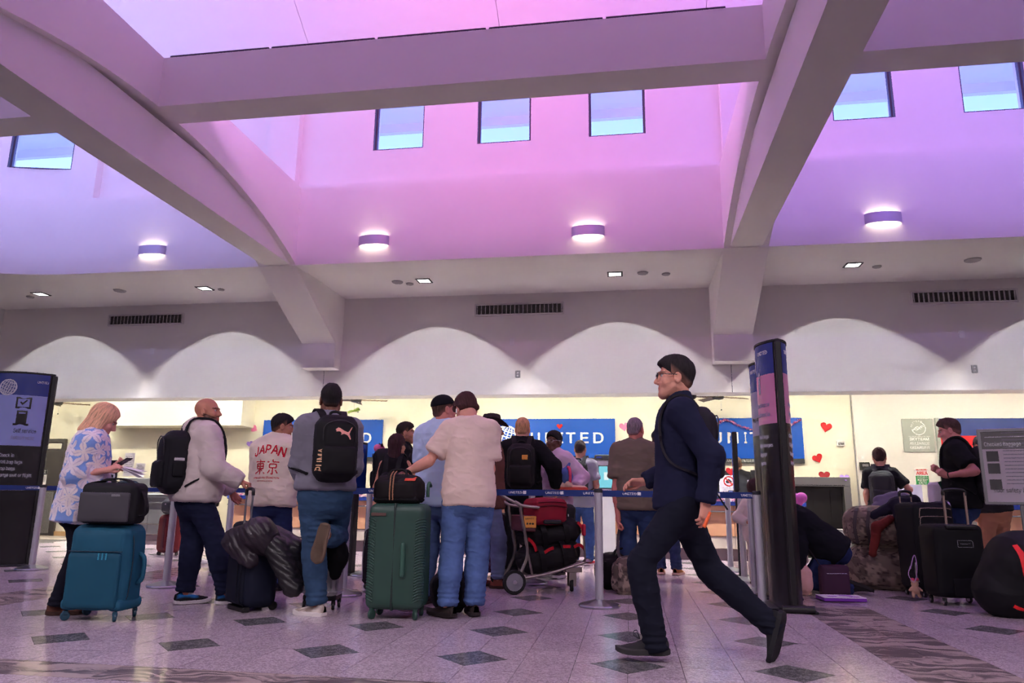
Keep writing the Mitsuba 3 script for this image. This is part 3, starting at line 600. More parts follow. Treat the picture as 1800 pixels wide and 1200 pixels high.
        if sleeves != 'none':
            for c in arms:
                S0, E0, W0 = s.S[c], s.E[c], s.Wr[c]
                ru, re, rw = 0.062*k*(0.6+0.4*g)+lo, 0.050*k*(0.7+0.3*g)+lo*1.1, 0.034*k+lo*(cuff or 0.9)
                if sleeves == 'short': B.cone(S0, S0+(E0-S0)*0.95, ru, re+0.014*k, 0.03, [(S0+(E0-S0)*0.74, E0-S0)])
                elif sleeves == 'three': B.cone(S0, E0, ru, re, 0.03).cone(E0, E0+(W0-E0)*0.6, re, re*0.95, 0.03, [(E0+(W0-E0)*0.45, W0-E0)])
                else: B.cone(S0, E0, ru, re, 0.03).cone(E0, W0, re, rw, 0.03, [(E0+(W0-E0)*0.96, W0-E0)])
        if hood: B.econe(s.neck-s.cf*0.085*k+s.cu*0.03-s.cr*0.05*k, s.neck-s.cf*0.085*k+s.cu*0.03+s.cr*0.05*k, 0.072*k, 0.072*k, s.cf, 0.8, 0.03).cone(s.neck+s.cr*0.07*k+s.cu*0.02, s.neck+s.cf*0.07*k-s.cu*0.02, 0.035*k, 0.025*k, 0.03).cone(s.neck-s.cr*0.07*k+s.cu*0.02, s.neck+s.cf*0.07*k-s.cu*0.02, 0.035*k, 0.025*k, 0.03)
        if collar: B.cone(s.neck-s.cu*0.02, s.neck+unit(s.hc-s.neck)*collar, 0.070*k*(0.8+0.2*g), 0.068*k*(0.8+0.2*g), 0.015)
        B.ell(s.neck+unit(s.hc-s.neck)*(0.045+(collar or 0)), np.stack([s.cr, s.cf, s.cu]), np.array([0.064, 0.066, 0.03])*s.hs*(0.85+0.15*g), 0.01, True)
        m = crumple(B.mesh(0.009*s.res), fold*1.7, (5, 5, 7), seed); m = crumple(m, fold*0.7, (13, 13, 19), seed+3)
        col = rgb_fn(m, s) if rgb_fn else vcol(m, color, 0.08, 10, seed); s.topmesh = m
        s.add(name, m, bsdf, smooth=True, color=col, label=label); return m
    def trousers(s, color, fit=1.0, name='trousers', hem=1.03, fold=0.008, waist=0.575, rgb_fn=None, bsdf='cloth', flare=1.0, seed=2, seat=1.0, legs='RL'):
        k, g, B = s.k, s.g, Blob(); q = 0.75+0.25*g
        b = s.belly*0.5
        B.econe(s.sp(waist, 0, b*0.3), s.sp(0.51), 0.148*k*g+b*0.4, 0.160*k*g*seat, s.cf, 0.74, 0.04, [(s.sp(waist), s.cu)])
        B.econe(s.sp(0.52, 0, -0.03*k), s.sp(0.485, 0, -0.035*k), 0.13*k*g*seat, 0.125*k*g*seat, s.cf, 0.8, 0.05)
        for c in legs:
            h, kn, a = s.A[c+'hip'], s.K[c], s.A[c]; e = kn+(a-kn)*hem
            v = unit(a-kn)
            B.cone(h-s.u*0.02, kn, 0.096*k*q*fit, 0.066*k*q*fit, 0.05).cone(kn, e+(a-kn)*0.15, 0.066*k*q*fit, 0.058*k*q*fit*flare, 0.03, [(e, v)])
            B.cone(kn+(a-kn)*0.15, kn+(a-kn)*0.45, 0.064*k*q*fit, 0.062*k*q*fit, 0.04)
        m = crumple(crumple(B.mesh(0.009*s.res), fold*1.3, (6, 6, 10), seed), fold*0.5, (15, 15, 30), seed+4); p = np.array(m.vertices)
        w = np.zeros(len(p))
        for c in legs:
            v = s.A[c]-s.K[c]; L = np.linalg.norm(v); v = v/L; t = (p-s.K[c])@v; rad = np.linalg.norm(p-s.K[c]-t[:, None]*v, axis=1); w = np.maximum(w, np.exp(-((t-L*hem*0.92)/0.08)**2)*(rad < 0.16))
        m = tm(np.array(m.vertices)+np.array(m.vertex_normals)*(w*np.sin(p[:, 2]*150+4*meshkit.fbm(p*9, 2, seed))*0.0045)[:, None], m.faces)
        s.add(name, m, bsdf, smooth=True, color=rgb_fn(m, s) if rgb_fn else vcol(m, color, 0.16, 8, seed)); return m
    def denim(s, color=(52, 70, 104), wear=0.35, **kw):
        def fn(m, q):
            p = np.array(m.vertices); c = vcol(m, color, 0.12, 30, 5); w = np.zeros(len(p))
            for a in 'RL':
                h, kn, an = q.A[a+'hip'], q.K[a], q.A[a]
                for x, y in ((h, kn), (kn, an)):
                    t = np.clip(((p-x)@(y-x))/((y-x)@(y-x)), 0, 1)[:, None]; dd = p-(x+(y-x)*t); L = np.linalg.norm(dd, axis=1); w = np.maximum(w, (L < 0.12)*np.clip(np.abs(dd@q.f)/np.maximum(L, 1e-6), 0, 1)**2*0.8)
            n = meshkit.fbm(p*[7, 7, 16], 3, 9); return np.clip(c*(1+wear*w*1.1+wear*(n-0.5)*1.2)[:, None], 0, 1)
        return s.trousers(color, rgb_fn=fn, **kw)
    def shoes(s, upper=(40, 36, 36), sole=(220, 216, 214), accent=None, L=0.285, pitch={}, which='RL', high=0.0, name='shoe', style=None, up=None):
        for c in which:
            yw = math.radians(math.degrees(math.atan2(s.f[0], s.f[1]))+s.toe[c]); f = np.array([math.sin(yw), math.cos(yw), 0]); U = s.u.copy()
            if c in pitch:
                ax = unit(np.cross(f, U)); R = rotm(ax, pitch[c]); f, U = R@f, R@U
            if up and c in up: f, U = unit(up[c][0]), unit(up[c][1]); U = unit(U-f*(U@f))
            r = np.cross(f, U); a = s.A[c]-U*0.05*s.H*0.96; k = L/0.285*1.0; M = frame(a, f, -r, U)
            st = [(-0.078, 0.020, 0.072), (-0.07, 0.030, 0.084), (-0.04, 0.037, 0.098+high), (0.0, 0.038, 0.108+high), (0.03, 0.038, 0.100+high*0.6), (0.07, 0.042, 0.078), (0.11, 0.047, 0.062), (0.15, 0.047, 0.052), (0.18, 0.040, 0.045), (0.198, 0.028, 0.038), (0.206, 0.010, 0.028)]
            n = 11; V = []
            for x, w, h in st:
                th = np.linspace(0, math.pi, n); V.append(np.stack([np.full(n, x), w*np.sign(np.cos(th))*np.abs(np.cos(th))**0.75, 0.012+(h-0.012)*np.abs(np.sin(th))**0.8], 1))
            V = np.vstack(V)*[k, 1, 1]; F = []
            for i in range(len(st)-1):
                for j in range(n-1): a0 = i*n+j; F += [[a0, a0+n, a0+1], [a0+1, a0+n, a0+n+1]]
            F += [[0, j+1, j] for j in range(1, n-1)]; e = (len(st)-1)*n; F += [[e, e+j, e+j+1] for j in range(1, n-1)]
            um = tm(V, F); um = T(um, M)
            if ((np.array(um.triangles_center)-np.array(um.vertices).mean(0))*np.array(um.face_normals)).sum() < 0: um.invert()
            col = np.tile(lin(upper), (len(V), 1))
            if accent is not None:
                x, z, y = V[:, 0], V[:, 2], V[:, 1]
                for reg, cc in accent:
                    col[reg(x, y, z)] = lin(cc)
            sh = s.add(name, um, 'nylon', smooth=True, color=col)
            outl = [(x*k, w+0.006) for x, w, h in st]+[(0.212*k, 0.0)]; P = Polygon([(x, y) for x, y in outl]+[(x, -y) for x, y in outl[::-1]][1:]+[(-0.084*k, 0.0)]).buffer(0.004).buffer(-0.001)
            smesh = extrude(P.simplify(0.0015), 0.026); v = np.array(smesh.vertices); v[:, 2] += np.clip(v[:, 0]-0.12, 0, 1)**2*1.6+np.clip(-v[:, 0]-0.05, 0, 1)*0.2; smesh = tm(v, smesh.faces)
            ms = [T(smesh, M)]
            s.add('sole', ms[0], 'nylon', smooth=False, color=sole) if False else add('sole', ms[0], 'nylon', sh, smooth=False, color=sole)
            if style == 'tread': add('tread', cat([T(bx(-0.02, 0.02, -0.002, 0.002, -0.003, 0.001), ('rz', q), ('t', x, y, 0), M) for x in np.arange(-0.07, 0.2, 0.012)*k for y, q in ((-0.018, 65), (0.018, 115))]), mat('tread_brown', (96, 78, 64), 0.8), sh, smooth=False)
    def hair(s, kind='short', rgb=(30, 24, 24), vol=0.012, hl=0.008, length=0.0, seed=1, fringe=0.0, top=0.0):
        B = Blob(); hs = s.hs; R = np.stack([s.hr, s.hf, s.hu]); P = lambda x, y, z: s.hc+(s.hr*x+s.hf*y+s.hu*z)*hs
        E = lambda c, r, k=0.02, sub=False: B.ell(P(*c), R, np.array(r)*hs, k*hs, sub)
        sv, bv = (0.3, 0.55) if kind in ('short', 'buzz') else (0.55, 0.75) if kind == 'thick' else (0.8, 0.9)
        E((0, -0.012-0.0*vol, 0.036+vol*0.35), (0.0775+vol*sv, 0.097+vol*bv, 0.086+vol*0.95))
        if kind in ('short', 'thick', 'bun', 'buzz'):
            if top: E((0, 0.02, 0.085), (0.062, 0.075, 0.035+top), 0.03)
            if fringe: B.cone(P(-0.035, 0.085, 0.085), P(0.035, 0.085, 0.080), fringe*hs, fringe*hs, 0.02*hs)
            B.cone(P(-0.03, -0.070, -0.030), P(0.03, -0.070, -0.030), 0.024*hs, 0.024*hs, 0.03*hs)
            if kind == 'thick': B.cone(P(-0.075, 0.0, 0.03), P(-0.07, -0.05, -0.02), 0.018*hs, 0.02*hs, 0.03*hs).cone(P(0.075, 0.0, 0.03), P(0.07, -0.05, -0.02), 0.018*hs, 0.02*hs, 0.03*hs)
            n = s.hf*0.80-s.hu*0.92; B.cut(P(0, 0, -hl), n)
            E((0, 0.075, -0.01), (0.07, 0.045, 0.075), 0.012, True)
            for x in (-1, 1): E((x*0.083, 0.0, -0.012), (0.02, 0.024, 0.034), 0.008, True)
            if kind == 'bun': B.p.append(Blob().ball(P(0, -0.095, 0.095), 0.036*hs, 0.012).p[0])
        elif kind in ('bob', 'long'):
            L = length or 0.12
            B.econe(P(0, -0.05, 0.02), P(0, -0.06, -L), 0.085*hs, (0.082 if kind == 'bob' else 0.075)*hs, s.hf, 0.72, 0.03)
            if kind == 'bob':
                for x in (-1, 1): B.cone(P(x*0.068, 0.0, 0.03), P(x*0.072, 0.012, -L*0.95), 0.03*hs, 0.034*hs, 0.03)
                E((0, 0.105, -0.03), (0.066, 0.075, 0.115), 0.015, True); B.cut(P(0, 0, -L), -s.hu*1.0+s.hf*0.25)
            else: E((0, 0.10, -0.03), (0.085, 0.085, 0.12), 0.015, True)
        m = B.mesh(0.0055*s.res); p = np.array(m.vertices); q = (p-s.hc)@R.T
        ang = np.arctan2(q[:, 0], q[:, 1]+0.02)*9; st = meshkit.fbm(np.stack([ang, q[:, 2]*10, np.hypot(q[:, 0], q[:, 1])*8], 1)*2.2+seed, 3, seed)
        m = tm(p+np.array(m.vertex_normals)*((st-0.5)*(0.012 if kind != 'buzz' else 0.003)*np.clip(0.3+q[:, 2]*9, 0.25, 1))[:, None], m.faces); col = np.clip(lin(rgb)*(0.35+1.4*st)[:, None], 0, 1)
        if kind in ('short', 'buzz'):
            hd_ = np.clip(((q[:, 2]/hs-(0.87*q[:, 1]/hs-hl))-0.012)/0.05, 0, 1)[:, None]; low = np.clip(hd_+(q[:, 1:2] > 0.03*hs), 0, 1); col = col*low+(col*0.45+lin(s.skin)*0.35)*(1-low)
        s.add('hair', m, 'fur', smooth=True, color=col); return m
    def hp(s, x, y, z): return s.hc+(s.hr*x+s.hf*y+s.hu*z)*s.hs
    def glasses(s, rgb=(30, 30, 36)):
        m = mat(f'glasses_frame_{rgb[0]}', rgb, 0.3); gs = []
        for x in (-1, 1):
            th = np.linspace(0, 2*math.pi, 19); gs.append(tube([s.hp(x*0.033+0.026*math.cos(t), 0.108-0.15*abs(0.026*math.cos(t)*1), 0.008+0.018*math.sin(t)) for t in th], 0.0022, 6))
            gs.append(tube([s.hp(x*0.060, 0.103, 0.014), s.hp(x*0.078, 0.06, 0.014), s.hp(x*0.086, -0.005, 0.012)], 0.0024, 6))
        gs.append(tube([s.hp(-0.008, 0.112, 0.012), s.hp(0.008, 0.112, 0.012)], 0.0024, 6)); return s.add('glasses', cat(gs), m, smooth=True)
    def cap(s, rgb=(20, 20, 24), back=False, bcol=None):
        B = Blob(); hs = s.hs; R = np.stack([s.hr, s.hf, s.hu]); B.ell(s.hp(0, -0.012, 0.045), R, np.array([0.090, 0.108, 0.092])*hs, 0.02); B.cut(s.hp(0, 0, 0.045), -s.hu+s.hf*0.10)
        c = s.add('cap', B.mesh(0.006), 'cloth', smooth=True, color=rgb)
        t = np.linspace(-1, 1, 13); sg = -1 if back else 1
        P = Polygon([(x*0.072, 0.082*math.sqrt(max(0, 1-(x*0.8)**2))) for x in t]+[(x*0.072, 0.082+0.085*math.sqrt(max(0, 1-x*x*0.9))) for x in t[::-1]]).buffer(0.002)
        v = extrude(P, 0.005); q = np.array(v.vertices); q[:, 2] += -q[:, 0]**2*5+0.048-(q[:, 1]-0.08)*0.35; q[:, 1] *= sg
        add('visor', tm(s.hc+(q@R)*hs, v.faces if sg > 0 else v.faces[:, ::-1]), 'cloth', c, smooth=False, color=rgb)

def straps_path(s, sg, top, bot, off=0.0):
    """shoulder strap of a bag on the back: from top of the pack over the shoulder, down the front, back under the arm"""
    k = s.k; g = s.g
    return curve([s.sp(top, sg*0.07*k, -0.13*k*g), s.sp(0.845, sg*0.085*k, -0.045*k), s.sp(0.845, sg*0.09*k, 0.03*k), s.sp(0.79, sg*0.10*k, 0.125*k*g+off), s.sp(0.70, sg*0.13*k, 0.13*k*g+off), s.sp(0.64, sg*0.165*k*g, 0.06*k), s.sp(bot, sg*0.15*k*g, -0.10*k*g)], 36)
def lay_strap(s, P):
    out = []; tri = np.array(s.topmesh.vertices)[s.topmesh.faces]
    for p_ in P:
        h = np.clip(0.52+(p_-s.hipc)@s.cu/s.H, 0.5, 0.785); x = (p_-s.hipc)@s.cr; o = s.sp(h, np.clip(x, -0.085, 0.085)*0.85); d = unit(p_-o); c = tri.mean(1)-o; keep = np.linalg.norm(c-(c@d)[:, None]*d, axis=1) < 0.04; t3 = tri[keep]
        if len(t3):
            e1, e2 = t3[:, 1]-t3[:, 0], t3[:, 2]-t3[:, 0]; pv = np.cross(d, e2); det = (e1*pv).sum(1); det = np.where(np.abs(det) < 1e-12, 1e-12, det); tv = o-t3[:, 0]; u = (tv*pv).sum(1)/det; qv = np.cross(tv, e1); w = (qv@d)/det; t = (e2*qv).sum(1)/det; ok = (u >= 0) & (w >= 0) & (u+w <= 1) & (t > 0) & (t < 0.24)
            if ok.any(): p_ = o+d*(t[ok].min()+0.007)
        out.append(p_)
    out = np.array(out); k = np.array([0.25, 0.5, 0.25])
    for _ in range(2): out[1:-1] = out[:-2]*0.25+out[1:-1]*0.5+out[2:]*0.25
    return out
def backpack(s, label, rgb=(22, 22, 26), w=0.30, h=0.46, d=0.17, top=0.83, pocket=True, off=0.0, strap=True, extra=None, bulge=0.03, tilt=0.0, bs='nylon', sx=0.0):
    """a pack worn on the back of person s; returns (key, frame) with frame x right, y outwards, z up, origin at the pack's centre"""
    b = thing('backpack', label, 'backpack')
    zc = s.sp(top, sx)-s.cu*h/2; U = unit(s.cu-s.cf*math.sin(math.radians(tilt))); Fo = np.cross(U, s.cr)
    back = -(0.108*s.k*s.g+off+d/2); M = frame(zc+s.cf*back, -s.cr, -Fo, U)    # local +y points away from the wearer
    body = rbox(w, d, h, min(0.075, d*0.45), 18, (0.01, bulge, 0.02), 0.006, 9, 3); add('body', T(body, M), bs, b, smooth=True, color=vcol(T(body, M), rgb, 0.1))
    if pocket:
        pk = rbox(w*0.82, 0.06, h*0.45, 0.028, 14, (0, 0.015, 0), 0.004, 12, 4); q = T(pk, ('t', 0, d/2+bulge*0.6, -h*0.20), M); add('front_pocket', q, bs, b, smooth=True, color=vcol(q, np.array(rgb)*0.9, 0.1))
        z = curve([(-w*0.40, d/2+0.012, h*0.10), (-w*0.36, d/2+0.02, h*0.34), (0, d/2+0.022, h*0.43), (w*0.36, d/2+0.02, h*0.34), (w*0.40, d/2+0.012, h*0.10)], 24); add('zip', T(tube(z, 0.004, 6), M), mat('zip_black', (40, 40, 44), 0.4), b, smooth=True)
    hp = curve([(-0.045, -d*0.3, h/2-0.01), (-0.04, -d*0.3, h/2+0.04), (0, -d*0.3, h/2+0.055), (0.04, -d*0.3, h/2+0.04), (0.045, -d*0.3, h/2-0.01)], 18); add('carry_handle', T(tube(hp, 0.011, 8, 0.5), M), bs, b, smooth=True, color=rgb)
    if strap:
        for sg in (1, -1):
            P = straps_path(s, sg, top-0.02, (zc-s.cu*h*0.40-s.hipc)@s.cu/s.H+0.52, s.belly*0.2); P = lay_strap(s, P)
            n = len(P); wd = np.where(np.arange(n) < n*0.62, 0.058, 0.026); add('strap', ribbon(P, wd, 0.014, s.cr), bs, b, smooth=False, color=np.array(rgb)*0.9)
    return b, M
def decal(mesh, target, M, lift=0.003):
    """lay flat artwork (its xy plane) on the target's surface, seen along -z of frame M"""
    m = T(mesh, M); v = np.array(m.vertices); dr_ = M[:3, 2]; tri = np.array(target.vertices)[target.faces]; c = tri.mean(1); L = (v-M[:3, 3])
    r = np.abs(L-(L@dr_)[:, None]*dr_).max()*1.8+0.05; cc = c-M[:3, 3]; perp = np.linalg.norm(cc-(cc@dr_)[:, None]*dr_, axis=1); keep = (perp < r) & ((np.cross(tri[:, 1]-tri[:, 0], tri[:, 2]-tri[:, 0])@dr_) > 0); tri = tri[keep]
    if len(tri) == 0: return m
    e1, e2 = tri[:, 1]-tri[:, 0], tri[:, 2]-tri[:, 0]; pv = np.cross(-dr_, e2); det = np.einsum('ij,ij->i', e1, pv); out = v.copy()
    zz = np.array(mesh.vertices)[:, 2]
    for i in range(0, len(v), 64):
        o = v[i:i+64]+dr_*0.6; tv = o[:, None]-tri[None, :, 0]; u = np.einsum('ijk,jk->ij', tv, pv)/det; qv = np.cross(tv, e1[None]); w = np.einsum('ijk,k->ij', qv, -dr_)/det; t = np.einsum('ijk,jk->ij', qv, e2)/det
        ok = (u >= -1e-4) & (w >= -1e-4) & (u+w <= 1.0001) & (t > 0); t = np.where(ok, t, 9.0).min(1); hit = t < 8; base = o-dr_*np.where(hit, t, 0.6)[:, None]; out[i:i+64] = base+dr_*(lift+np.maximum(zz[i:i+64], 0)*0.5)[:, None]
    return tm(out, m.faces)
# ------------------------------------------------------------------ counters, signs and queue posts
mat('sign_blue', (0, 72, 176), 0.5); mat('sign_white', (240, 240, 242), 0.5); mat('sign_black', (34, 36, 42), 0.5); mat('belt_blue', (18, 44, 112), 0.7)
mat('wood', (212, 160, 122), 0.5); mat('laminate', (206, 196, 180), 0.5); mat('counter_top', (200, 198, 200), 0.35); mat('blue_edge', (36, 62, 150), 0.4); mat('stone_base', (92, 76, 84), 0.4)
mat('heart_red', (206, 38, 46), 0.6); mat('heart_pink', (236, 130, 176), 0.6); mat('heart_violet', (160, 130, 214), 0.6); mat('heart_dark', (140, 20, 34), 0.6)
def globe(R, lw=0.02):
    C = Point(0, 0).buffer(R, 48); L = [C.difference(Point(0, 0).buffer(R-lw, 48))]
    for a in (0.0, 0.30, 0.62, 0.87):
        e = affinity.scale(Point(0, 0).buffer(R, 48), max(a, 0.001), 1); L.append(e.boundary.buffer(lw/2))
    for y in (-0.72, -0.38, 0.0, 0.38, 0.72):
        w = math.sqrt(1-y*y)*R; e = affinity.translate(affinity.scale(Point(0, 0).buffer(1, 48), w, w*0.22), 0, y*R).intersection(sbox(-R, -R, R, y*R)); L.append(e.boundary.buffer(lw/2).intersection(sbox(-R, -R, R, y*R)))
    return affinity.rotate(unary_union(L).intersection(C), -18, origin=(0, 0))
def star(r): return Polygon([(r*(1 if i % 2 == 0 else 0.45)*math.sin(i*math.pi/5), r*(1 if i % 2 == 0 else 0.45)*math.cos(i*math.pi/5)) for i in range(10)])
for n, (x0, lab) in enumerate([(-7.80, 'blue airline wall sign, leftmost, half hidden by heads'), (-2.95, 'blue airline wall sign with white lettering in the centre of the back wall'), (0.62, 'blue airline wall sign draped with a pink tinsel garland at right')]):
    x1 = x0+2.68; s = thing('wall_sign', lab, 'sign', 'blue airline signs on the back wall'); F = wall_frame((0, YB-0.05, 0))
    add('panel', bx(x0, x1, YB-0.05, YB-0.003, 1.74, 2.52), 'sign_blue', s, smooth=False); add('lower_band', bx(x0, x1, YB-0.05, YB-0.003, 1.65, 1.738), 'sign_black', s, smooth=False)
    for ch, m in zip('UNITED', range(6)):
        tt = text('UNITED'[m], 0.205, 0.008, True); w_ = np.ptp(tt.vertices[:, 0]); ws = [0.19, 0.205, 0.05, 0.19, 0.165, 0.205]; tt.apply_translation([-tt.vertices[:, 0].min(), 0, 0]); tt.apply_scale([ws[m]/w_, 1, 1]); xs = x1-1.70+[0.0, 0.275, 0.565, 0.665, 0.93, 1.17][m]*1.08
        add('letter', T(tt, F, ('t', xs, 0, 2.035)), 'sign_white', s, smooth=False)
    add('globe_logo', T(extrude(globe(0.29, 0.026), 0.008), F, ('t', x0+0.47, 0, 2.10)), 'sign_white', s, smooth=False)
    add('band_lettering', T(text('A STAR ALLIANCE MEMBER', 0.05, 0.003, width=0.95), F, ('t', x0+0.80, 0, 1.672)), 'sign_white', s, smooth=False); add('star', T(extrude(star(0.035).difference(star(0.02)), 0.003), F, ('t', x0+1.82, 0, 1.695)), 'sign_white', s, smooth=False)
def heart(x, z, w, m, rot, label, y=YB-0.012): return one('paper_heart', T(extrude(heart_poly(w), 0.006), ('rz', rot), wall_frame((x, y, z))), m, label, 'paper heart', smooth=False)
heart(-0.09, 2.35, 0.19, 'heart_pink', 8, 'pink paper heart on the wall right of the central blue sign'); heart(3.74, 2.33, 0.21, 'heart_red', -14, 'upper red paper heart on the wall right of the right blue sign'); heart(3.55, 1.74, 0.19, 'heart_red', 22, 'lower red paper heart on the wall above the baggage belt')
heart(-8.02, 2.33, 0.15, 'heart_pink', 60, 'pink paper heart left of the leftmost blue sign'); heart(-8.1, 2.0, 0.15, 'heart_violet', 10, 'lilac paper heart left of the leftmost blue sign'); heart(-1.38, 2.36, 0.12, 'heart_red', 0, 'tiny red heart stuck on the central blue sign', YB-0.062)
one('paper_heart', T(extrude(heart_poly(0.20), 0.006), ('rx', 80), ('t', 3.55, 14.40, 1.40)), 'heart_dark', 'dark red paper heart lying on the steel frame of the baggage belt', 'paper heart', smooth=False); one('paper_heart', T(extrude(heart_poly(0.17), 0.006), ('rx', 50), ('t', 3.90, 14.38, 1.37)), 'heart_violet', 'violet paper heart at the corner of the steel frame', 'paper heart', smooth=False)
_rg = np.random.default_rng(12)
def tinsel(P, n, w, label, m1=(228, 150, 186)):
    P = curve(P, 60); t = thing('tinsel_garland', label, 'garland'); add('cord', tube(P, 0.006, 6), 'strap_pink' if 'strap_pink' in scene else mat('strap_pink', (200, 120, 170), 0.5), t)
    for q, c in enumerate(((232, 168, 200), (190, 60, 120), (244, 220, 232))):
        ms = []
        for _ in range(n//3):
            p = P[_rg.integers(len(P))]+_rg.normal(size=3)*w; ms.append(T(bx(-0.014, 0.014, -0.0008, 0.0008, -0.007, 0.007), ('rz', _rg.uniform(0, 180)), ('rx', _rg.uniform(0, 180)), ('ry', _rg.uniform(0, 180)), ('t', *p)))
        k = add('foil', cat(ms), mat(f'foil_{q}', c, 0.25, 0.6), t, smooth=False); labels[k] = {'kind': 'stuff'}
A_ = lambda u, v, Y: at(u, v, Y)
tinsel([A_(1246, 752, 14.72), A_(1262, 743, 14.72), A_(1277, 738, 14.72), A_(1300, 748, 14.72), A_(1330, 757, 14.72), A_(1362, 760, 14.72), A_(1388, 748, 14.72), A_(1406, 738, 14.72)], 420, 0.012, 'pink tinsel garland hanging across the right blue sign')
# grey alliance panel, red and blue airline sign, small signs and boxes on the right wall
Y2 = YB-0.06; F2 = lambda x, z: wall_frame((x, Y2-0.02, z))
s = thing('alliance_panel', 'grey alliance member panel on the wall left of the red and blue sign', 'sign'); mat('panel_grey', (158, 164, 162), 0.5)
add('panel', cbx(5.08, 5.62, Y2-0.02, Y2-0.001, 1.87, 2.49, 0.004), 'panel_grey', s, smooth=False)
for tx, z, b_ in (('SKYTEAM', 2.085, True), ('ALLIANCE', 2.005, False), ('MEMBER', 1.925, False)): add('lettering', T(text(tx, 0.05, 0.003, b_, center=True, width=0.34), F2(5.36, z)), 'sign_white', s, smooth=False)
add('rule', T(bx(-0.19, 0.19, 0, 0.005, 0, 0.003), F2(5.36, 2.155)), 'sign_white', s, smooth=False)
ring = Point(0, 0).buffer(0.125, 32).difference(Point(0, 0).buffer(0.112, 32)).difference(Polygon([(0, 0), (-0.3, -0.05), (-0.3, 0.3), (0.1, 0.3)]))
add('ring', T(extrude(ring, 0.003), F2(5.37, 2.31)), 'sign_white', s, smooth=False)
for dz in (-0.025, 0.0, 0.025): add('wave', T(ribbon(curve([(-0.08+dz, -0.02+dz, 0.002), (-0.04+dz, 0.005+dz, 0.002), (0.0+dz, -0.01+dz, 0.002), (0.04+dz, 0.02+dz, 0.002), (0.075+dz, 0.015+dz, 0.002)], 20), 0.014, 0.003, (0.3, 1, 0)), F2(5.36, 2.31)), 'sign_white', s, smooth=False)
for i, ch in enumerate('SKYTEAM'):
    a = math.radians(165-i*16); add('arc_letter', T(text(ch, 0.026, 0.003, True, center=True), ('rz', math.degrees(a)-90), ('t', 0.122*math.cos(a), 0.122*math.sin(a), 0), F2(5.37, 2.31)), 'sign_white', s, smooth=False)
s = thing('airline_sign', 'large red and dark blue airline sign on the right wall', 'sign'); mat('delta_blue', (24, 42, 110), 0.5); mat('delta_red', (206, 28, 44), 0.5); mat('delta_dark', (140, 22, 42), 0.5)
add('edge', bx(5.66, 5.72, Y2-0.06, Y2, 1.1, 2.50), 'panel_grey', s, smooth=False); add('blue_field', bx(5.72, 9.2, Y2-0.05, Y2-0.001, 1.1, 2.49), 'delta_blue', s, smooth=False)
add('red_field', T(extrude(Polygon([(0, 1.07), (3.48, 1.07), (3.48, 0), (0.0, 0.0), (0.0, 0.42), (0.42, 0.72), (0.0, 0.60)]), 0.006), wall_frame((5.72, Y2-0.05, 1.1))), 'delta_red', s, smooth=False)
add('dark_triangle', T(extrude(Polygon([(0.55, 0.55), (1.9, 1.02), (2.6, 0.4), (1.2, 0.0), (0.2, 0.1)]), 0.008), wall_frame((5.72, Y2-0.05, 1.1))), 'delta_dark', s, smooth=False)
s = thing('keep_out_sign', 'small red and green warning sign on the right wall under the grey panel', 'sign'); x0, z0 = at(1609, 843, Y2)[0], 1.27; mat('sign_green', (40, 130, 74), 0.5); mat('sign_red', (196, 44, 44), 0.5)
add('board', cbx(x0, x0+0.235, Y2-0.012, Y2-0.001, z0, z0+0.30, 0.002), 'sign_white', s, smooth=False); add('green_field', bx(x0+0.006, x0+0.229, Y2-0.014, Y2-0.011, z0+0.006, z0+0.165), 'sign_green', s, smooth=False)
add('lettering', T(text('RESTRICTED', 0.024, 0.002, True, center=True, width=0.19), F2(x0+0.118, z0+0.262)), 'sign_red', s, smooth=False); add('lettering', T(text('AREA', 0.055, 0.002, True, center=True, width=0.20), F2(x0+0.118, z0+0.185)), 'sign_red', s, smooth=False)
add('lettering', T(text('KEEP', 0.042, 0.002, True, center=True, width=0.17), F2(x0+0.118, z0+0.068)), 'sign_white', s, smooth=False); add('lettering', T(text('OUT', 0.042, 0.002, True, center=True, width=0.14), F2(x0+0.118, z0+0.015)), 'sign_white', s, smooth=False)
for zz in (0.125, 0.143): add('rule', T(bx(-0.09, 0.09, 0, 0.007, 0, 0.002), F2(x0+0.118, z0+zz)), 'sign_white', s, smooth=False)
s = thing('keypad', 'small white alarm keypad on the wall above the baggage belt', 'keypad'); x, _, z = at(1477, 779, YB); add('case', cbx(x-0.075, x+0.075, YB-0.05, YB, z-0.055, z+0.055, 0.01), 'white_plastic', s, smooth=False)
for i in range(4):
    for j in range(2): add('button', bx(x-0.05+i*0.028, x-0.03+i*0.028, YB-0.054, YB-0.049, z-0.03+j*0.024, z-0.014+j*0.024), 'sign_black', s, smooth=False)
s = thing('charging_box', 'black charging box with cables on the right wall', 'charger'); x, _, z = at(1519, 819, Y2); add('case', cbx(x-0.085, x+0.085, Y2-0.07, Y2, z-0.07, z+0.07, 0.008), 'black_plastic', s, smooth=False); add('label', bx(x-0.05, x+0.06, Y2-0.073, Y2-0.069, z-0.01, z+0.035), 'badge_grey' if 'badge_grey' in scene else mat('badge_grey', (120, 118, 124), 0.4), s, smooth=False)
for k in (0, 1): add('cable', tube(curve([(x-0.03+k*0.08, Y2-0.07, z-0.05), (x-0.02+k*0.13, Y2-0.09, z-0.2), (x+0.04+k*0.12, Y2-0.08, z-0.35), (x+0.06+k*0.12, Y2-0.1, z-0.5)], 16), 0.006, 6), 'black_plastic', s, smooth=40)
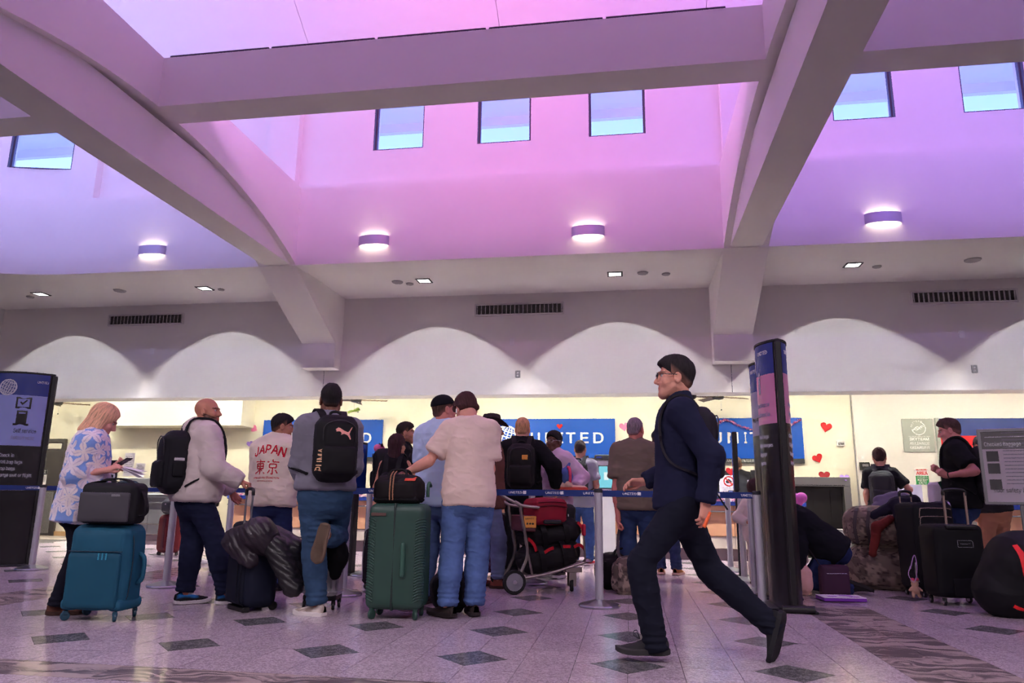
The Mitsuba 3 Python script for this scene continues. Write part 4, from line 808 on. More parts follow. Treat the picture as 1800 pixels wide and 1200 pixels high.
s = thing('plug_socket', 'white plug socket above the charging box', 'outlet'); x, _, z = at(1516, 804, Y2); add('plate', cbx(x-0.035, x+0.035, Y2-0.01, Y2, z-0.055, z+0.055, 0.003), 'white_plastic', s, smooth=False); add('socket', cbx(x-0.015, x+0.015, Y2-0.014, Y2-0.009, z-0.02, z+0.02, 0.002), 'sign_white', s, smooth=False)
# baggage belt opening
s = thing('baggage_belt', 'steel framed baggage belt opening with black rubber curtain in the back wall', 'baggage belt'); x0, x1, zt, zi = 2.0, 3.98, 1.385, 1.215
add('frame_top', cbx(x0, x1, 14.35, YB, zi, zt, 0.006), 'brushed', s, smooth=False); add('jamb', cbx(x1-0.12, x1, 14.35, YB, 0.0, zi, 0.006), 'brushed', s, smooth=False); add('jamb', cbx(x0, x0+0.12, 14.35, YB, 0.0, zi, 0.006), 'brushed', s, smooth=False); add('lintel_groove', bx(x0+0.1, x1-0.1, 14.345, 14.352, zi+0.02, zi+0.03), 'dark_metal', s, smooth=False)
for i in range(17):
    xa = x0+0.13+i*0.1012; add('curtain_strip', T(bx(0, 0.108, 14.50, 14.506, 0.35, zi), ('t', xa, (i % 3)*0.008, 0)), mat('rubber_sheen', (20, 20, 22), 0.35), s, smooth=False)
add('dark_inside', bx(x0+0.1, x1-0.1, 14.70, 14.79, 0, zi), 'sign_black', s, smooth=False); add('belt', cbx(x0+0.14, x1-0.14, 13.3, 14.7, 0.26, 0.36, 0.02), 'black_rubber', s, smooth=False); add('side_plate', cbx(3.05, 3.6, 13.2, 13.3, 0.05, 0.5, 0.006), 'brushed', s, smooth=False); add('scale_sill', cbx(2.85, 4.05, 13.0, 13.35, 0.0, 0.03, 0.006), 'steel', s, smooth=False)
s = thing('weigh_station', 'dark steel weighing cabinet with a screen back at right of the belt', 'cabinet'); add('body', cbx(4.12, 4.62, 12.9, 13.5, 0.03, 0.93, 0.01), 'dark_metal', s, smooth=False); add('screen', cbx(4.2, 4.36, 13.1, 13.13, 0.95, 1.2, 0.008), mat('screen_back', (120, 118, 122), 0.5), s, smooth=False); add('stand', cbx(4.26, 4.3, 13.1, 13.14, 0.92, 0.97, 0.004), 'screen_back', s, smooth=False)
def monitor(u, v, Y, w, h, label, m='screen_back', z0=1.0, rz=0):
    s = thing('monitor', label, 'monitor'); c = at(u, v, Y); M = frame(c, np.array([math.cos(math.radians(rz)), math.sin(math.radians(rz)), 0]), np.array([-math.sin(math.radians(rz)), math.cos(math.radians(rz)), 0]), np.array([0, 0, 1.0]))
    add('panel', T(cbx(-w/2, w/2, -0.015, 0.015, -h/2, h/2, 0.006), M), m, s, smooth=False); zb = 0.936-c[2]; add('neck', T(cbx(-0.03, 0.03, 0.0, 0.03, min(zb+0.005, -h/2-0.01), -h/2+0.02, 0.004), M), m, s, smooth=False); add('foot', T(cbx(-0.11, 0.11, -0.07, 0.08, zb, zb+0.014, 0.004), M), m, s, smooth=False); return s
monitor(1597, 868, 12.95, 0.42, 0.30, 'lilac grey back of a screen right of the woman with the bun', mat('screen_lilac', (150, 144, 166), 0.5)); monitor(1332, 840, 12.75, 0.22, 0.26, 'black screen on the counter behind the tall totem', 'black_plastic'); monitor(1262, 843, 12.75, 0.40, 0.30, 'black screen behind the walking man', 'black_plastic')
# main counter with wood front, and the steel counters left and right
def counter(name, label, x0, x1, y0, wood=True):
    s = thing(name, label, 'counter'); n = max(1, round((x1-x0)/1.15)); w = (x1-x0)/n
    add('body', cbx(x0, x1, y0+0.05, y0+0.70, 0.18, 0.90, 0.004), 'laminate', s, smooth=False)
    for i in range(n): add('wood_panel', cbx(x0+i*w+0.004, x0+(i+1)*w-0.004, y0+0.02, y0+0.055, 0.38, 0.86, 0.004), 'wood' if wood else 'brushed', s, smooth=False); add('lower_panel', cbx(x0+i*w+0.004, x0+(i+1)*w-0.004, y0+0.03, y0+0.06, 0.19, 0.365, 0.003), 'laminate' if wood else 'steel', s, smooth=False)
    add('ledge', cbx(x0, x1, y0-0.02, y0+0.05, 0.755, 0.775, 0.004), 'brushed', s, smooth=False); add('stone_base', cbx(x0, x1, y0+0.07, y0+0.65, 0.0, 0.18, 0.004), 'stone_base', s, smooth=False)
    add('blue_edge', cbx(x0-0.01, x1+0.01, y0-0.02, y0+0.03, 0.86, 0.925, 0.006), 'blue_edge' if wood else 'steel', s, smooth=False); add('worktop', cbx(x0-0.01, x1+0.01, y0+0.02, y0+0.75, 0.90, 0.935, 0.006), 'counter_top', s, smooth=False); return s
counter('check_in_counter', 'long check-in counter with wood front and blue edge', -7.15, -0.75, 12.45); counter('check_in_counter', 'check-in counter with wood front right of the kiosk', -0.55, 2.75, 12.45); counter('steel_counter', 'steel counter behind the muscular man at right', 4.75, 6.9, 12.6, False); counter('check_in_counter', 'wood fronted counter at the far right edge', 5.4, 8.6, 11.8)
tinsel([(-0.5, 12.43, 0.95), (0.2, 12.42, 0.94), (0.9, 12.43, 0.955), (1.7, 12.42, 0.945)], 420, 0.016, 'pink tinsel garland along the edge of the right counter'); tinsel([(-7.0, 12.43, 0.95), (-5.5, 12.42, 0.94), (-4.0, 12.43, 0.95), (-2.0, 12.42, 0.945), (-0.9, 12.43, 0.95)], 600, 0.016, 'pink tinsel garland along the edge of the long counter')
counter('steel_counter', 'grey steel check-in counter at far left', -9.9, -8.15, 12.9, False); tinsel([(-8.75, 12.88, 0.97), (-8.4, 12.87, 0.965), (-8.1, 12.88, 0.97)], 150, 0.018, 'pink tinsel on the grey steel counter at far left')
s = thing('steel_cabinet', 'brushed steel cabinet on the far left counter', 'cabinet'); add('body', cbx(-10.0, -8.2, 13.3, 13.6, 0.935, 1.235, 0.008), 'brushed', s, smooth=False); add('door', cbx(-9.18, -8.72, 13.285, 13.30, 0.95, 1.20, 0.004), 'steel', s, smooth=False); add('door', cbx(-8.68, -8.22, 13.285, 13.30, 0.95, 1.20, 0.004), 'steel', s, smooth=False)
mat('paper', (232, 228, 232), 0.7); mat('paper_ink', (130, 126, 140), 0.7)
def notice(u, v, Y, w, h, rz, label, tilt=0):
    s = thing('paper_notice', label, 'notice'); c = at(u, v, Y); M = frame(c, np.array([1.0, 0, 0]), np.array([0, 0, 1.0]), np.array([0, -1.0, 0]))@trimesh.transformations.rotation_matrix(math.radians(rz), [0, 0, 1]); add('sheet', T(cbx(-w/2, w/2, -h/2, h/2, 0, 0.004, 0.001), M), 'paper', s, smooth=False)
    for i in range(9): add('line', T(bx(-w*0.38, w*(0.38 if i % 3 else 0.2), h*(0.34-i*0.085)-0.004, h*(0.34-i*0.085)+0.003, 0.003, 0.005), M), 'paper_ink', s, smooth=False)
notice(227, 816, 13.45, 0.22, 0.46, 0, 'white paper notice standing on the far left counter, left of two'); notice(246, 826, 13.42, 0.20, 0.27, -3, 'tilted white paper notice on the far left counter, right of two')
s = thing('stop_board', 'black board with a white no-entry disc behind the woman in the floral blouse', 'sign'); c = at(194, 830, 11.0); add('board', T(cbx(-0.13, 0.13, -0.01, 0.01, -0.23, 0.20, 0.004), ('t', *c)), 'sign_black', s, smooth=False); add('disc', T(extrude(Point(0, 0).buffer(0.085, 32).difference(sbox(-0.055, -0.02, 0.055, 0.02)), 0.004), wall_frame(c+[0.02, -0.012, -0.06])), 'sign_white', s, smooth=False); add('pole', bx(c[0]-0.02, c[0]+0.02, c[1]-0.012, c[1]+0.012, 0.02, c[2]-0.2), 'dark_metal', s, smooth=False); add('base', T(lathe([(0, 0), (0.17, 0), (0.16, 0.02), (0, 0.03)], 24), ('t', c[0], c[1], 0)), 'dark_metal', s)
s = thing('kiosk_screen', 'white check-in kiosk with a pale blue screen left of the olive T-shirt man', 'kiosk'); c = at(1065, 838, 12.2); add('case', T(cbx(-0.185, 0.20, -0.03, 0.06, -0.27, 0.27, 0.02), ('t', *c)), 'white_plastic', s, smooth=False); add('screen', T(cbx(-0.125, 0.145, -0.036, -0.028, -0.19, 0.185, 0.004), ('t', *c)), 'sign_black', s, smooth=False); add('display', T(bx(-0.11, 0.13, -0.04, -0.035, -0.175, 0.17), ('t', *c)), 'black_plastic', s, smooth=False, emit=(0.12, 0.42, 0.50))
add('pass_icon', T(cbx(-0.03, 0.045, -0.043, -0.039, -0.05, 0.075, 0.002), ('t', *c)), 'black_plastic', s, smooth=False, emit=(0.5, 0.6, 0.6)); add('top_cap', T(cbx(-0.18, 0.195, -0.05, 0.08, 0.275, 0.36, 0.02), ('t', *c)), 'sign_black', s, smooth=False); add('column', bx(c[0]-0.12, c[0]+0.14, c[1]-0.02, c[1]+0.1, 0.02, c[2]-0.26), 'white_plastic', s, smooth=False); add('cap_mark', T(cbx(-0.15, -0.06, -0.053, -0.049, 0.30, 0.33, 0.002), ('t', *c)), 'blue_edge', s, smooth=False); add('base', bx(c[0]-0.22, c[0]+0.24, c[1]-0.12, c[1]+0.18, 0.0, 0.03), 'sign_black', s, smooth=False)
for n, (u, v, Y, w, h, tw, lab) in enumerate([(628, 818, 8.9, 0.36, 0.60, 78, 'slim standing display with a blue screen right of the grey shirted man'), (1292, 812, 9.8, 0.44, 0.74, 84, 'slim black standing display seen edge-on behind the walking man')]):
    s = thing('display_stand', lab, 'display'); c = at(u, v, Y); M = frame(c, *[np.array(q, float) for q in ((math.cos(math.radians(tw)), math.sin(math.radians(tw)), 0), (-math.sin(math.radians(tw)), math.cos(math.radians(tw)), 0), (0, 0, 1))])
    add('bezel', T(cbx(-w/2, w/2, -0.03, 0.03, -h/2, h/2, 0.008), M), 'black_plastic', s, smooth=False)
    for sy in (-1, 1): add('screen', T(bx(-w/2+0.02, w/2-0.02, sy*0.031-0.001, sy*0.031+0.001, -h/2+0.03, h/2-0.03), M), mat('screen_blue', (20, 50, 130), 0.15), s, smooth=False)
    add('post', T(cbx(-0.05, 0.05, -0.02, 0.02, -c[2]+0.02, -h/2, 0.004), M), 'dark_metal', s, smooth=False); add('base', bx(c[0]-0.22, c[0]+0.22, c[1]-0.22, c[1]+0.22, 0, 0.02), 'dark_metal', s, smooth=False)
s = thing('warning_poster', 'white poster stand with a red prohibition circle behind the walking man', 'sign'); c = at(1279, 851, 12.7); add('sheet', T(cbx(-0.135, 0.135, -0.006, 0.006, 0.936-c[2], 0.15, 0.002), ('t', *c)), 'paper', s, smooth=False); R_ = Point(0, 0).buffer(0.085, 32); ring = R_.difference(Point(0, 0).buffer(0.066, 32)).union(affinity.rotate(sbox(-0.07, -0.009, 0.07, 0.009), -45)); add('prohibition', T(extrude(ring, 0.003), wall_frame(c+[0.02, -0.0065, 0.05])), 'sign_red', s, smooth=False); add('symbol', T(extrude(Polygon([(-.04, -.03), (.04, -.03), (.05, .0), (.0, .04), (-.05, .0)]), 0.002), wall_frame(c+[0.02, -0.0062, 0.05])), 'sign_black', s, smooth=False)
for i in range(5): add('line', T(bx(-0.09, 0.10, -0.0075, -0.006, -0.06-i*0.02, -0.053-i*0.02), ('t', *c)), 'paper_ink', s, smooth=False)
heart(c[0]+0.06, c[2]+0.20, 0.16, 'heart_red', 0, 'red heart on top of the prohibition poster stand', 12.698); notice(1328, 862, 12.7, 0.24, 0.34, 0, 'white notice stand on the counter left of the tall totem')
s = thing('card_reader', 'small blue card reader below the prohibition poster', 'card reader'); c = at(1285, 869, 12.6); add('body', T(T(cbx(-0.05, 0.05, -0.02, 0.02, -0.07, 0.07, 0.01), ('rx', -30), ('rz', -25)), ('t', *c)), 'black_plastic', s, smooth=False); add('keys', T(T(cbx(-0.035, 0.035, -0.026, -0.018, -0.01, 0.055, 0.003), ('rx', -30), ('rz', -25)), ('t', *c)), 'blue_edge', s, smooth=False)
s = thing('tote_bag', 'white tote bag with a dark green strap left of the muscular man', 'bag'); c = at(1650, 872, 8.95); q = T(rbox(0.19, 0.10, 0.30, 0.03, 14, (0.01, 0.01, 0.01), 0.008, 9, 4), ('t', *c)); add('body', q, 'cloth', s, smooth=True, color=(226, 214, 226)); add('strap', ribbon(curve([c+[0.0, -0.06, 0.16], c+[0.03, -0.07, 0.08], c+[0.04, -0.07, -0.04], c+[0.07, -0.07, -0.14]], 14), 0.04, 0.006, (1, 0, 0)), mat('strap_green', (30, 78, 56), 0.7), s, smooth=False); add('mark', T(lathe([(0, 0), (0.02, 0), (0.02, 0.003), (0, 0.003)], 16), ('rx', 90), ('t', *(c+[0.075, -0.058, -0.02]))), 'heart_pink', s, smooth=False)
# door at far left with its poster
s = thing('door_1', 'dark metal door at far left with a vision panel', 'door'); labels[s] = {'kind': 'structure', 'label': 'dark metal door at far left with a vision panel'}; mat('door_dark', (62, 58, 60), 0.5, 0.3); mat('mesh_grey', (128, 126, 126), 0.45, 0.4)
dx0, dx1 = -13.62, -12.62
add('frame', bool_diff(bx(dx0-0.08, dx1+0.08, YB-0.06, YB, 0, 2.12), [bx(dx0, dx1, YB-0.1, YB+0.1, -0.1, 2.04)]), 'door_dark', s, smooth=False); add('leaf', bool_diff(bx(dx0+0.005, dx1-0.005, YB-0.045, YB-0.01, 0.01, 1.88), [bx(dx0+0.30, dx0+0.42, YB-0.1, YB+0.1, 1.0, 1.72)]), 'door_dark', s, smooth=False); add('vision_panel', bx(dx0+0.30, dx0+0.42, YB-0.03, YB-0.022, 1.0, 1.72), mat('pale_glass', (176, 176, 160), 0.2), s, smooth=False)
add('kick_plate', bx(dx0+0.05, dx1-0.05, YB-0.05, YB-0.044, 0.06, 0.95), 'mesh_grey', s, smooth=False); k = add('perforation', cat([bx(dx0+0.08+i*0.03, dx0+0.092+i*0.03, YB-0.0515, YB-0.049, 0.09+j*0.03, 0.102+j*0.03) for i in range(28) for j in range(28)]), 'sign_black', s, smooth=False); labels[k] = {'kind': 'stuff'}
add('transom', bx(dx0+0.02, dx1-0.02, YB-0.04, YB-0.02, 1.90, 2.02), 'paint_warm', s, smooth=False); add('closer', cbx(dx0+0.1, dx0+0.42, YB-0.10, YB-0.04, 1.93, 2.0, 0.01), 'dark_metal', s, smooth=False)
s = thing('door_poster', 'white and black restricted area poster on the dark door at far left', 'sign'); px_, pz = dx0+0.46, 1.03; F3 = lambda x, z: wall_frame((x, YB-0.0535, z)); add('sheet', cbx(px_, px_+0.26, YB-0.053, YB-0.045, pz, pz+0.40, 0.002), 'paper', s, smooth=False); add('head_field', bx(px_, px_+0.26, YB-0.0545, YB-0.052, pz+0.29, pz+0.41), 'sign_black', s, smooth=False); add('lettering', T(text('RESTRICTED', 0.022, 0.002, True, center=True, width=0.2), F3(px_+0.13, pz+0.37)), 'sign_white', s, smooth=False); add('lettering', T(text('AREA', 0.055, 0.002, True, center=True, width=0.2), F3(px_+0.13, pz+0.302)), 'sign_white', s, smooth=False); add('picture', bx(px_+0.02, px_+0.09, YB-0.0545, YB-0.052, pz+0.12, pz+0.26), 'sign_black', s, smooth=False)
for i in range(6): add('line', bx(px_+0.11, px_+0.24, YB-0.0545, YB-0.052, pz+0.13+i*0.022, pz+0.14+i*0.022), 'paper_ink', s, smooth=False)
# ceiling fans behind the header, dome cameras, green bird
for x, rot, lab in ((1.66, 25, 'ceiling fan behind the header right of the walking man'), (-5.42, 15, 'ceiling fan behind the header above the grey shirted man'), (-12.2, 40, 'ceiling fan behind the header at far left')):
    s = thing('ceiling_fan', lab, 'fan', 'ceiling fans behind the header'); Y_, Z_ = 13.95, 2.82; add('rod', tube([(x, Y_, Z_), (x, Y_, 3.3)], 0.012, 8), 'dark_metal', s); add('motor', T(lathe([(0, -0.03), (0.09, -0.03), (0.11, 0.0), (0.10, 0.06), (0.04, 0.09), (0, 0.09)], 24), ('t', x, Y_, Z_)), 'dark_metal', s); add('pull_chain', tube([(x+0.05, Y_, Z_-0.03), (x+0.05, Y_, Z_-0.22)], 0.003, 6), 'chrome' if 'chrome' in scene else mat('chrome', (205, 205, 210), 0.2, 1.0), s); add('chain_knob', T(trimesh.creation.icosphere(1, 0.014), ('t', x+0.05, Y_, Z_-0.23)), 'dark_metal', s)
    for k in range(4): add('blade', T(cbx(0.10, 0.62, -0.065, 0.065, -0.005, 0.005, 0.003), ('rx', 14), ('rz', rot+k*90), ('t', x, Y_, Z_+0.01)), mat('blade_wood', (112, 96, 86), 0.6), s, smooth=False)
for u, v, lab in ((823, 694, 'black dome camera under the header above the bowed young man'), (1218, 690, 'black dome camera under the header behind the head of the walking man')):
    s = thing('dome_camera', lab, 'camera'); c = at(u, v, 12.85); add('mount', T(lathe([(0, 0.02), (0.075, 0.02), (0.08, 0.035), (0.08, 0.05), (0, 0.05)], 24), ('t', c[0], 12.85, 2.69)), 'white_plastic', s); add('dome', T(lathe([(0, -0.05), (0.03, -0.042), (0.055, -0.01), (0.06, 0.025), (0, 0.025)], 24), ('t', c[0], 12.85, 2.69)), 'black_plastic', s)
s = thing('hanging_bird', 'small green paper bird hanging from the ceiling fan', 'decoration'); c = at(622, 722, 13.9); B = Blob().cone(c+[-0.07, 0, -0.02], c+[0.06, 0, 0.03], 0.014, 0.024, 0.01).ball(c+[0.08, 0, 0.05], 0.02, 0.01); add('body', B.mesh(0.006), mat('bird_green', (92, 112, 36), 0.7), s, smooth=True)
for sg in (-1, 1): add('wing', T(extrude(Polygon([(0, 0), (0.10, 0.07), (0.13, 0.02), (0.05, -0.03)]), 0.004), ('rx', 60*sg), ('rz', 180 if sg < 0 else 0), ('t', *c)), 'bird_green', s, smooth=False)
add('thread', tube([c, np.array([c[0], 13.9, 2.80])], 0.002, 6), 'dark_metal', s)

# queue posts and belts
def post(u, v, label, xyz=None, gar=False):
    x, y = fl(u, v) if xyz is None else xyz; s = thing('queue_post', label, 'queue post', 'steel queue posts')
    add('base', T(lathe([(0, 0), (0.185, 0.0), (0.187, 0.012), (0.178, 0.024), (0.045, 0.062), (0, 0.066)], 14), ('t', x, y, 0)), 'steel', s, smooth=False)
    add('pole', T(lathe([(0, 0.05), (0.037, 0.05), (0.037, 0.998), (0, 0.998)], 24), ('t', x, y, 0)), mat('post_silver', (200, 198, 206), 0.42, 0.55), s, smooth=30); add('head', T(lathe([(0, 0.990), (0.039, 0.990), (0.039, 1.016), (0.034, 1.024), (0, 1.024)], 24), ('t', x, y, 0)), 'sign_black', s, smooth=30)
    return np.array([x, y])
P1 = post(55, 1001, 'steel queue post beside the totem at the left edge'); P2 = post(291, 1031, 'steel queue post half hidden left of the legs of the man in the pale hoodie'); P3 = post(395, 1010, 'steel queue post between the pale hoodie man and the cream jacket man'); P4 = post(602, 1046, 'steel queue post right of the grey shirted man'); P5 = post(934, 1026, 'steel queue post behind the luggage cart')
P6 = post(1054, 1066, 'steel queue post standing free in the middle, right of the cart'); P7 = post(1285, 1004, 'farthest of the four steel queue posts left of the tall totem'); P8 = post(1309, 1022, 'second farthest steel queue post left of the tall totem'); P9 = post(1328, 1042, 'steel queue post just behind the front one left of the tall totem'); P10 = post(1341, 1068, 'front steel queue post left of the tall totem')
def belt(a, b, label, n=3, face=-1):
    s = thing('queue_belt', label, 'belt', 'blue queue belts'); d = b-a; L = np.linalg.norm(d); d = d/L; nrm = np.array([d[1], -d[0]])*1.0
    if nrm[1] > 0: nrm = -nrm
    o = 0.04; z0, z1 = 0.955, 1.012
    p0, p1 = a+d*o, b-d*o; m = tm([[*p0, z0], [*p1, z0], [*p1, z1], [*p0, z1]], [[0, 1, 2], [0, 2, 3]]); M = np.eye(4); M[:3, 0] = [*d, 0]; M[:3, 1] = [-d[1], d[0], 0]; M[:3, 3] = [*a, 0]
    add('webbing', T(bx(o, L-o, -0.0015, 0.0015, z0, z1), M), 'belt_blue', s, smooth=False)
    F = np.eye(4); sx = 1 if d[0] > 0 else -1; F[:3, 0] = [*(d*sx), 0]; F[:3, 1] = [0, 0, 1]; F[:3, 2] = [*nrm, 0]
    for i in range(n):
        c = a+d*L*(i+0.6)/n; F2_ = F.copy(); F2_[:3, 3] = [*(c+nrm*0.0018), 0.974]
        add('lettering', T(text('UNITED', 0.020, 0.0012, True, width=0.13), F2_), 'sign_white', s, smooth=False); add('emblem', T(sq := T(extrude(sbox(0.14, -0.003, 0.172, 0.025), 0.0012)), F2_), 'sign_white', s, smooth=False)
belt(np.array([P1[0]-1.4, P1[1]-0.5]), P1, 'blue queue belt left of the post at the left edge', 3); belt(P1, P1+[1.16, 1.56], 'blue queue belt running behind the woman in the floral blouse', 3); belt(P3, P3+[1.58, 0.34], 'blue queue belt behind the cream jacket man', 4); belt(P4, P6, 'blue queue belt from the grey shirted man to the middle post', 7); belt(P6, P10, 'blue queue belt from the middle post to the tall totem', 4)
one('strap', ribbon([[*(P1+[1.6, 1.3]), 0.98], [*(P1+[1.62, 1.3]), 0.98]], 0.05, 0.01, (0, 0, 1)), 'belt_blue', 'end clip of the belt behind the woman in the floral blouse', 'clip', smooth=False) if False else None
P11 = post(0, 0, 'steel queue post behind the woman in the floral blouse', xyz=P1+[1.19, 1.60]); P12 = post(0, 0, 'steel queue post behind the cream jacket man', xyz=P3+[1.62, 0.35])

# totems
def lens(a, b, n=28):     # outline of a lens-shaped column: half length a (y), half thickness b (x)
    R = (a*a+b*b)/(2*b); t = np.linspace(-math.asin(a/R), math.asin(a/R), n); r = [(R*math.cos(q)-(R-b), R*math.sin(q)) for q in t]; return r, R
def totem(label, x, y, rz, H, a, b, mid, parts):
    s = thing('totem_sign', label, 'sign'); M = T44_(x, y, 0, rz); r, R = lens(a, b); full = Polygon(r+[(-q[0], -q[1]) for q in r])
    add('base', T(cbx(-0.19, 0.19, -a-0.04, a+0.04, 0, 0.02, 0.006), M), 'dark_metal', s, smooth=False); add('core', T(extrude(full.buffer(-0.006), H-0.02), ('t', 0, 0, 0.02), M), 'black_plastic', s, smooth=20); add('top_cap', T(extrude(full.buffer(0.008), 0.02), ('t', 0, 0, H-0.005), M), 'black_plastic', s, smooth=False)
    for sy in (-1, 1): add('edge_strip', T(cbx(-0.026, 0.026, sy*a-0.03, sy*a+0.03, 0.02, H-0.01, 0.008), M), 'black_plastic', s, smooth=False)
    rr = [q for q in r if abs(q[1]) < a*0.93]
    for sg in (1, -1):
        for nm, z0, z1, m in (('header', H-0.30, H-0.01, 'totem_blue'), ('panel', mid, H-0.30, parts), ('lower_panel', 0.03, mid, 'totem_black')):
            P = [(q[0]*sg, q[1]) for q in rr]; n = len(P); V = [(p[0], p[1], z) for z in (z0, z1) for p in P]; F = []
            for i in range(n-1): F += [[i, i+1, n+i+1], [i, n+i+1, n+i]]
            if sg < 0: F = [f[::-1] for f in F]
            add(nm, T(tm(V, F), M), m, s, smooth=True)
    def on(art, sg, yc, z, nm, m):
        """wrap flat art (x right, y up) onto the curved face sg at offset yc along it"""
        v = np.array(art.vertices); yy = yc+v[:, 0]*(1 if sg > 0 else -1); q = np.clip(yy, -a, a); xx = np.sqrt(R*R-q*q)-(R-b)+0.002+v[:, 2]; add(nm, T(tm(np.stack([xx*sg, yy, z+v[:, 1]], 1), art.faces), M), m, s, smooth=False)
    return s, on
def T44_(x, y, z, rz):
    M = trimesh.transformations.rotation_matrix(math.radians(rz), [0, 0, 1]); M[:3, 3] = [x, y, z]; return M
mat('totem_blue', (34, 50, 128), 0.35); mat('totem_lilac', (146, 158, 214), 0.35); mat('totem_pink', (206, 132, 170), 0.35); mat('totem_grey', (140, 134, 168), 0.35); mat('totem_black', (26, 24, 28), 0.3); mat('print_light', (196, 196, 206), 0.5)
ICON = unary_union([sbox(-.11, .10, .11, .27).difference(sbox(-.085, .125, .085, .245)), Polygon([(-.05, .19), (-.035, .205), (-.012, .182), (.042, .235), (.056, .22), (-.012, .152)]), sbox(-.075, -.12, .075, .07).difference(sbox(-.05, .025, .05, .045)), sbox(-.11, -.15, .11, -.12)])
s, on = totem('black and lilac self service totem at the left edge', -8.08, 8.62, -62, 2.50, 0.35, 0.10, 1.53, 'totem_lilac')
on(extrude(globe(0.11, 0.010), 0.002), 1, -0.16, 2.30, 'globe_logo', 'print_light'); on(text('UNITED', 0.03, 0.002, True, width=0.12), 1, 0.17, 2.37, 'lettering', 'print_light'); on(T(extrude(ICON, 0.002), ('s', 0.8, 0.9, 1)), 1, 0.05, 1.93, 'kiosk_icon', 'totem_black'); on(text('Self service', 0.055, 0.002, width=0.25), 1, -0.02, 1.70, 'lettering', 'totem_black'); on(text('Autoservicio', 0.055, 0.002, width=0.26), 1, -0.04, 1.61, 'lettering', 'totem_grey')
for i, tx in enumerate(('· Check in', '· Print bag tags', '· Drop bags', '· Change seat or flight')): on(text(tx, 0.045, 0.002, width=[0.20, 0.30, 0.23, 0.42][i]), 1, -0.17, 1.38-i*0.085, 'lettering', 'print_light')
on(text('A STAR ALLIANCE MEMBER', 0.028, 0.002, width=0.40), 1, -0.20, 0.95, 'lettering', 'totem_grey')
s, on2 = totem('second self service totem, only its edge in view at the far left', -9.1, 9.2, -62, 2.48, 0.40, 0.12, 1.50, 'totem_lilac')
s, on = totem('tall black totem with a pink panel in front of the baggage belt', 1.36, 7.18, 2, 2.39, 0.30, 0.135, 1.63, 'totem_pink')
for sg in (-1, 1): on(text('UNITED', 0.034, 0.002, True, width=0.15), sg, -0.22 if sg > 0 else -0.06, 2.28, 'lettering', 'print_light'); on(extrude(globe(0.085, 0.010), 0.002), sg, 0.14 if sg > 0 else 0.1, 2.22, 'globe_logo', 'print_light'); on(text('i', 0.19, 0.002, True), sg, -0.03, 1.92, 'info_icon', 'totem_grey'); on(text('Assistance', 0.040, 0.002, width=0.22), sg, -0.2 if sg > 0 else 0.02, 1.79, 'lettering', 'totem_grey'); on(text('Asistencia', 0.040, 0.002, width=0.22), sg, -0.2 if sg > 0 else 0.02, 1.70, 'lettering', 'totem_grey'); on(bx(-0.1, 0.12, 0, 0.003, 0, 0.002), sg, 0.0, 1.22, 'rule', 'totem_grey')
for i, (tx, w_) in enumerate((('Check bags', 0.2), ('Flight changes', 0.24), ('Baggage', 0.16), ('Agents', 0.14))):
    on(text(tx, 0.034, 0.002, width=w_), -1, 0.03, 1.50-i*0.08, 'lettering', 'print_light'); on(text(tx, 0.034, 0.002, width=w_), 1, -0.23, 1.50-i*0.08, 'lettering', 'print_light')
add('foot_roller', tube([at(1375, 1066, 6.85)*[1, 1, 0]+[0, 0, 0.035], at(1432, 1068, 6.85)*[1, 1, 0]+[0, 0, 0.035]], 0.032, 12), 'black_plastic', s)
s, on = totem('slim lilac and black totem directly behind the tall pink one', 1.425, 8.05, 4, 2.36, 0.28, 0.12, 1.60, 'totem_grey')
on(text('UNITED', 0.034, 0.002, True, width=0.15), -1, 0.0, 2.26, 'lettering', 'print_light'); on(text('Bag drop', 0.04, 0.002, width=0.2), -1, 0.0, 1.75, 'lettering', 'totem_black')
# baggage information board at the right edge
s = thing('information_board', 'framed baggage safety board on a steel post at the right edge', 'sign'); c = at(1770, 820, 7.9); M = frame(np.array([at(1729, 830, 7.9)[0], 7.95, 0]), np.array([math.cos(-0.38), math.sin(-0.38), 0]), np.array([math.sin(0.38), math.cos(0.38), 0]), np.array([0, 0, 1.0])); W_, z0, z1 = 0.66, at(1735, 887, 7.9)[2], at(1735, 757, 7.9)[2]+0.02
add('frame', T(bool_diff(cbx(0, W_, -0.02, 0.02, z0, z1, 0.006), [bx(0.03, W_-0.03, -0.1, 0.1, z0+0.03, z1-0.03)]), M), 'brushed', s, smooth=False); add('poster', T(bx(0.028, W_-0.028, -0.004, 0.004, z0+0.028, z1-0.028), M), mat('poster_grey', (196, 184, 196), 0.3), s, smooth=False); add('poster_head', T(bx(0.03, W_-0.03, -0.006, -0.003, z1-0.20, z1-0.03), M), mat('poster_head', (108, 108, 106), 0.3), s, smooth=False)
MF = lambda x, z: M@frame(np.array([x, -0.0065, z]), np.array([1.0, 0, 0]), np.array([0, 0, 1.0]), np.array([0, -1.0, 0]))
add('lettering', T(text('Checked Baggage', 0.038, 0.002, width=0.30), MF(0.05, z1-0.17)), 'sign_white', s, smooth=False); add('lettering', T(text('Your safety is our priority', 0.042, 0.002, width=0.50), MF(0.08, z0+0.12)), 'sign_black', s, smooth=False); add('rule', T(bx(0.06, 0.5, -0.007, -0.005, z1-0.085, z1-0.08), M), 'sign_white', s, smooth=False)
for i, zz in enumerate((0.62, 0.46, 0.25)): add('picture', T(bx(0.06, 0.16, -0.007, -0.005, z0+(z1-z0)*zz-0.04, z0+(z1-z0)*zz+0.06), M), 'sign_black', s, smooth=False)
for i in range(15): add('line', T(bx(0.20, 0.52-0.05*(i % 3), -0.007, -0.005, z0+0.20+i*0.035, z0+0.208+i*0.035), M), 'paper_ink', s, smooth=False)
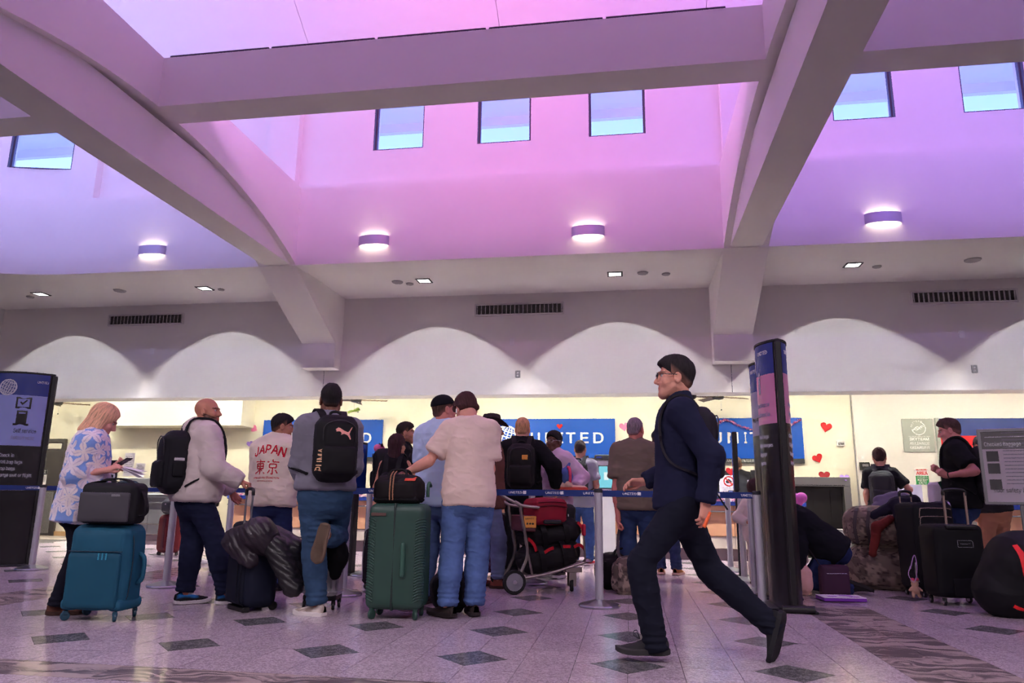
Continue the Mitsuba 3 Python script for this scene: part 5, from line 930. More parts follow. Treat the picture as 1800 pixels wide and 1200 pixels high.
add('post', T(cbx(W_/2-0.05, W_/2+0.05, -0.02, 0.02, 0.02, z0, 0.006), M), 'brushed', s, smooth=False); add('base', T(cbx(W_/2-0.25, W_/2+0.25, -0.2, 0.2, 0, 0.02, 0.006), M), 'brushed', s, smooth=False); add('glazing', T(bx(0.03, W_-0.03, -0.012, -0.010, z0+0.03, z1-0.03), M), 'pane_glass', s, smooth=False)
# ------------------------------------------------------------------ luggage
mat('zip_black', (40, 40, 44), 0.4); mat('champagne', (200, 176, 160), 0.35, 0.8); mat('chrome', (205, 205, 210), 0.2, 1.0)
def place(x, y, rz, z=0.0): return trimesh.transformations.rotation_matrix(math.radians(rz), [0, 0, 1])*1.0 if False else T44(x, y, z, rz)
def T44(x, y, z, rz):
    M = trimesh.transformations.rotation_matrix(math.radians(rz), [0, 0, 1]); M[:3, 3] = [x, y, z]; return M
def wheel(r=0.028, w=0.022): return lathe([(0, -w/2), (r*0.9, -w/2), (r, -w/2+0.003), (r, w/2-0.003), (r*0.9, w/2), (0, w/2)], 20)
def wheels(b, M, w, d, r=0.028, hub=None, rub=(26, 26, 28), ins=0.05, turn=30, name='wheel', h=0.07):
    """four castors under a case of width w (x) and depth d (y)"""
    out = []
    for sx in (-1, 1):
        for sy in (-1, 1):
            c = T(wheel(r), ('rx', 90), ('rz', 90+turn*sx), ('t', sx*(w/2-ins), sy*(d/2-ins*0.8), r), M); k = add(name, c, 'satin', b, smooth=True, color=rub)
            fork = T(cat(T(cbx(-0.016, 0.016, -0.018, 0.018, r*1.2, h, 0.004)), T(cbx(-0.006, 0.006, -0.017, -0.013, r*0.6, r*1.6, 0.001)), T(cbx(-0.006, 0.006, 0.013, 0.017, r*0.6, r*1.6, 0.001))), ('rz', turn*sx), ('t', sx*(w/2-ins), sy*(d/2-ins*0.8), 0), M); add('fork', fork, 'satin', k, smooth=False, color=rub)
            if hub: add('hub', T(lathe([(0, -0.0125), (r*0.62, -0.0125), (r*0.62, 0.0125), (0, 0.0125)], 16), ('rx', 90), ('rz', 90+turn*sx), ('t', sx*(w/2-ins), sy*(d/2-ins*0.8), r), M), hub, k, smooth=30)
def pull(b, M, w, y, z0, z1, rgbm='chrome', gx=0.0, gripm='black_plastic', r=0.007):
    for sx in (-1, 1): add('pole', T(tube([(gx+sx*w/2, y, z0), (gx+sx*w/2, y, z1)], r, 8), M), rgbm, b, smooth=30)
    add('grip', T(tube(curve([(gx-w/2-0.004, y, z1-0.03), (gx-w/2, y, z1+0.012), (gx-w/4, y, z1+0.026), (gx+w/4, y, z1+0.026), (gx+w/2, y, z1+0.012), (gx+w/2+0.004, y, z1-0.03)], 20), 0.014, 10), M), gripm, b, smooth=40)
def soft(b, M, w, d, h, z0, rgb, r=0.05, bulge=(0.01, 0.02, 0.01), noise=0.006, name='body', bs='nylon', seed=1, n=22, ns=7):
    q = T(rbox(w, d, h, r, n, bulge, noise, ns, seed), ('t', 0, 0, z0+h/2), M); return add(name, q, bs, b, smooth=True, color=vcol(q, rgb, 0.12, 9, seed)), q

# 1 teal four-wheel case with a messenger bag on top
b = thing('suitcase', 'large teal soft-sided suitcase in front of the woman in the floral blouse', 'suitcase')
M = T44(-3.99, 5.28, 0, 4); W, D, Hh = 0.47, 0.27, 0.60
body, q = soft(b, M, W, D, Hh, 0.085, (28, 80, 104), 0.06, (0.015, 0.035, 0.02), 0.007)
for z in (0.50,): add('zip', T(tube(curve([(-W/2+0.03, -D/2-0.030, z), (0, -D/2-0.038, z), (W/2-0.02, -D/2-0.028, z)], 16), 0.004, 6), M), mat('teal_dark', (16, 46, 62), 0.5), b, smooth=True)
add('front_pocket', T(rbox(W*0.88, 0.05, 0.40, 0.022, 14, (0, 0.012, 0), 0.004, 8, 5), ('t', 0, -D/2-0.012, 0.29), M), 'nylon', b, smooth=True, color=(26, 76, 98))
add('seam', T(tube(curve([(W/2-0.03, -D/2+0.05, 0.12), (W/2+0.012, -D/2+0.06, 0.20), (W/2+0.016, -D/2+0.06, 0.55), (W/2-0.03, -D/2+0.05, 0.675)], 20), 0.005, 6), M), 'teal_dark', b, smooth=True)
for px in (0.04, 0.07, 0.1): add('zip_pull', T(cbx(px, px+0.012, -D/2-0.048, -D/2-0.042, 0.44, 0.49, 0.002), M), mat('teal_light', (52, 140, 168), 0.4), b, smooth=False)
add('side_handle', T(tube(curve([(W/2+0.01, 0.02, 0.26), (W/2+0.05, 0.02, 0.29), (W/2+0.058, 0.02, 0.37), (W/2+0.05, 0.02, 0.45), (W/2+0.01, 0.02, 0.48)], 20), 0.016, 10), M), 'nylon', b, smooth=True, color=(30, 84, 108))
for sx in (-1, 1): add('corner', T(rbox(0.12, 0.30, 0.09, 0.04, 8), ('t', sx*(W/2-0.05), 0, 0.115), M), 'nylon', b, smooth=True, color=(34, 88, 112))
wheels(b, M, W+0.02, D+0.06, 0.032, rub=(24, 66, 86), turn=40); pull(b, M, 0.15, D/2-0.03, 0.67, 0.99, 'chrome', 0.03, 'teal_dark', 0.008)
b = thing('messenger_bag', 'black and grey messenger bag lying on the teal suitcase', 'bag'); M2 = T44(-3.96, 5.24, 0.70, 4)
body, q = soft(b, M2, 0.44, 0.20, 0.31, 0.0, (26, 26, 30), 0.045, (0.01, 0.03, 0.0), 0.006); add('flap', T(rbox(0.40, 0.03, 0.22, 0.013, 12, (0, 0.012, 0), 0.003, 8, 6), ('t', 0, -0.118, 0.125), M2), 'nylon', b, smooth=True, color=(70, 68, 74))
add('carry_handle', T(ribbon(curve([(-0.16, 0, 0.27), (-0.10, 0, 0.325), (0, 0, 0.34), (0.10, 0, 0.325), (0.16, 0, 0.27)], 20), 0.06, 0.012, (0, 1, 0)), M2), 'nylon', b, smooth=False, color=(20, 20, 24))
add('strap', T(ribbon(curve([(0.21, 0, 0.27), (0.27, -0.02, 0.18), (0.29, -0.03, 0.09), (0.24, -0.02, 0.06), (0.20, 0, 0.10)], 20), 0.045, 0.006, (0, 1, 0)), M2), 'nylon', b, smooth=False, color=(22, 22, 26))
add('strap', T(ribbon(curve([(-0.22, 0, 0.25), (-0.19, -0.03, 0.30), (-0.05, -0.04, 0.325), (0.03, -0.03, 0.315)], 16), 0.045, 0.006, (0, 1, 0)), M2), 'nylon', b, smooth=False, color=(24, 24, 28))
add('badge', T(cbx(0.06, 0.13, -0.140, -0.136, 0.205, 0.222, 0.001), ('t', 0, 0.0, 0), M2), mat('badge_grey', (120, 118, 124), 0.4), b, smooth=False)
# 2 navy case with puffer jackets
b = thing('suitcase', 'navy soft suitcase beside the man in the pale hoodie, puffer jackets piled on it', 'suitcase'); M = T44(*xy(458, 5.98), 0, -38); W, D, Hh = 0.36, 0.27, 0.57
soft(b, M, W, D, Hh, 0.03, (22, 26, 44), 0.06, (0.01, 0.02, 0.01), 0.006); add('front_pocket', T(rbox(W*0.8, 0.06, 0.42, 0.028, 12, (0, 0.01, 0), 0.004, 8, 5), ('t', 0, -D/2-0.012, 0.27), M), 'nylon', b, smooth=True, color=(20, 24, 40))
for xx in (0.10, 0.15): add('seam', T(tube(curve([(xx, -D/2-0.005, 0.05), (xx, -D/2-0.045, 0.12), (xx, -D/2-0.045, 0.48), (xx, -D/2-0.01, 0.59)], 18), 0.006, 6), M), 'nylon', b, smooth=True, color=(14, 16, 28))
pull(b, M, 0.13, -0.06, 0.58, 0.955, 'chrome', -0.08, 'black_plastic', 0.009)
for sx in (-1, 1): add('wheel', T(wheel(0.035, 0.03), ('ry', 90), ('t', sx*0.14, 0.12, 0.035), M), 'black_rubber', b, smooth=30)
add('foot', T(cbx(-0.16, 0.16, -0.14, -0.08, 0, 0.04, 0.008), M), 'black_plastic', b, smooth=False)
def puffer(key_, label, cones, rgb=(34, 30, 36), quilt=20, amp=0.0045, ax=(0.3, 0.2, 1.0), seed=1, cat_='jacket', res=0.009):
    B = Blob()
    for a, c, ra, rb, nrm, asp in cones: (B.econe(a, c, ra, rb, nrm, asp, 0.05) if nrm is not None else B.cone(a, c, ra, rb, 0.05))
    m = crumple(B.mesh(res), 0.014, (8, 8, 8), seed); p = np.array(m.vertices)
    if quilt: m = tm(p+np.array(m.vertex_normals)*(np.abs(np.sin((p@unit(ax))*quilt*3.14+2.5*meshkit.fbm(p*5, 2, seed)))*amp*1.6)[:, None], m.faces)
    return one(key_, m, 'satin' if quilt else 'cloth', label, cat_, smooth=True, color=vcol(m, rgb, 0.12, 12, seed))
A = lambda u, v, Y: at(u, v, Y)
puffer('puffer_jacket', 'dark puffer jacket bundled on top of the navy suitcase', [(A(415, 952, 5.85), A(455, 940, 5.8), 0.10, 0.125, None, 1), (A(455, 940, 5.8), A(478, 960, 5.85), 0.12, 0.08, None, 1), (A(420, 965, 5.78), A(440, 985, 5.76), 0.07, 0.05, None, 1)], (40, 32, 40), ax=(0.8, 0.1, 0.6), seed=2)
puffer('puffer_jacket', 'long black puffer jacket hanging off the right side of the navy suitcase', [(A(480, 945, 5.98), A(520, 965, 5.95), 0.09, 0.08, None, 1), (A(482, 960, 5.82), A(515, 1030, 5.80), 0.075, 0.07, None, 1), (A(500, 970, 5.9), A(527, 1005, 5.95), 0.08, 0.07, None, 1)], (28, 26, 30), quilt=22, ax=(0.5, 0, 0.85), seed=4)
puffer('black_coat', 'black coat hanging between the jackets and the raised foot', [(A(500, 955, 6.35), A(530, 975, 6.3), 0.09, 0.10, None, 1), (A(528, 965, 6.3), A(525, 1005, 6.3), 0.09, 0.05, None, 1)], (18, 18, 20), quilt=0, seed=6)
puffer('black_coat', 'black coat hanging over the silver case behind the raised foot', [(A(585, 930, 6.0), A(592, 975, 6.0), 0.08, 0.085, None, 1), (A(592, 975, 6.0), A(590, 1008, 6.0), 0.08, 0.04, None, 1)], (16, 16, 19), quilt=0, seed=7)
# 3 silver case
b = thing('suitcase', 'silver hard-shell cabin case behind the leg of the man in the grey shirt', 'suitcase'); M = T44(-2.60, 6.18, 0, 6); mat('silver_shell', (178, 176, 178), 0.38, 0.5)
add('body', T(rbox(0.30, 0.22, 0.42, 0.05, 16), ('t', 0, 0, 0.30), M), 'silver_shell', b, smooth=True)
for z in (0.14, 0.42): add('ridge', T(bool_diff(rb := T(cbx(-0.155, 0.155, -0.115, 0.115, z-0.008, z+0.008, 0.005)), [bx(-0.14, 0.14, -0.10, 0.10, z-0.05, z+0.05)]), M), 'silver_shell', b, smooth=False)
add('base', T(cbx(-0.14, 0.14, -0.10, 0.10, 0.07, 0.12, 0.01), M), 'black_plastic', b, smooth=False); add('latch', T(T(lathe([(0, 0), (0.022, 0), (0.018, 0.012), (0, 0.012)], 20), ('s', 1, 1.9, 1)), ('rx', 90), ('t', -0.09, -0.112, 0.24), M), 'black_plastic', b, smooth=30)
wheels(b, M, 0.30, 0.22, 0.03, 'chrome', turn=10, ins=0.03)
# 4 black case with a wine-red tag, maroon case, green-grey duffel
b = thing('suitcase', 'black suitcase with a wine-red luggage tag left of the big green case', 'suitcase'); M = T44(-2.56, 7.6, 0, -8); soft(b, M, 0.36, 0.27, 0.55, 0.05, (26, 20, 30), 0.05)
add('luggage_tag', T(cbx(0.03, 0.065, -0.172, -0.162, 0.18, 0.42, 0.004), M), mat('wine', (132, 36, 62), 0.5), b, smooth=False); add('zip', T(tube(curve([(-0.15, -0.145, 0.1), (-0.15, -0.16, 0.35), (-0.13, -0.15, 0.58)], 14), 0.005, 6), M), 'chrome', b, smooth=True)
add('top_handle', T(tube(curve([(-0.08, 0, 0.6), (-0.06, 0, 0.64), (0.06, 0, 0.64), (0.08, 0, 0.6)], 14), 0.014, 8), M), 'black_plastic', b, smooth=True); wheels(b, M, 0.36, 0.27, 0.03, turn=15)
b = thing('suitcase', 'maroon suitcase behind the black case with the wine-red tag', 'suitcase'); M = T44(-2.55, 8.15, 0, -5); soft(b, M, 0.40, 0.26, 0.62, 0.06, (88, 30, 44), 0.05); wheels(b, M, 0.4, 0.26, 0.03); add('zip', T(tube(curve([(0.02, -0.155, 0.12), (0.02, -0.165, 0.4), (0.02, -0.155, 0.66)], 12), 0.005, 6), M), 'chrome', b, smooth=True)
b = thing('duffel_bag', 'grey green duffel bag lying on the maroon suitcase', 'bag'); M = T44(-2.52, 8.12, 0.685, 0); soft(b, M, 0.40, 0.26, 0.27, 0, (78, 80, 76), 0.08, noise=0.012); add('strap', T(ribbon(curve([(-0.14, -0.13, 0.05), (-0.12, -0.145, 0.2), (-0.05, -0.1, 0.285), (0.05, -0.05, 0.29)], 16), 0.03, 0.005, (1, 0, 0)), M), 'nylon', b, smooth=False, color=(50, 52, 50))
# 5 big green hard shell with a black duffel
b = thing('suitcase', 'tall dark green hard-shell suitcase with ribbed corners in the foreground', 'suitcase'); M = T44(-1.84, 5.86, 0, 4); W, D, Hh = 0.45, 0.32, 0.80; mat('green_shell', (44, 74, 64), 0.42)
shell = T(rbox(W, D, Hh, 0.055, 20, (0.004, 0.006, 0.004)), ('t', 0, 0, 0.075+Hh/2)); add('body', T(shell, M), 'green_shell', b, smooth=True)
add('zip_band', T(bool_diff(T(rbox(0.024, D+0.012, Hh+0.012, 0.05, 12), ('t', 0.0, 0, 0.075+Hh/2)), []), ('t', -0.01, 0, 0), M), mat('green_dark', (26, 44, 40), 0.6), b, smooth=True)
for sx, nm in ((-1, 0), (1, 1)):
    for i in range(30):
        z = 0.15+i*0.021; xx = sx*(W/2-0.02)
        add('rib', T(tube(curve([(xx-sx*0.045, -D/2-0.006, z-0.016), (xx-sx*0.015, -D/2+0.002, z), (xx+sx*0.016, -D/2+0.03, z+0.004), (xx+sx*0.023, -D/2+0.07, z-0.004)], 9), 0.0058, 6), M), 'green_shell', b, smooth=True)
add('side_handle', T(rbox(0.035, 0.045, 0.26, 0.016, 10), ('t', 0.07, -D/2-0.016, 0.45), M), mat('green_handle', (56, 94, 80), 0.4), b, smooth=True)
add('nameplate', T(cbx(-0.20, -0.08, -D/2-0.014, -D/2-0.004, 0.78, 0.805, 0.003), M), mat('plate_brown', (92, 70, 64), 0.4), b, smooth=False)
wheels(b, M, W, D, 0.036, rub=(40, 72, 62), turn=30, ins=0.055, h=0.09); add('lift_handle', T(tube(curve([(W/2-0.02, 0.05, 0.93), (W/2-0.02, 0.05, 1.02), (W/2-0.02, 0.10, 1.045), (W/2-0.02, 0.16, 1.02)], 14), 0.014, 8), M), 'green_handle', b, smooth=True)
b = thing('duffel_bag', 'black duffel bag with an orange tag lying on the green suitcase', 'bag'); M = T44(-1.86, 5.86, 0.883, 2); soft(b, M, 0.38, 0.25, 0.20, 0, (24, 20, 22), 0.06, (0.01, 0.02, 0.03), 0.008)
add('base', T(cbx(-0.185, 0.185, -0.135, 0.125, 0.0, 0.05, 0.02), M), 'nylon', b, smooth=False, color=(16, 16, 18))
for xx in (-0.04, -0.015): add('strap', T(ribbon(curve([(xx, -0.142, 0.02), (xx, -0.152, 0.10), (xx, -0.13, 0.21), (xx, -0.06, 0.25)], 16), 0.010, 0.005, (1, 0, 0)), M), 'nylon', b, smooth=False, color=(150, 110, 84))
for sy in (-1, 1): add('carry_handle', T(tube(curve([(-0.08, sy*0.09, 0.19), (-0.06, sy*0.06, 0.25), (0.0, sy*0.04, 0.262), (0.06, sy*0.06, 0.25), (0.08, sy*0.09, 0.19)], 18), 0.011, 8), M), 'nylon', b, smooth=True, color=(22, 20, 22))
add('orange_tag', T(T(cbx(0.06, 0.15, -0.03, 0.03, 0, 0.008, 0.003), ('rx', 30)), ('t', 0.01, -0.105, 0.185), M), mat('orange_red', (214, 72, 36), 0.5), b, smooth=False)
b = thing('floor_bag', 'black bag on the floor between the green suitcase and the clogs', 'bag'); M = T44(-1.52, 6.30, 0, 20); soft(b, M, 0.28, 0.30, 0.32, 0, (18, 17, 20), 0.09, (0.02, 0.02, 0.03), 0.02, seed=9); add('strap', T(ribbon(curve([(-0.1, -0.13, 0.1), (-0.08, -0.16, 0.22), (0.02, -0.1, 0.33)], 12), 0.03, 0.006, (1, 0, 0)), M), 'nylon', b, smooth=False, color=(28, 28, 30))
# 6 red bag at the left, grey bag on it
b = thing('suitcase', 'red suitcase far back between the teal case and the pale hoodie', 'suitcase'); M = T44(-7.10, 10.75, 0, -30); soft(b, M, 0.34, 0.24, 0.56, 0.05, (84, 20, 28), 0.06); add('panel', T(rbox(0.10, 0.05, 0.46, 0.02, 8), ('t', 0.06, -0.115, 0.33), M), 'nylon', b, smooth=True, color=(60, 22, 34)); wheels(b, M, 0.34, 0.24, 0.03)
b = thing('shoulder_bag', 'grey black shoulder bag lying on the far red suitcase', 'bag'); M = T44(-7.05, 10.7, 0.625, -20); soft(b, M, 0.36, 0.22, 0.24, 0, (56, 56, 62), 0.08, noise=0.012); add('badge', T(cbx(-0.04, 0.05, -0.128, -0.122, 0.13, 0.16, 0.002), M), mat('label_white', (222, 222, 226), 0.5), b, smooth=False)
# 7 purple patterned case
b = thing('suitcase', 'dark purple embossed suitcase between the blue jeans and the luggage cart', 'suitcase'); M = T44(-1.70, 9.0, 0, -10); soft(b, M, 0.42, 0.28, 0.68, 0.07, (58, 34, 62), 0.05, noise=0.003)
for i in range(4):
    for j in range(9): add('emboss', T(cbx(-0.17+i*0.095, -0.10+i*0.095, -0.168, -0.155, 0.14+j*0.066, 0.185+j*0.066, 0.006), M), mat('purple_emboss', (72, 42, 76), 0.5), b, smooth=False)
wheels(b, M, 0.42, 0.28, 0.03); pull(b, M, 0.12, 0.08, 0.74, 0.98, 'chrome', 0.05)
# 8 luggage cart and what it carries
b = thing('luggage_cart', 'metal airport luggage cart with grey rubber wheels', 'luggage cart'); cx, cy = -0.93, 7.86; M = T44(cx, cy, 0, 24); mat('cart_tube', (170, 160, 152), 0.3, 0.9)
for sy in (-0.24, 0.24):
    add('side_tube', T(tube(curve([(-0.36, sy, 0.90), (-0.30, sy, 0.86), (-0.29, sy, 0.78), (-0.22, sy, 0.42), (-0.27, sy, 0.24), (-0.34, sy, 0.13)], 26), 0.016, 10), M), 'cart_tube', b, smooth=40)
    add('deck_tube', T(tube([(-0.26, sy, 0.15), (0.0, sy, 0.19), (0.40, sy, 0.30)], 0.015, 10), M), 'cart_tube', b, smooth=40)
    add('brace', T(tube([(-0.25, sy, 0.55), (-0.16, sy, 0.15)], 0.012, 8), M), 'cart_tube', b, smooth=40)
    add('post', T(tube([(0.40, sy, 0.30), (0.38, sy, 0.62)], 0.010, 8), M), 'cart_tube', b, smooth=40)
    w = add('wheel', T(lathe([(0.0, -0.02), (0.085, -0.02), (0.112, -0.022), (0.118, -0.012), (0.118, 0.012), (0.112, 0.022), (0.085, 0.02), (0, 0.02)], 36), ('rx', 90), ('t', -0.36, sy*1.08, 0.118), M), 'black_rubber', b, smooth=30)
    add('disc', T(lathe([(0, -0.026), (0.02, -0.026), (0.03, -0.0235), (0.086, -0.0235), (0.086, 0.0235), (0, 0.0235)], 30), ('rx', 90 if sy < 0 else -90), ('rz', 180), ('t', -0.36, sy*1.08, 0.118), M), mat('disc_tyre', (128, 126, 134), 0.5), w, smooth=25); add('hub', T(lathe([(0, -0.03), (0.02, -0.03), (0.02, 0.03), (0, 0.03)], 16), ('rx', 90), ('t', -0.36, sy*1.08, 0.118), M), 'chrome', w, smooth=25)
add('axle', T(tube([(-0.36, -0.25, 0.118), (-0.36, 0.25, 0.118)], 0.012, 8), M), 'cart_tube', b, smooth=40)
for yy in (-0.16, -0.08, 0.0, 0.08, 0.16): add('deck_bar', T(tube([(-0.20, yy, 0.165), (0.0, yy, 0.19), (0.40, yy, 0.30)], 0.008, 6), M), 'cart_tube', b, smooth=40)
w = add('castor', T(lathe([(0, -0.018), (0.055, -0.018), (0.062, -0.01), (0.062, 0.01), (0.055, 0.018), (0, 0.018)], 24), ('rx', 90), ('rz', 70), ('t', 0.30, -0.10, 0.062), M), 'black_rubber', b, smooth=30); add('fork', T(cat(cbx(0.26, 0.34, -0.13, -0.125, 0.05, 0.2, 0.002), cbx(0.26, 0.34, -0.075, -0.07, 0.05, 0.2, 0.002), cbx(0.22, 0.40, -0.14, -0.06, 0.19, 0.24, 0.004)), M), 'cart_tube', w, smooth=False)
add('bumper', T(lathe([(0, 0), (0.045, 0), (0.05, 0.01), (0.03, 0.03), (0, 0.035)], 20), ('t', 0.42, -0.24, 0.30), M), 'cart_tube', b, smooth=30); add('red_grip', T(rbox(0.03, 0.06, 0.12, 0.014, 8), ('t', 0.385, -0.24, 0.62), M), mat('grip_red', (196, 40, 68), 0.4), b, smooth=True)
add('push_bar', T(tube(curve([(-0.10, -0.24, 0.84), (-0.28, -0.24, 0.86), (-0.42, -0.22, 0.92), (-0.52, -0.16, 0.98), (-0.52, 0.16, 0.98), (-0.42, 0.22, 0.92), (-0.28, 0.24, 0.86), (-0.10, 0.24, 0.84)], 48), 0.016, 10), M), 'cart_tube', b, smooth=40)
add('grip', T(tube([(-0.52, -0.15, 0.98), (-0.52, 0.15, 0.98)], 0.024, 12), M), 'black_plastic', b, smooth=40); add('basket', T(cbx(-0.27, -0.13, -0.23, 0.23, 0.60, 0.76, 0.01), M), mat('basket_maroon', (84, 40, 46), 0.5), b, smooth=False)
add('sign', T(cbx(-0.26, -0.13, -0.242, -0.234, 0.64, 0.755, 0.002), M), mat('sign_amber', (214, 146, 60), 0.5), b, smooth=False)
add('sign_lettering', T(text('SMARTE', 0.018, 0.001), ('rx', 90), ('t', -0.25, -0.2425, 0.722), M), 'black_plastic', b, smooth=False)
for xx in (-0.225, -0.195, -0.165): add('sign_mark', T(lathe([(0, 0), (0.010, 0), (0.010, 0.002), (0, 0.002)], 12), ('rx', 90), ('t', xx, -0.242, 0.68), M), 'black_plastic', b, smooth=False)
def duffel(label, M, w, d, h, rgb=(22, 20, 23), seed=1, trims=(), straps=True, noise=0.02, rr=0.11, bs='nylon'):
    b = thing('duffel_bag', label, 'bag'); k, q = soft(b, M, w, d, h, 0, rgb, rr, (0.03, 0.03, 0.03), noise, seed=seed, ns=5)
    if straps:
        for sx in (-0.22, 0.18): add('strap', T(ribbon(curve([(sx*w, -d/2-0.005, 0.02), (sx*w, -d/2-0.045, h*0.5), (sx*w, -d/2-0.02, h*0.9), (sx*w, -d*0.2, h+0.045), (sx*w, d*0.2, h+0.045)], 22), 0.055, 0.008, (1, 0, 0)), M), 'nylon', b, smooth=False, color=np.array(rgb)*0.8)
    for P in trims: add('red_trim', T(ribbon(curve(P, 14), 0.03, 0.008, (0.4, 0, 1)), M), 'nylon', b, smooth=False, color=(186, 30, 44))
    return b
MM = T44(cx, cy, 0, 24); tilt = trimesh.transformations.rotation_matrix(-0.22, [0, 1, 0]); tilt[:3, 3] = [0.10, 0, 0.22]
duffel('black duffel bag with red trims at the bottom of the luggage cart', MM@tilt, 0.60, 0.44, 0.27, seed=3, trims=[[(-0.12, -0.255, 0.20), (-0.05, -0.27, 0.225), (0.0, -0.26, 0.23)], [(0.10, -0.26, 0.22), (0.15, -0.27, 0.21), (0.18, -0.26, 0.20)]])
t2 = trimesh.transformations.rotation_matrix(-0.18, [0, 1, 0]); t2[:3, 3] = [0.12, 0.02, 0.45]
duffel('black duffel bag with red piping in the middle of the luggage cart', MM@t2, 0.60, 0.42, 0.25, seed=5, trims=[[(-0.30, -0.2, 0.14), (-0.26, -0.235, 0.08), (-0.24, -0.23, 0.0)], [(0.16, -0.24, -0.03), (0.22, -0.25, -0.02), (0.27, -0.24, -0.07)], [(0.27, -0.17, 0.20), (0.30, -0.18, 0.15), (0.31, -0.18, 0.1)]])
b = thing('suitcase', 'red soft cabin case lying on top of the loaded luggage cart', 'suitcase'); M = MM@T44(0.03, -0.02, 0.675, 4); k, q = soft(b, M, 0.36, 0.40, 0.25, 0, (132, 26, 44), 0.05, (0.01, 0.015, 0.02), 0.005)
add('zip', T(tube(curve([(-0.165, -0.215, 0.17), (-0.05, -0.222, 0.185), (0.05, -0.222, 0.185), (0.17, -0.215, 0.17)], 16), 0.006, 6), M), 'nylon', b, smooth=True, color=(80, 16, 30)); add('zip', T(tube(curve([(-0.15, -0.21, 0.215), (0, -0.217, 0.225), (0.15, -0.21, 0.215)], 16), 0.005, 6), M), 'nylon', b, smooth=True, color=(90, 18, 32))
add('feet_bar', T(cbx(-0.10, 0.10, -0.235, -0.205, 0.0, 0.045, 0.012), M), 'black_plastic', b, smooth=False)
b = thing('camera_bag', 'small black bag wedged behind the red case on the cart', 'bag'); M = MM@T44(0.29, 0.05, 0.66, 0); soft(b, M, 0.15, 0.26, 0.21, 0, (26, 26, 30), 0.05, noise=0.01); add('buckle', T(rbox(0.02, 0.01, 0.035, 0.004, 4), ('t', -0.02, -0.145, 0.1), M), 'label_white', b, smooth=True)
# 9 camo bag and black bag next to the olive T-shirt man
def camo(m, s=None, sc=16):
    p = np.array(m.vertices); a = meshkit.fbm(p*sc*[1.6, 1.6, 0.8], 3, 2); b_ = meshkit.fbm(p*sc*0.9+9, 3, 5); c = np.where((a > 0.56)[:, None], lin((150, 132, 122)), np.where((b_ > 0.52)[:, None], lin((92, 80, 74)), lin((120, 106, 98)))); return np.where((meshkit.fbm(p*sc*2.4, 2, 7) > 0.66)[:, None], lin((64, 54, 54)), c)
def camobag(name, label, M, w, d, h, seed, rr=0.12, n=34):
    b = thing(name, label, 'bag'); q = T(rbox(w, d, h, rr, n, (0.02, 0.03, 0.03), 0.02, 5, seed), ('t', 0, 0, h/2), M); add('body', q, 'cloth', b, smooth=True, color=camo(q, sc=11)); return b
M = T44(-0.02, 7.85, 0, 4); b = camobag('duffel_bag', 'small camouflage bag standing on the floor under the olive T-shirt man', M, 0.33, 0.28, 0.34, 3, 0.09)
add('strap', ribbon(curve([A(1090, 922, 8.2), A(1086, 950, 8.1), A(1088, 975, 7.95), A(1096, 985, 7.75)], 18), 0.03, 0.008, (1, 0, 0)), 'nylon', b, smooth=False, color=(70, 64, 66))
add('carry_handle', T(tube(curve([(-0.12, -0.1, 0.30), (-0.06, -0.05, 0.36), (0.06, -0.05, 0.36), (0.13, -0.1, 0.30)], 16), 0.012, 8), M), 'nylon', b, smooth=True, color=(80, 72, 72))
b = thing('floor_bag', 'black bag slumped on the floor behind the small camouflage bag', 'bag'); M = T44(-0.12, 8.25, 0, 10); soft(b, M, 0.50, 0.32, 0.36, 0, (18, 16, 20), 0.12, (0.02, 0.03, 0.02), 0.02, seed=4); add('carry_handle', T(tube(curve([(-0.1, -0.1, 0.33), (-0.05, -0.08, 0.41), (0.05, -0.08, 0.41), (0.1, -0.1, 0.33)], 14), 0.012, 8), M), 'nylon', b, smooth=True, color=(22, 22, 24))
# 10 camouflage duffels at right with clothes on them
M1 = T44(2.83, 9.02, 0, -14); b = camobag('duffel_bag', 'large camouflage duffel bag, bottom of the stack at right', M1, 0.84, 0.46, 0.46, 11, 0.16, 40)
add('strap', T(ribbon(curve([(0.05, -0.27, 0.16), (0.2, -0.29, 0.16), (0.36, -0.27, 0.15)], 10), 0.03, 0.008, (0, 0, 1)), M1), 'nylon', b, smooth=False, color=(90, 76, 72)); add('patch', T(rbox(0.16, 0.03, 0.18, 0.012, 6), ('t', 0.26, -0.28, 0.12), M1), 'nylon', b, smooth=True, color=(40, 38, 48))
M2 = T44(2.83, 9.02, 0.47, -14); b = camobag('duffel_bag', 'large camouflage duffel bag, top of the stack at right', M2, 0.84, 0.46, 0.40, 23, 0.15, 40)
for sx in (-0.30, -0.17): add('strap', T(ribbon(curve([(sx, -0.25, 0.02), (sx-0.02, -0.29, 0.2), (sx+0.01, -0.24, 0.37), (sx+0.03, -0.1, 0.42)], 16), 0.035, 0.008, (1, 0, 0)), M2), 'nylon', b, smooth=False, color=(70, 62, 64))
add('side_panel', T(rbox(0.34, 0.04, 0.14, 0.015, 8), ('t', 0.26, -0.27, 0.08), M2), 'nylon', b, smooth=True, color=(26, 24, 30))
puffer('grey_jacket', 'grey jacket spread over the camouflage duffel stack', [(A(1542, 893, 9.0), A(1590, 882, 9.0), 0.06, 0.08, None, 1), (A(1590, 882, 9.0), A(1612, 890, 9.0), 0.08, 0.06, None, 1), (A(1545, 880, 9.05), A(1575, 872, 9.05), 0.05, 0.05, None, 1)], (98, 90, 112), quilt=0, seed=3)
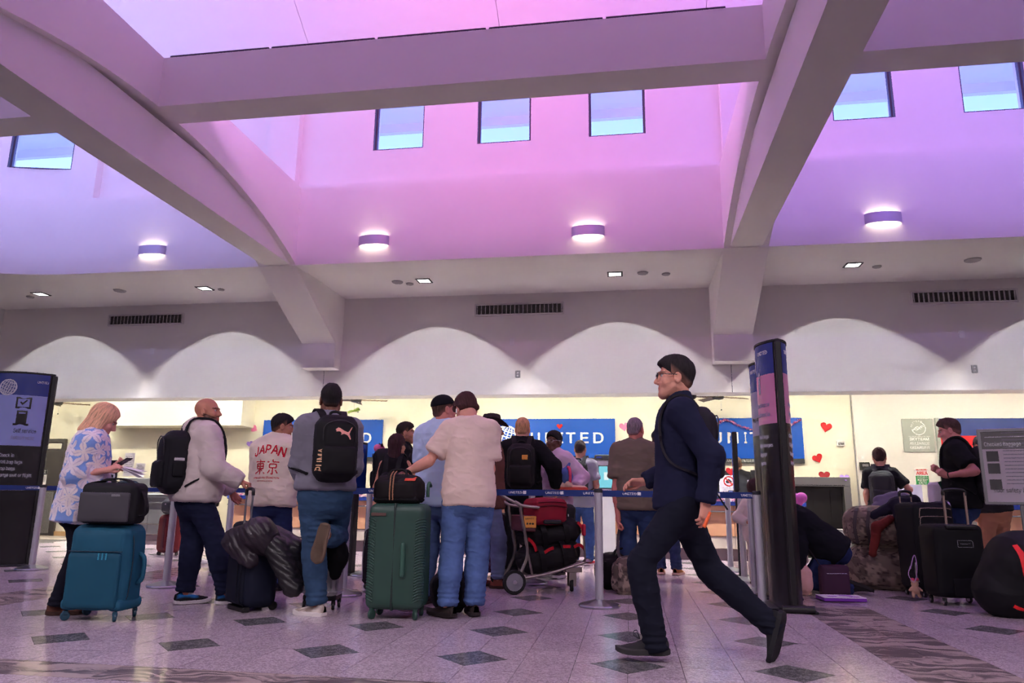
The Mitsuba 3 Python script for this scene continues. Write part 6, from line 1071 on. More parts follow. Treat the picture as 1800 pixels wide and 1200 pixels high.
puffer('dark_jacket', 'dark navy jacket draped over the top camouflage duffel', [(A(1535, 908, 8.85), A(1580, 888, 8.85), 0.045, 0.075, None, 1), (A(1580, 888, 8.82), A(1605, 882, 8.85), 0.085, 0.07, None, 1), (A(1588, 900, 8.72), A(1590, 925, 8.70), 0.09, 0.08, None, 1)], (30, 28, 42), quilt=0, seed=5)
puffer('red_scarf', 'rust red cloth hanging down in front of the camouflage duffels', [(A(1565, 912, 8.72), A(1542, 926, 8.70), 0.03, 0.035, None, 1), (A(1542, 926, 8.70), A(1534, 972, 8.68), 0.042, 0.028, None, 1)], (100, 40, 38), quilt=0, seed=8, cat_='scarf', res=0.006)
b = thing('duffel_bag', 'long dark navy roll bag lying across the cases at right', 'bag'); add('body', tube([A(1600, 897, 8.62), A(1668, 890, 8.62)], 0.065, 20), 'nylon', b, smooth=30, color=(34, 30, 56)); d_ = unit(A(1668, 890, 8.62)-A(1600, 897, 8.62)); add('end_rim', tube([A(1664, 890.4, 8.62), A(1667, 890.1, 8.62)], 0.068, 20), 'chrome', b, smooth=30)
# 11 black cases at right
b = thing('suitcase', 'tall black suitcase with copper zips, left of the two black cases at right', 'suitcase'); M = T44(3.06, 8.50, 0, 22); soft(b, M, 0.48, 0.32, 0.86, 0.075, (18, 18, 24), 0.05, (0.01, 0.015, 0.01), 0.004)
for z in (0.80, 0.885): add('zip', T(tube(curve([(-0.20, -0.162, z-0.10), (-0.19, -0.168, z-0.02), (-0.15, -0.170, z), (0.12, -0.170, z), (0.19, -0.164, z-0.01)], 22), 0.004, 6), M), 'champagne', b, smooth=True)
add('side_hardware', T(tube(curve([(-0.245, -0.10, 0.34), (-0.26, -0.11, 0.24), (-0.25, -0.13, 0.15)], 12), 0.008, 6), M), 'chrome', b, smooth=True); wheels(b, M, 0.48, 0.32, 0.032, 'chrome', turn=20); pull(b, M, 0.14, 0.12, 0.93, 1.03, 'champagne', -0.1)
b = thing('suitcase', 'black suitcase with an extended champagne handle, right of the two at right', 'suitcase'); M = T44(3.05, 7.86, 0, 10); soft(b, M, 0.47, 0.30, 0.66, 0.075, (16, 16, 20), 0.045, (0.008, 0.01, 0.01), 0.003)
pull(b, M, 0.21, -0.10, 0.70, 1.04, 'champagne', 0.02, 'black_plastic', 0.012); add('handle_well', T(rbox(0.30, 0.10, 0.05, 0.02, 8), ('t', 0.02, -0.12, 0.715), M), 'black_plastic', b, smooth=True)
pl = Polygon([(-0.075, -0.03), (0.075, -0.03), (0.075, 0.02), (0.06, 0.035), (-0.075, 0.035)]); add('nameplate', T(extrude(pl.difference(pl.buffer(-0.004)), 0.004), ('rx', 90), ('t', 0.04, -0.158, 0.56), M), 'badge_grey', b, smooth=False); add('lettering', T(text('samsonite'.upper(), 0.012, 0.001, center=True), ('rx', 90), ('t', 0.04, -0.160, 0.556), M), 'badge_grey', b, smooth=False)
add('lower_pocket', T(rbox(0.26, 0.02, 0.16, 0.009, 8), ('t', 0.02, -0.157, 0.17), M), 'nylon', b, smooth=True, color=(24, 24, 28)); wheels(b, M, 0.47, 0.30, 0.034, 'chrome', turn=10)
# 12 black hockey bag with red straps
b = thing('duffel_bag', 'huge black gear bag with red straps at the right edge', 'bag'); M = T44(3.42, 7.12, 0, -6); B = Blob(); L_ = lambda x, y, z: (M@np.array([x, y, z, 1]))[:3]
B.cone(L_(-0.28, 0, 0.22), L_(-0.10, 0, 0.42), 0.20, 0.25, 0.15).cone(L_(-0.10, 0, 0.42), L_(0.45, 0, 0.46), 0.25, 0.24, 0.12).cone(L_(-0.24, 0, 0.19), L_(0.5, 0, 0.20), 0.19, 0.20, 0.12); B.cut(L_(0, 0, 0.004), (0, 0, -1)); q = crumple(B.mesh(0.014), 0.02, (4, 4, 4), 4); hock = q
add('body', q, 'nylon', b, smooth=True, color=vcol(q, (20, 20, 24), 0.12, 6)); mat('strap_red', (226, 30, 36), 0.6)
def onbag(pts, w):
    P = curve(pts, 14); out = []
    for p_ in P:
        o = np.array([p_[0], 0, p_[1]]); 
        m = decal(tm([[0, 0, 0], [0.001, 0, 0], [0, 0.001, 0]], [[0, 1, 2]]), hock, frame(L_(p_[0], -0.5, p_[1]), M[:3, 0], M[:3, 2], -M[:3, 1]), 0.006); out.append(m.vertices[0])
    return ribbon(np.array(out), w, 0.008, M[:3, 0])
add('red_strap', onbag([(-0.21, 0.60), (-0.19, 0.52), (-0.18, 0.38), (-0.17, 0.33)], 0.05), 'strap_red', b, smooth=False); add('red_strap', onbag([(-0.16, 0.25), (-0.16, 0.17), (-0.17, 0.08)], 0.05), 'strap_red', b, smooth=False); add('red_strap', onbag([(-0.18, 0.075), (-0.24, 0.09), (-0.28, 0.11)], 0.028), 'strap_red', b, smooth=False)
# 13 purple handbag, book, pink bag, teddy charm, grey case, balloon
b = thing('handbag', 'small dark purple shoulder bag by the kneeling person', 'bag'); M = T44(2.05, 8.25, 0, 14); soft(b, M, 0.30, 0.10, 0.30, 0, (66, 40, 62), 0.03, (0.005, 0.012, 0.005), 0.004); add('zip', T(tube([(-0.11, -0.066, 0.22), (0.11, -0.066, 0.22)], 0.004, 6), M), 'chrome', b, smooth=True); add('strap', T(ribbon(curve([(-0.13, 0, 0.28), (-0.22, 0.05, 0.45), (-0.33, 0.1, 0.62)], 14), 0.016, 0.005, (0, 1, 0)), M), 'nylon', b, smooth=False, color=(40, 26, 40))
b = thing('game_box', 'flat purple and white box lying on the floor by the handbag', 'box'); M = T44(2.0, 7.85, 0, 6); add('tray', T(cbx(-0.20, 0.20, -0.12, 0.12, 0.005, 0.035, 0.004), M), mat('box_purple', (120, 50, 170), 0.4), b, smooth=False); add('lid', T(cbx(-0.20, 0.20, -0.12, 0.12, 0.035, 0.042, 0.002), M), mat('box_white', (226, 214, 232), 0.4), b, smooth=False)
for q_ in ((-0.14, -0.06, 0.09, 0.05), (0.0, 0.02, 0.12, 0.07), (0.05, -0.09, 0.1, 0.06)): add('print', T(bx(q_[0], q_[0]+q_[2], q_[1], q_[1]+q_[3], 0.0415, 0.0428), M), mat('print_violet', (150, 90, 190), 0.4), b, smooth=False)
b = thing('pink_bag', 'pale pink cloth bag between the tall totem and the kneeling person', 'bag'); M = T44(1.72, 8.2, 0, 0); soft(b, M, 0.20, 0.16, 0.30, 0, (216, 166, 162), 0.08, noise=0.02, bs='cloth', seed=6); add('strap', T(tube(curve([(-0.06, 0, 0.28), (0, 0, 0.34), (0.06, 0, 0.28)], 10), 0.01, 8), M), 'cloth', b, smooth=True, color=(206, 156, 152))
c0 = A(1608, 1026, 8.1); b = thing('teddy_charm', 'small teddy bear charm hanging from a lilac strap on the black suitcase', 'toy'); B = Blob().ball(c0, 0.035, 0.01).ball(c0-[0, 0, 0.055], 0.04, 0.015)
for sx in (-1, 1): B.ball(c0+[sx*0.025, 0, 0.03], 0.014, 0.006).cone(c0+[sx*0.03, 0, -0.04], c0+[sx*0.055, -0.01, -0.06], 0.014, 0.012, 0.006).cone(c0+[sx*0.02, 0, -0.085], c0+[sx*0.03, -0.02, -0.115], 0.017, 0.014, 0.006)
q = B.mesh(0.005); add('body', q, 'cloth', b, smooth=True, color=vcol(q, (196, 156, 136), 0.1)); add('bow', cat(T(rbox(0.035, 0.02, 0.025, 0.01, 6), ('t', *(c0+[-0.02, -0.01, 0.045]))), T(rbox(0.035, 0.02, 0.025, 0.01, 6), ('t', *(c0+[0.02, -0.01, 0.045])))), mat('bow_pink', (214, 70, 110), 0.6), b, smooth=True)
add('lilac_strap', ribbon(curve([A(1600, 995, 8.1), A(1597, 1010, 8.08), A(1607, 1023, 8.08), A(1612, 1000, 8.08), A(1607, 975, 8.1), A(1600, 1000, 8.1)], 30), 0.016, 0.004, (0, 1, 0)), mat('lilac', (190, 150, 206), 0.6), b, smooth=False)
b = thing('suitcase', 'grey hard case standing by the baggage belt', 'suitcase'); M = T44(1.98, 10.4, 0, 10); add('body', T(rbox(0.42, 0.27, 0.62, 0.05, 14), ('t', 0, 0, 0.40), M), mat('grey_shell', (92, 88, 98), 0.5), b, smooth=True)
for z in (0.55, 0.62): add('ridge', T(cbx(-0.20, 0.20, -0.145, -0.13, z, z+0.012, 0.003), M), 'grey_shell', b, smooth=False)
wheels(b, M, 0.42, 0.27, 0.03)
b = thing('heart_balloon', 'pink heart balloon with tinsel beside the tall totem', 'balloon'); c0 = A(1402, 880, 10.2); hm = T(extrude(heart_poly(0.26).buffer(-0.03), 0.05), ('t', 0, 0, -0.025)); hb = Blob()
for sx in (-1, 1): hb.ball(c0+[sx*0.055, 0, 0.045], 0.065, 0.03).cone(c0+[sx*0.05, 0, 0.03], c0+[0, 0, -0.10], 0.06, 0.012, 0.03)
q = hb.mesh(0.008); add('balloon', q, 'satin', b, smooth=True, color=(232, 110, 206)); r_ = np.random.default_rng(5); add('tinsel', cat([T(bx(-0.012, 0.012, -0.001, 0.001, -0.006, 0.006), ('rz', r_.uniform(0, 180)), ('rx', r_.uniform(0, 180)), ('t', *(c0+[r_.normal()*0.05, r_.normal()*0.04, -0.15+r_.normal()*0.03]))) for _ in range(90)]), mat('tinsel_pink', (230, 150, 180), 0.25, 0.7), b, smooth=False)
# toys in the arms of the woman with glasses
c0 = A(992, 838, 8.92); b = thing('plush_toy', 'blue plush toy with a pink collar in the arms of the woman with glasses', 'toy'); B = Blob().ball(c0, 0.105, 0.02).cone(c0+[0.01, 0, 0.06], c0+[0.06, 0.02, 0.16], 0.035, 0.015, 0.03).cone(c0+[-0.06, -0.02, 0.05], c0+[-0.10, 0, 0.10], 0.03, 0.014, 0.03)
q = B.mesh(0.008); add('body', q, 'cloth', b, smooth=True, color=vcol(q, (84, 108, 168), 0.1)); t_ = np.linspace(0, 2*math.pi, 33); add('pink_collar', tube([c0+[0.05+0.03*math.cos(t), -0.085*math.cos(t)-0.02, 0.115*math.sin(t)] for t in t_], 0.018, 8), mat('collar_pink', (226, 72, 110), 0.7), b, smooth=True); add('nose', T(trimesh.creation.icosphere(1, 0.018), ('t', *(c0+[-0.03, -0.10, 0.02]))), 'black_plastic', b)
c0 = A(1003, 858, 8.88); b = thing('plush_toy', 'orange and cream plush toy held under the blue plush toy', 'toy'); q = Blob().cone(c0+[-0.10, 0, 0], c0+[0.16, 0, -0.02], 0.05, 0.05, 0.03).ball(c0+[-0.11, -0.03, 0.03], 0.045, 0.02).ball(c0+[-0.02, -0.04, 0.04], 0.045, 0.02).mesh(0.007); add('body', q, 'cloth', b, smooth=True, color=np.where((np.array(q.vertices)[:, 2] > c0[2]+0.015)[:, None], lin((226, 190, 170)), lin((224, 100, 84))))
# 14 stroller wheels and carry-ons half seen behind the hoodie man
b = thing('suitcase', 'black wheeled bag half hidden behind the legs of the man in the pale hoodie', 'suitcase'); M = T44(-4.75, 8.9, 0, 10); soft(b, M, 0.40, 0.30, 0.55, 0.05, (24, 24, 30), 0.06); wheels(b, M, 0.4, 0.3, 0.05, 'chrome', turn=60)
# ------------------------------------------------------------------ the people
def floral(m, s):
    p = np.array(m.vertices); n = np.array(m.vertex_normals); r = np.random.default_rng(4); c = np.tile(lin((124, 152, 214)), (len(p), 1))
    idx = r.choice(len(p), 260, replace=False); keep = []
    for i in idx:
        if all(np.linalg.norm(p[i]-p[j]) > 0.074 for j in keep): keep.append(i)
    for i in keep:
        d = p-p[i]; q = np.where((d**2).sum(1) < 0.11**2)[0]; t = unit(np.cross(n[i], r.normal(size=3))); b = np.cross(n[i], t)
        x, y = d[q]@t, d[q]@b; R = np.hypot(x, y); th = np.arctan2(y, x); k = r.choice([4, 5]); pet = np.abs(np.cos(th*k/2)); lim = r.uniform(0.066, 0.092)*(0.22+0.78*pet**0.8)
        on = R < lim; vein = (np.abs(np.sin(th*k/2)) < 0.02+0.0006/np.maximum(R, 1e-3)) ; col = np.where((pet > 0.985)[:, None] & (R > 0.015)[:, None], lin((206, 196, 216)), lin(r.choice([[238, 228, 238], [228, 214, 226], [236, 224, 226]])))
        c[q[on]] = col[on]
    return c
def plaid(m, s):
    p = np.array(m.vertices); c = np.tile(lin((34, 32, 42)), (len(p), 1)); a = (p[:, 2] % 0.09 < 0.012) | ((p[:, 0]*1.0+p[:, 1]*0.6) % 0.08 < 0.012); c[a] = lin((110, 106, 124)); return c
SK1, SK2, SK3, SKD = (206, 150, 128), (188, 132, 106), (170, 116, 92), (96, 60, 48)

# 1 woman with phone
P = Person('woman with blonde bob in a blue and white floral blouse reading her phone', 1.63, fl(106, 1078), 54, head=(0, -26, 0), lean=4, g=1.16, belly=0.05, skin=(214, 150, 138), res=0.8, sh=0.9, hip=('p', 138, 884, 0.0),
           RH=('p', 188, 826, -0.06), LH=('p', 200, 822, 0.10), RE=(0.15, -0.35, 0.9), RP=('hold', ((0.85, 0.25, 0.42), (0.2, 0.6, -0.4))), LP=('hold', ((0.85, -0.1, 0.35), (0, -0.3, 0.9))), RA=(0.07, -0.02, 0.082), LA=(-0.09, 0.06, 0.082))
P.build(brow=(120, 90, 70)); P.res = 0.55; P.top(0, 'three', hem=0.435, loose=0.02, rgb_fn=floral, name='blouse', hemflare=0.02, fold=0.005, collar=0.02); P.res = 1.0
P.trousers((22, 22, 34), fit=1.0, flare=1.25, fold=0.004); P.shoes((88, 54, 44), (60, 40, 34), L=0.26); P.res = 0.8; P.hair('bob', (214, 164, 134), vol=0.018, length=0.125); woman = P
hd = (P.Wr['R']+P.Wr['L'])/2+np.array([0.10, 0.0, 0.05]); one('phone', T(cbx(-0.075, 0.075, -0.036, 0.036, -0.004, 0.004, 0.003), ('ry', -30), ('t', *(hd+[0.0, 0.0, 0.0]))), 'black_plastic', 'black phone in the hands of the woman in the floral blouse', 'phone', smooth=False)
one('travel_papers', cat([T(cbx(-0.10, 0.11, -0.055, 0.055, -0.001, 0.001, 0.0005), ('ry', 12+7*i), ('rz', 5*i), ('t', *(hd+[0.07, 0.02-0.01*i, -0.045-0.012*i]))) for i in range(3)]), 'paper', 'sheaf of white papers held under the phone by the woman in the floral blouse', 'papers', smooth=False)
# 2 hoodie man
P = Person('bald bearded man in a pale hoodie with a black backpack, hand on a suitcase handle', 1.74, fl(350, 1062), 44, lean=2, head=(36, 4, 0), g=1.14, belly=0.05, skin=(190, 128, 104), hip=('p', 343, 869, 0),
           RH=('p', 424, 847, -0.02), RE=(0.25, -0.2, 1.0), RP=('grip', ((0.95, 0.1, -0.2), (0.1, 0, -1))), LH=(-0.2, 0.25, 0.95), RA=(0.10, 0.19, 0.087), LA=(-0.10, -0.10, 0.087), RT=14, LT=0)
P.build(stubble=(30, 22, 22, 0.75)); P.top((206, 192, 188), 'long', hem=0.50, loose=0.030, hood=True, name='hoodie', fold=0.009); hood_top = P.topmesh
P.denim((30, 34, 56), wear=0.2, fit=1.16, hem=0.96); ac = [(lambda x, y, z: (x > -0.045) & (x < 0.10) & (z > 0.05) & (z < 0.085), (40, 130, 205)), (lambda x, y, z: (x > 0.02) & (x < 0.12) & (z > 0.075), (225, 222, 222)), (lambda x, y, z: (x > 0.09) & (z < 0.058), (24, 24, 28))]
P.shoes((30, 30, 36), (226, 218, 222), accent=ac, L=0.30); hoodie = P
b, M = backpack(P, 'large black backpack on the back of the man in the pale hoodie', (24, 24, 30), 0.32, 0.52, 0.22, top=0.825, off=-0.02, tilt=2)
add('bottle_pocket', T(rbox(0.05, 0.10, 0.14, 0.02, 8), ('t', -0.165, 0.0, -0.06), M), 'nylon', b, smooth=True, color=(20, 20, 24)); add('white_label', T(rbox(0.012, 0.085, 0.028, 0.005, 4), ('t', -0.172, 0.0, 0.02), M), 'nylon', b, smooth=True, color=(190, 184, 190))
# 2b person hidden behind him
P = Person('person in black with white sneakers, mostly hidden behind the man in the pale hoodie', 1.66, fl(352, 992), 70, skin=SK3, res=1.3, RH=(0.18, 0.3, 1.0), LA=(-0.1, -0.12, 0.083), RA=(0.1, 0.2, 0.083))
P.build(face=False); P.top((22, 22, 26), 'long', loose=0.02, hood=True, name='jacket'); P.trousers((26, 26, 32)); P.shoes((230, 224, 226), (235, 230, 232)); P.hair('short', (24, 18, 18))
# 3 JAPAN jacket
P = Person('man in a cream jacket with red Japanese lettering on its back', 1.73, xy(478, 7.15), 0, head=(58, -4, 0), lean=3, g=1.12, skin=SK3, RH=(0.22, 0.22, 0.92), LH=(-0.15, 0.28, 0.95), RA=(0.13, 0.05, 0.087), LA=(-0.12, -0.1, 0.087))
P.build(); P.top((226, 212, 194), 'long', hem=0.485, loose=0.034, name='jacket', fold=0.008, collar=0.015); P.denim((38, 48, 84), fit=1.12); P.shoes((34, 34, 40), (40, 38, 40)); P.hair('short', (24, 20, 22), vol=0.013, top=0.006); japan = P
def jap(name, m, o, z): return P.add(name, decal(m, P.topmesh, frame(P.sp(z, 0, 0)+P.cr*o, P.cr, P.cu, -P.cf), 0.003), mat('print_red', (186, 24, 44), 0.7), smooth=False)
for i, ch in enumerate('JAPAN'):
    x = (i-2)*0.066; m = T(text(ch, 0.085 if i < 4 else 0.085, 0.002, True, center=True), ('s', 0.88, 1.0+0.05*abs(i-2), 1), ('rz', -(i-2)*5)); jap('letter', T(m, ('t', 0, -0.30*x*x*6, 0)), x, 0.775)
def strokes(L, w=0.011): return cat([extrude(Polygon([(0, -w/2), (math.hypot(x1-x0, y1-y0), -w/2), (math.hypot(x1-x0, y1-y0), w/2), (0, w/2)]), 0.002).apply_transform(trimesh.transformations.rotation_matrix(math.atan2(y1-y0, x1-x0), [0, 0, 1])).apply_translation((x0, y0, 0)) for x0, y0, x1, y1 in L])
east = [(-.055, .055, .055, .055), (0, .075, 0, -.075), (-.04, .035, .04, .035), (-.04, .035, -.04, -.015), (.04, .035, .04, -.015), (-.04, .010, .04, .010), (-.04, -.015, .04, -.015), (0, -.018, -.06, -.065), (0, -.018, .06, -.065)]
capi = [(0, .078, 0, .055), (-.06, .053, .06, .053), (-.035, .032, .035, .032), (-.035, .032, -.035, -.005), (.035, .032, .035, -.005), (-.035, -.005, .035, -.005), (0, -.005, 0, -.072), (0, -.072, -.015, -.062), (-.028, -.028, -.05, -.06), (.028, -.028, .05, -.06)]
jap('letter', T(strokes(east), ('s', 0.95, 1.0, 1)), -0.068, 0.692); jap('letter', T(strokes(capi), ('s', 0.95, 1.0, 1)), 0.068, 0.692)
jap('lettering', text('LAND OF THE RISING SUN', 0.019, 0.002, center=True, width=0.27), 0, 0.626); jap('lettering', text('NIPPON EAST ASIA', 0.010, 0.002, center=True, width=0.16), 0, 0.610)
# 4 man with logo backpack, one leg bent
P = Person('man in a grey shirt with a logo backpack, one foot lifted showing its sole', 1.82, fl(566, 1083), -38, head=(12, 0, 0), lean=2, g=1.14, belly=0.02, skin=(120, 78, 62), res=0.85, hip=('p', 572, 866, 0.02),
           LH=(-0.14, 0.32, 1.02), RH=(0.14, 0.32, 1.02), LE=(-0.5, -0.3, 0.9), RE=(0.5, -0.3, 0.9), LA=('p', 557, 1062, 0.02), LT=-38, RA=('p', 574, 940, -0.10), RK=(0.25, 0.5, 0.35))
P.build(); P.top((118, 116, 128), 'long', hem=0.545, loose=0.022, name='shirt', collar=0.03, fold=0.008, hw=0.95); P.denim((48, 70, 96), fit=1.14, hem=0.97)
add('belt', T(tube([P.sp(0.548, 0.178*math.cos(t)*1.13, -0.0+0.135*math.sin(t)*1.10) for t in np.linspace(0, 2*math.pi, 33)], 0.018, 8, 0.35)), 'satin', P.key, smooth=True, color=(118, 66, 44))
tan = [(lambda x, y, z: (x > 0.12), (168, 150, 138)), (lambda x, y, z: (x < 0.12) & (x > -0.03) & (z > 0.035) & (z < 0.085) & (np.abs(z-0.035-0.35*(0.10-x)) < 0.018), (152, 134, 124)), (lambda x, y, z: (x < -0.05), (168, 152, 142))]
P.shoes((222, 210, 202), (226, 218, 216), accent=tan, L=0.295, which='L'); P.shoes((222, 210, 202), (112, 92, 78), accent=tan, L=0.30, which='R', up={'R': ((-0.16, -0.10, -1), (0.0, 1.0, -0.1))}, style='tread'); P.hair('short', (22, 18, 20), vol=0.014, hl=0.0); puma = P
b, M = backpack(P, 'black sports backpack with a pink leaping cat logo, on the man in the grey shirt', (20, 20, 23), 0.33, 0.50, 0.19, top=0.845, off=0.01, bulge=0.035, bs='nylon')
cat_logo = Polygon([(-.075, .030), (-.060, .042), (-.050, .050), (-.044, .045), (-.030, .040), (.0, .022), (.030, .012), (.045, .025), (.060, .050), (.070, .055), (.066, .045), (.052, .018), (.045, -.003), (.050, -.025), (.058, -.045), (.050, -.050), (.038, -.030), (.026, -.015), (.010, -.008), (-.010, -.004), (-.020, -.012), (-.030, -.014), (-.024, -.002), (-.030, .010), (-.045, .016), (-.062, .012), (-.072, .014), (-.066, .022)])
pk = scene[f'{b}__body']; MM = frame(M[:3, 3]+M[:3, 2]*0.10+M[:3, 1]*0.30, -M[:3, 0], M[:3, 2], M[:3, 1])
bm = T(rbox(0.33, 0.50, 0.19, 0.075, 18), np.eye(4)); BM = T(rbox(0.33, 0.19, 0.50, 0.075, 18, (0.01, 0.035, 0.02), 0.006, 9, 3), M)
add('cat_logo', decal(T(extrude(cat_logo, 0.002), ('s', 0.95, 0.95, 1)), BM, frame(M[:3, 3]+M[:3, 2]*0.11-M[:3, 0]*0.03, -M[:3, 0], M[:3, 2], M[:3, 1]), 0.004), mat('pink_print', (236, 164, 150), 0.6), b, smooth=False)
add('side_lettering', decal(T(text('PUMA', 0.045, 0.002, True, center=True), ('rz', 85)), BM, frame(M[:3, 3]-M[:3, 2]*0.10+M[:3, 0]*0.115, -M[:3, 0], M[:3, 2], M[:3, 1]), 0.004), mat('peach_print', (222, 178, 140), 0.6), b, smooth=False)
# 5 woman with long dark hair
P = Person('woman with long dark hair in a black tank top and plaid trousers', 1.61, xy(692, 8.4), -2, head=(20, 0, 0), g=1.02, sh=0.88, skin=SK2, res=1.15, LH=(-0.22, 0.15, 0.85), RH=(0.2, 0.3, 1.1))
P.build(); P.top((20, 18, 22), 'none', tank=True, hem=0.5, name='tank_top'); P.trousers(0, rgb_fn=plaid, fit=1.15, name='plaid_trousers'); P.shoes(); P.hair('long', (48, 22, 28), vol=0.016, length=0.40)
backpack(P, 'small black backpack on the woman with long dark hair', (20, 20, 24), 0.26, 0.34, 0.13, top=0.74)
# 6 man in black, profile
P = Person('dark haired man in black seen in profile left of the white shirted pair', 1.85, xy(706, 9.15), 72, head=(0, 2, 0), skin=SK2, res=1.15, RH=(0.15, 0.2, 1.25), RE=(0.3, -0.1, 1.0))
P.build(stubble=(50, 36, 32, 0.35)); P.top((24, 24, 28), 'short', name='tshirt'); P.trousers((28, 28, 34)); P.shoes(); P.hair('short', (34, 24, 22), vol=0.012, top=0.012)
b, M = backpack(P, 'bulky black backpack with a pink pompom, worn by the man in profile', (22, 22, 28), 0.34, 0.54, 0.24, top=0.82, tilt=4)
one('plush_charm', cat(T(trimesh.creation.icosphere(3, 0.05), ('t', 0.0, 0.08, 0.30), M), T(lathe([(0, 0.05), (0.012, 0.03), (0.02, 0)], 10), ('t', 0.04, 0.05, 0.32), M), T(lathe([(0, 0.05), (0.012, 0.03), (0.02, 0)], 10), ('t', -0.05, 0.02, 0.31), M), T(trimesh.creation.icosphere(2, 0.03), ('t', 0.0, 0.02, 0.30), M)), mat('pink_fluff', (232, 120, 170), 0.9), 'pink fluffy pompom charm on top of a bulky black backpack', 'pompom', smooth=True)
# 7 person behind
P = Person('person with curly brown hair in white, half hidden behind the man in the black cap', 1.76, xy(748, 9.95), 200, head=(-20, -20, 0), skin=SK1, res=1.2, RH=(0.15, 0.3, 1.1))
P.build(face=False); P.top((222, 206, 206), 'short', name='tshirt'); P.trousers((40, 40, 60)); P.shoes(); P.hair('thick', (72, 40, 34), vol=0.022, top=0.01, seed=5)
# 8 man with black cap, light blue polo
P = Person('man in a light blue polo shirt, jeans and a black cap turned away', 1.84, xy(772, 6.62), 20, head=(30, 6, 0), lean=1, g=1.08, skin=(200, 128, 116), RH=(0.2, 0.34, 1.1), LH=(-0.2, 0.1, 0.88), RA=(0.11, 0.05, 0.09), LA=(-0.11, -0.05, 0.09))
P.build(); P.top((186, 204, 232), 'short', hem=0.475, loose=0.03, name='polo_shirt', fold=0.008, collar=0.025); P.denim((80, 100, 140), fit=1.06); P.shoes((60, 50, 46), (70, 60, 56)); P.hair('short', (66, 46, 40), vol=0.006); P.cap((22, 22, 28))
# 9 young man in cream T-shirt
P = Person('young man in a cream T-shirt and blue jeans leaning on a black duffel, head bowed', 1.80, fl(808, 1083), -14, lean=8, side=0, head=(-24, -38, 0), g=0.95, sh=0.90, skin=(214, 152, 134), res=0.85, hip=('p', 824, 868, -0.02),
           LH=('p', 704, 836, -0.08), LE=(-0.3, -0.3, 0.5), LP=('relax', ((-0.8, 0.3, -0.35), (0, 0.2, -1))), RH=(0.20, 0.28, 1.08), RE=(0.26, -0.3, 1.0), LA=(-0.10, -0.06, 0.093), RA=(0.115, 0.02, 0.093), LT=-42, RT=-8)
P.build(arms=('L', 'R')); P.top((222, 198, 186), 'short', hem=0.47, loose=0.022, name='tshirt', fold=0.009); P.denim((74, 96, 140), wear=0.5, fit=1.2, hem=0.985, fold=0.010); P.shoes((52, 44, 42), (44, 38, 38), L=0.30, high=-0.01); P.hair('thick', (58, 30, 30), vol=0.022, top=0.012, fringe=0.03, hl=0.02, seed=8)
add('earbud', tube([P.hp(-0.088, 0.0, -0.005), P.hp(-0.092, 0.012, -0.035)], 0.006, 8), 'white_plastic', P.key); tee = P
# 10 cowboy hat
P = Person('man in a black cowboy hat pushing the loaded luggage cart', 1.76, xy(860, 8.0), 76, head=(0, 0, 0), skin=(150, 96, 84), g=1.08, RH=('p', 866, 874, -0.05), LH=('p', 872, 870, 0.25), RP=('grip', ((0.9, 0.2, -0.3), (0, 0, -1))), LP=('grip', ((0.9, 0.2, -0.3), (0, 0, -1))), RA=(0.1, 0.1, 0.088), LA=(-0.1, -0.12, 0.088))
P.build(stubble=(40, 30, 30, 0.5)); P.top((96, 62, 56), 'long', name='shirt', loose=0.02); P.denim((96, 104, 136), fit=1.05, hem=0.95); P.shoes((104, 50, 42), (60, 36, 32), L=0.30, high=0.02, name='boot'); P.hair('short', (40, 30, 30), vol=0.006)
hat = [(0.095, 0.0), (0.098, 0.05), (0.088, 0.105), (0.05, 0.118), (0, 0.11)]; crown = lathe([(0, -0.005), (0.094, -0.005)]+hat[:-1]+[(0, 0.108)], 32); q = np.array(crown.vertices); q[:, 2] -= 0.03*np.exp(-(q[:, 0]/0.03)**2)*(q[:, 2] > 0.08); crown = tm(q*[0.92, 1.12, 1], crown.faces)
br = lathe([(0.08, -0.004), (0.12, -0.006), (0.19, -0.004), (0.195, 0.0), (0.19, 0.003), (0.12, 0.002), (0.08, 0.004)], 40); q = np.array(br.vertices); q[:, 2] += 0.055*(np.abs(q[:, 0])/0.19)**2.2-0.03*(np.abs(q[:, 1])/0.19)**2; br = tm(q*[0.95, 1.0, 1], br.faces)
HM = frame(P.hp(0, -0.01, 0.078), P.hr, P.hf, P.hu); c = P.add('cowboy_hat', T(crown, HM), mat('felt_black', (34, 24, 28), 0.85), smooth=True); add('brim', T(br, HM), 'felt_black', c, smooth=True); cowboy = P
# 11 blond man black jacket
P = Person('blond man in a black jacket with a black backpack behind the luggage cart', 1.87, xy(917, 8.85), -5, g=1.06, skin=(220, 160, 140), RH=('p', 978, 856, 0.02), RE=(0.5, -0.1, 1.0), LH=(-0.2, 0.1, 0.85), res=1.0, head=(4, 0, 0))
P.build(); P.top((20, 20, 24), 'long', hem=0.47, loose=0.03, name='jacket', collar=0.045); P.trousers((24, 24, 28)); P.shoes(); P.hair('short', (196, 146, 108), vol=0.010, top=0.014, hl=0.0)
b, M = backpack(P, 'black backpack with a small yellow tag on the blond man in the black jacket', (30, 28, 30), 0.32, 0.50, 0.17, top=0.83, off=0.0)
add('tag', T(cbx(-0.035, 0.035, -0.004, 0.004, -0.028, 0.028), ('t', -0.05, 0.115, 0.10), M), mat('tag_yellow', (228, 160, 70), 0.6), b)
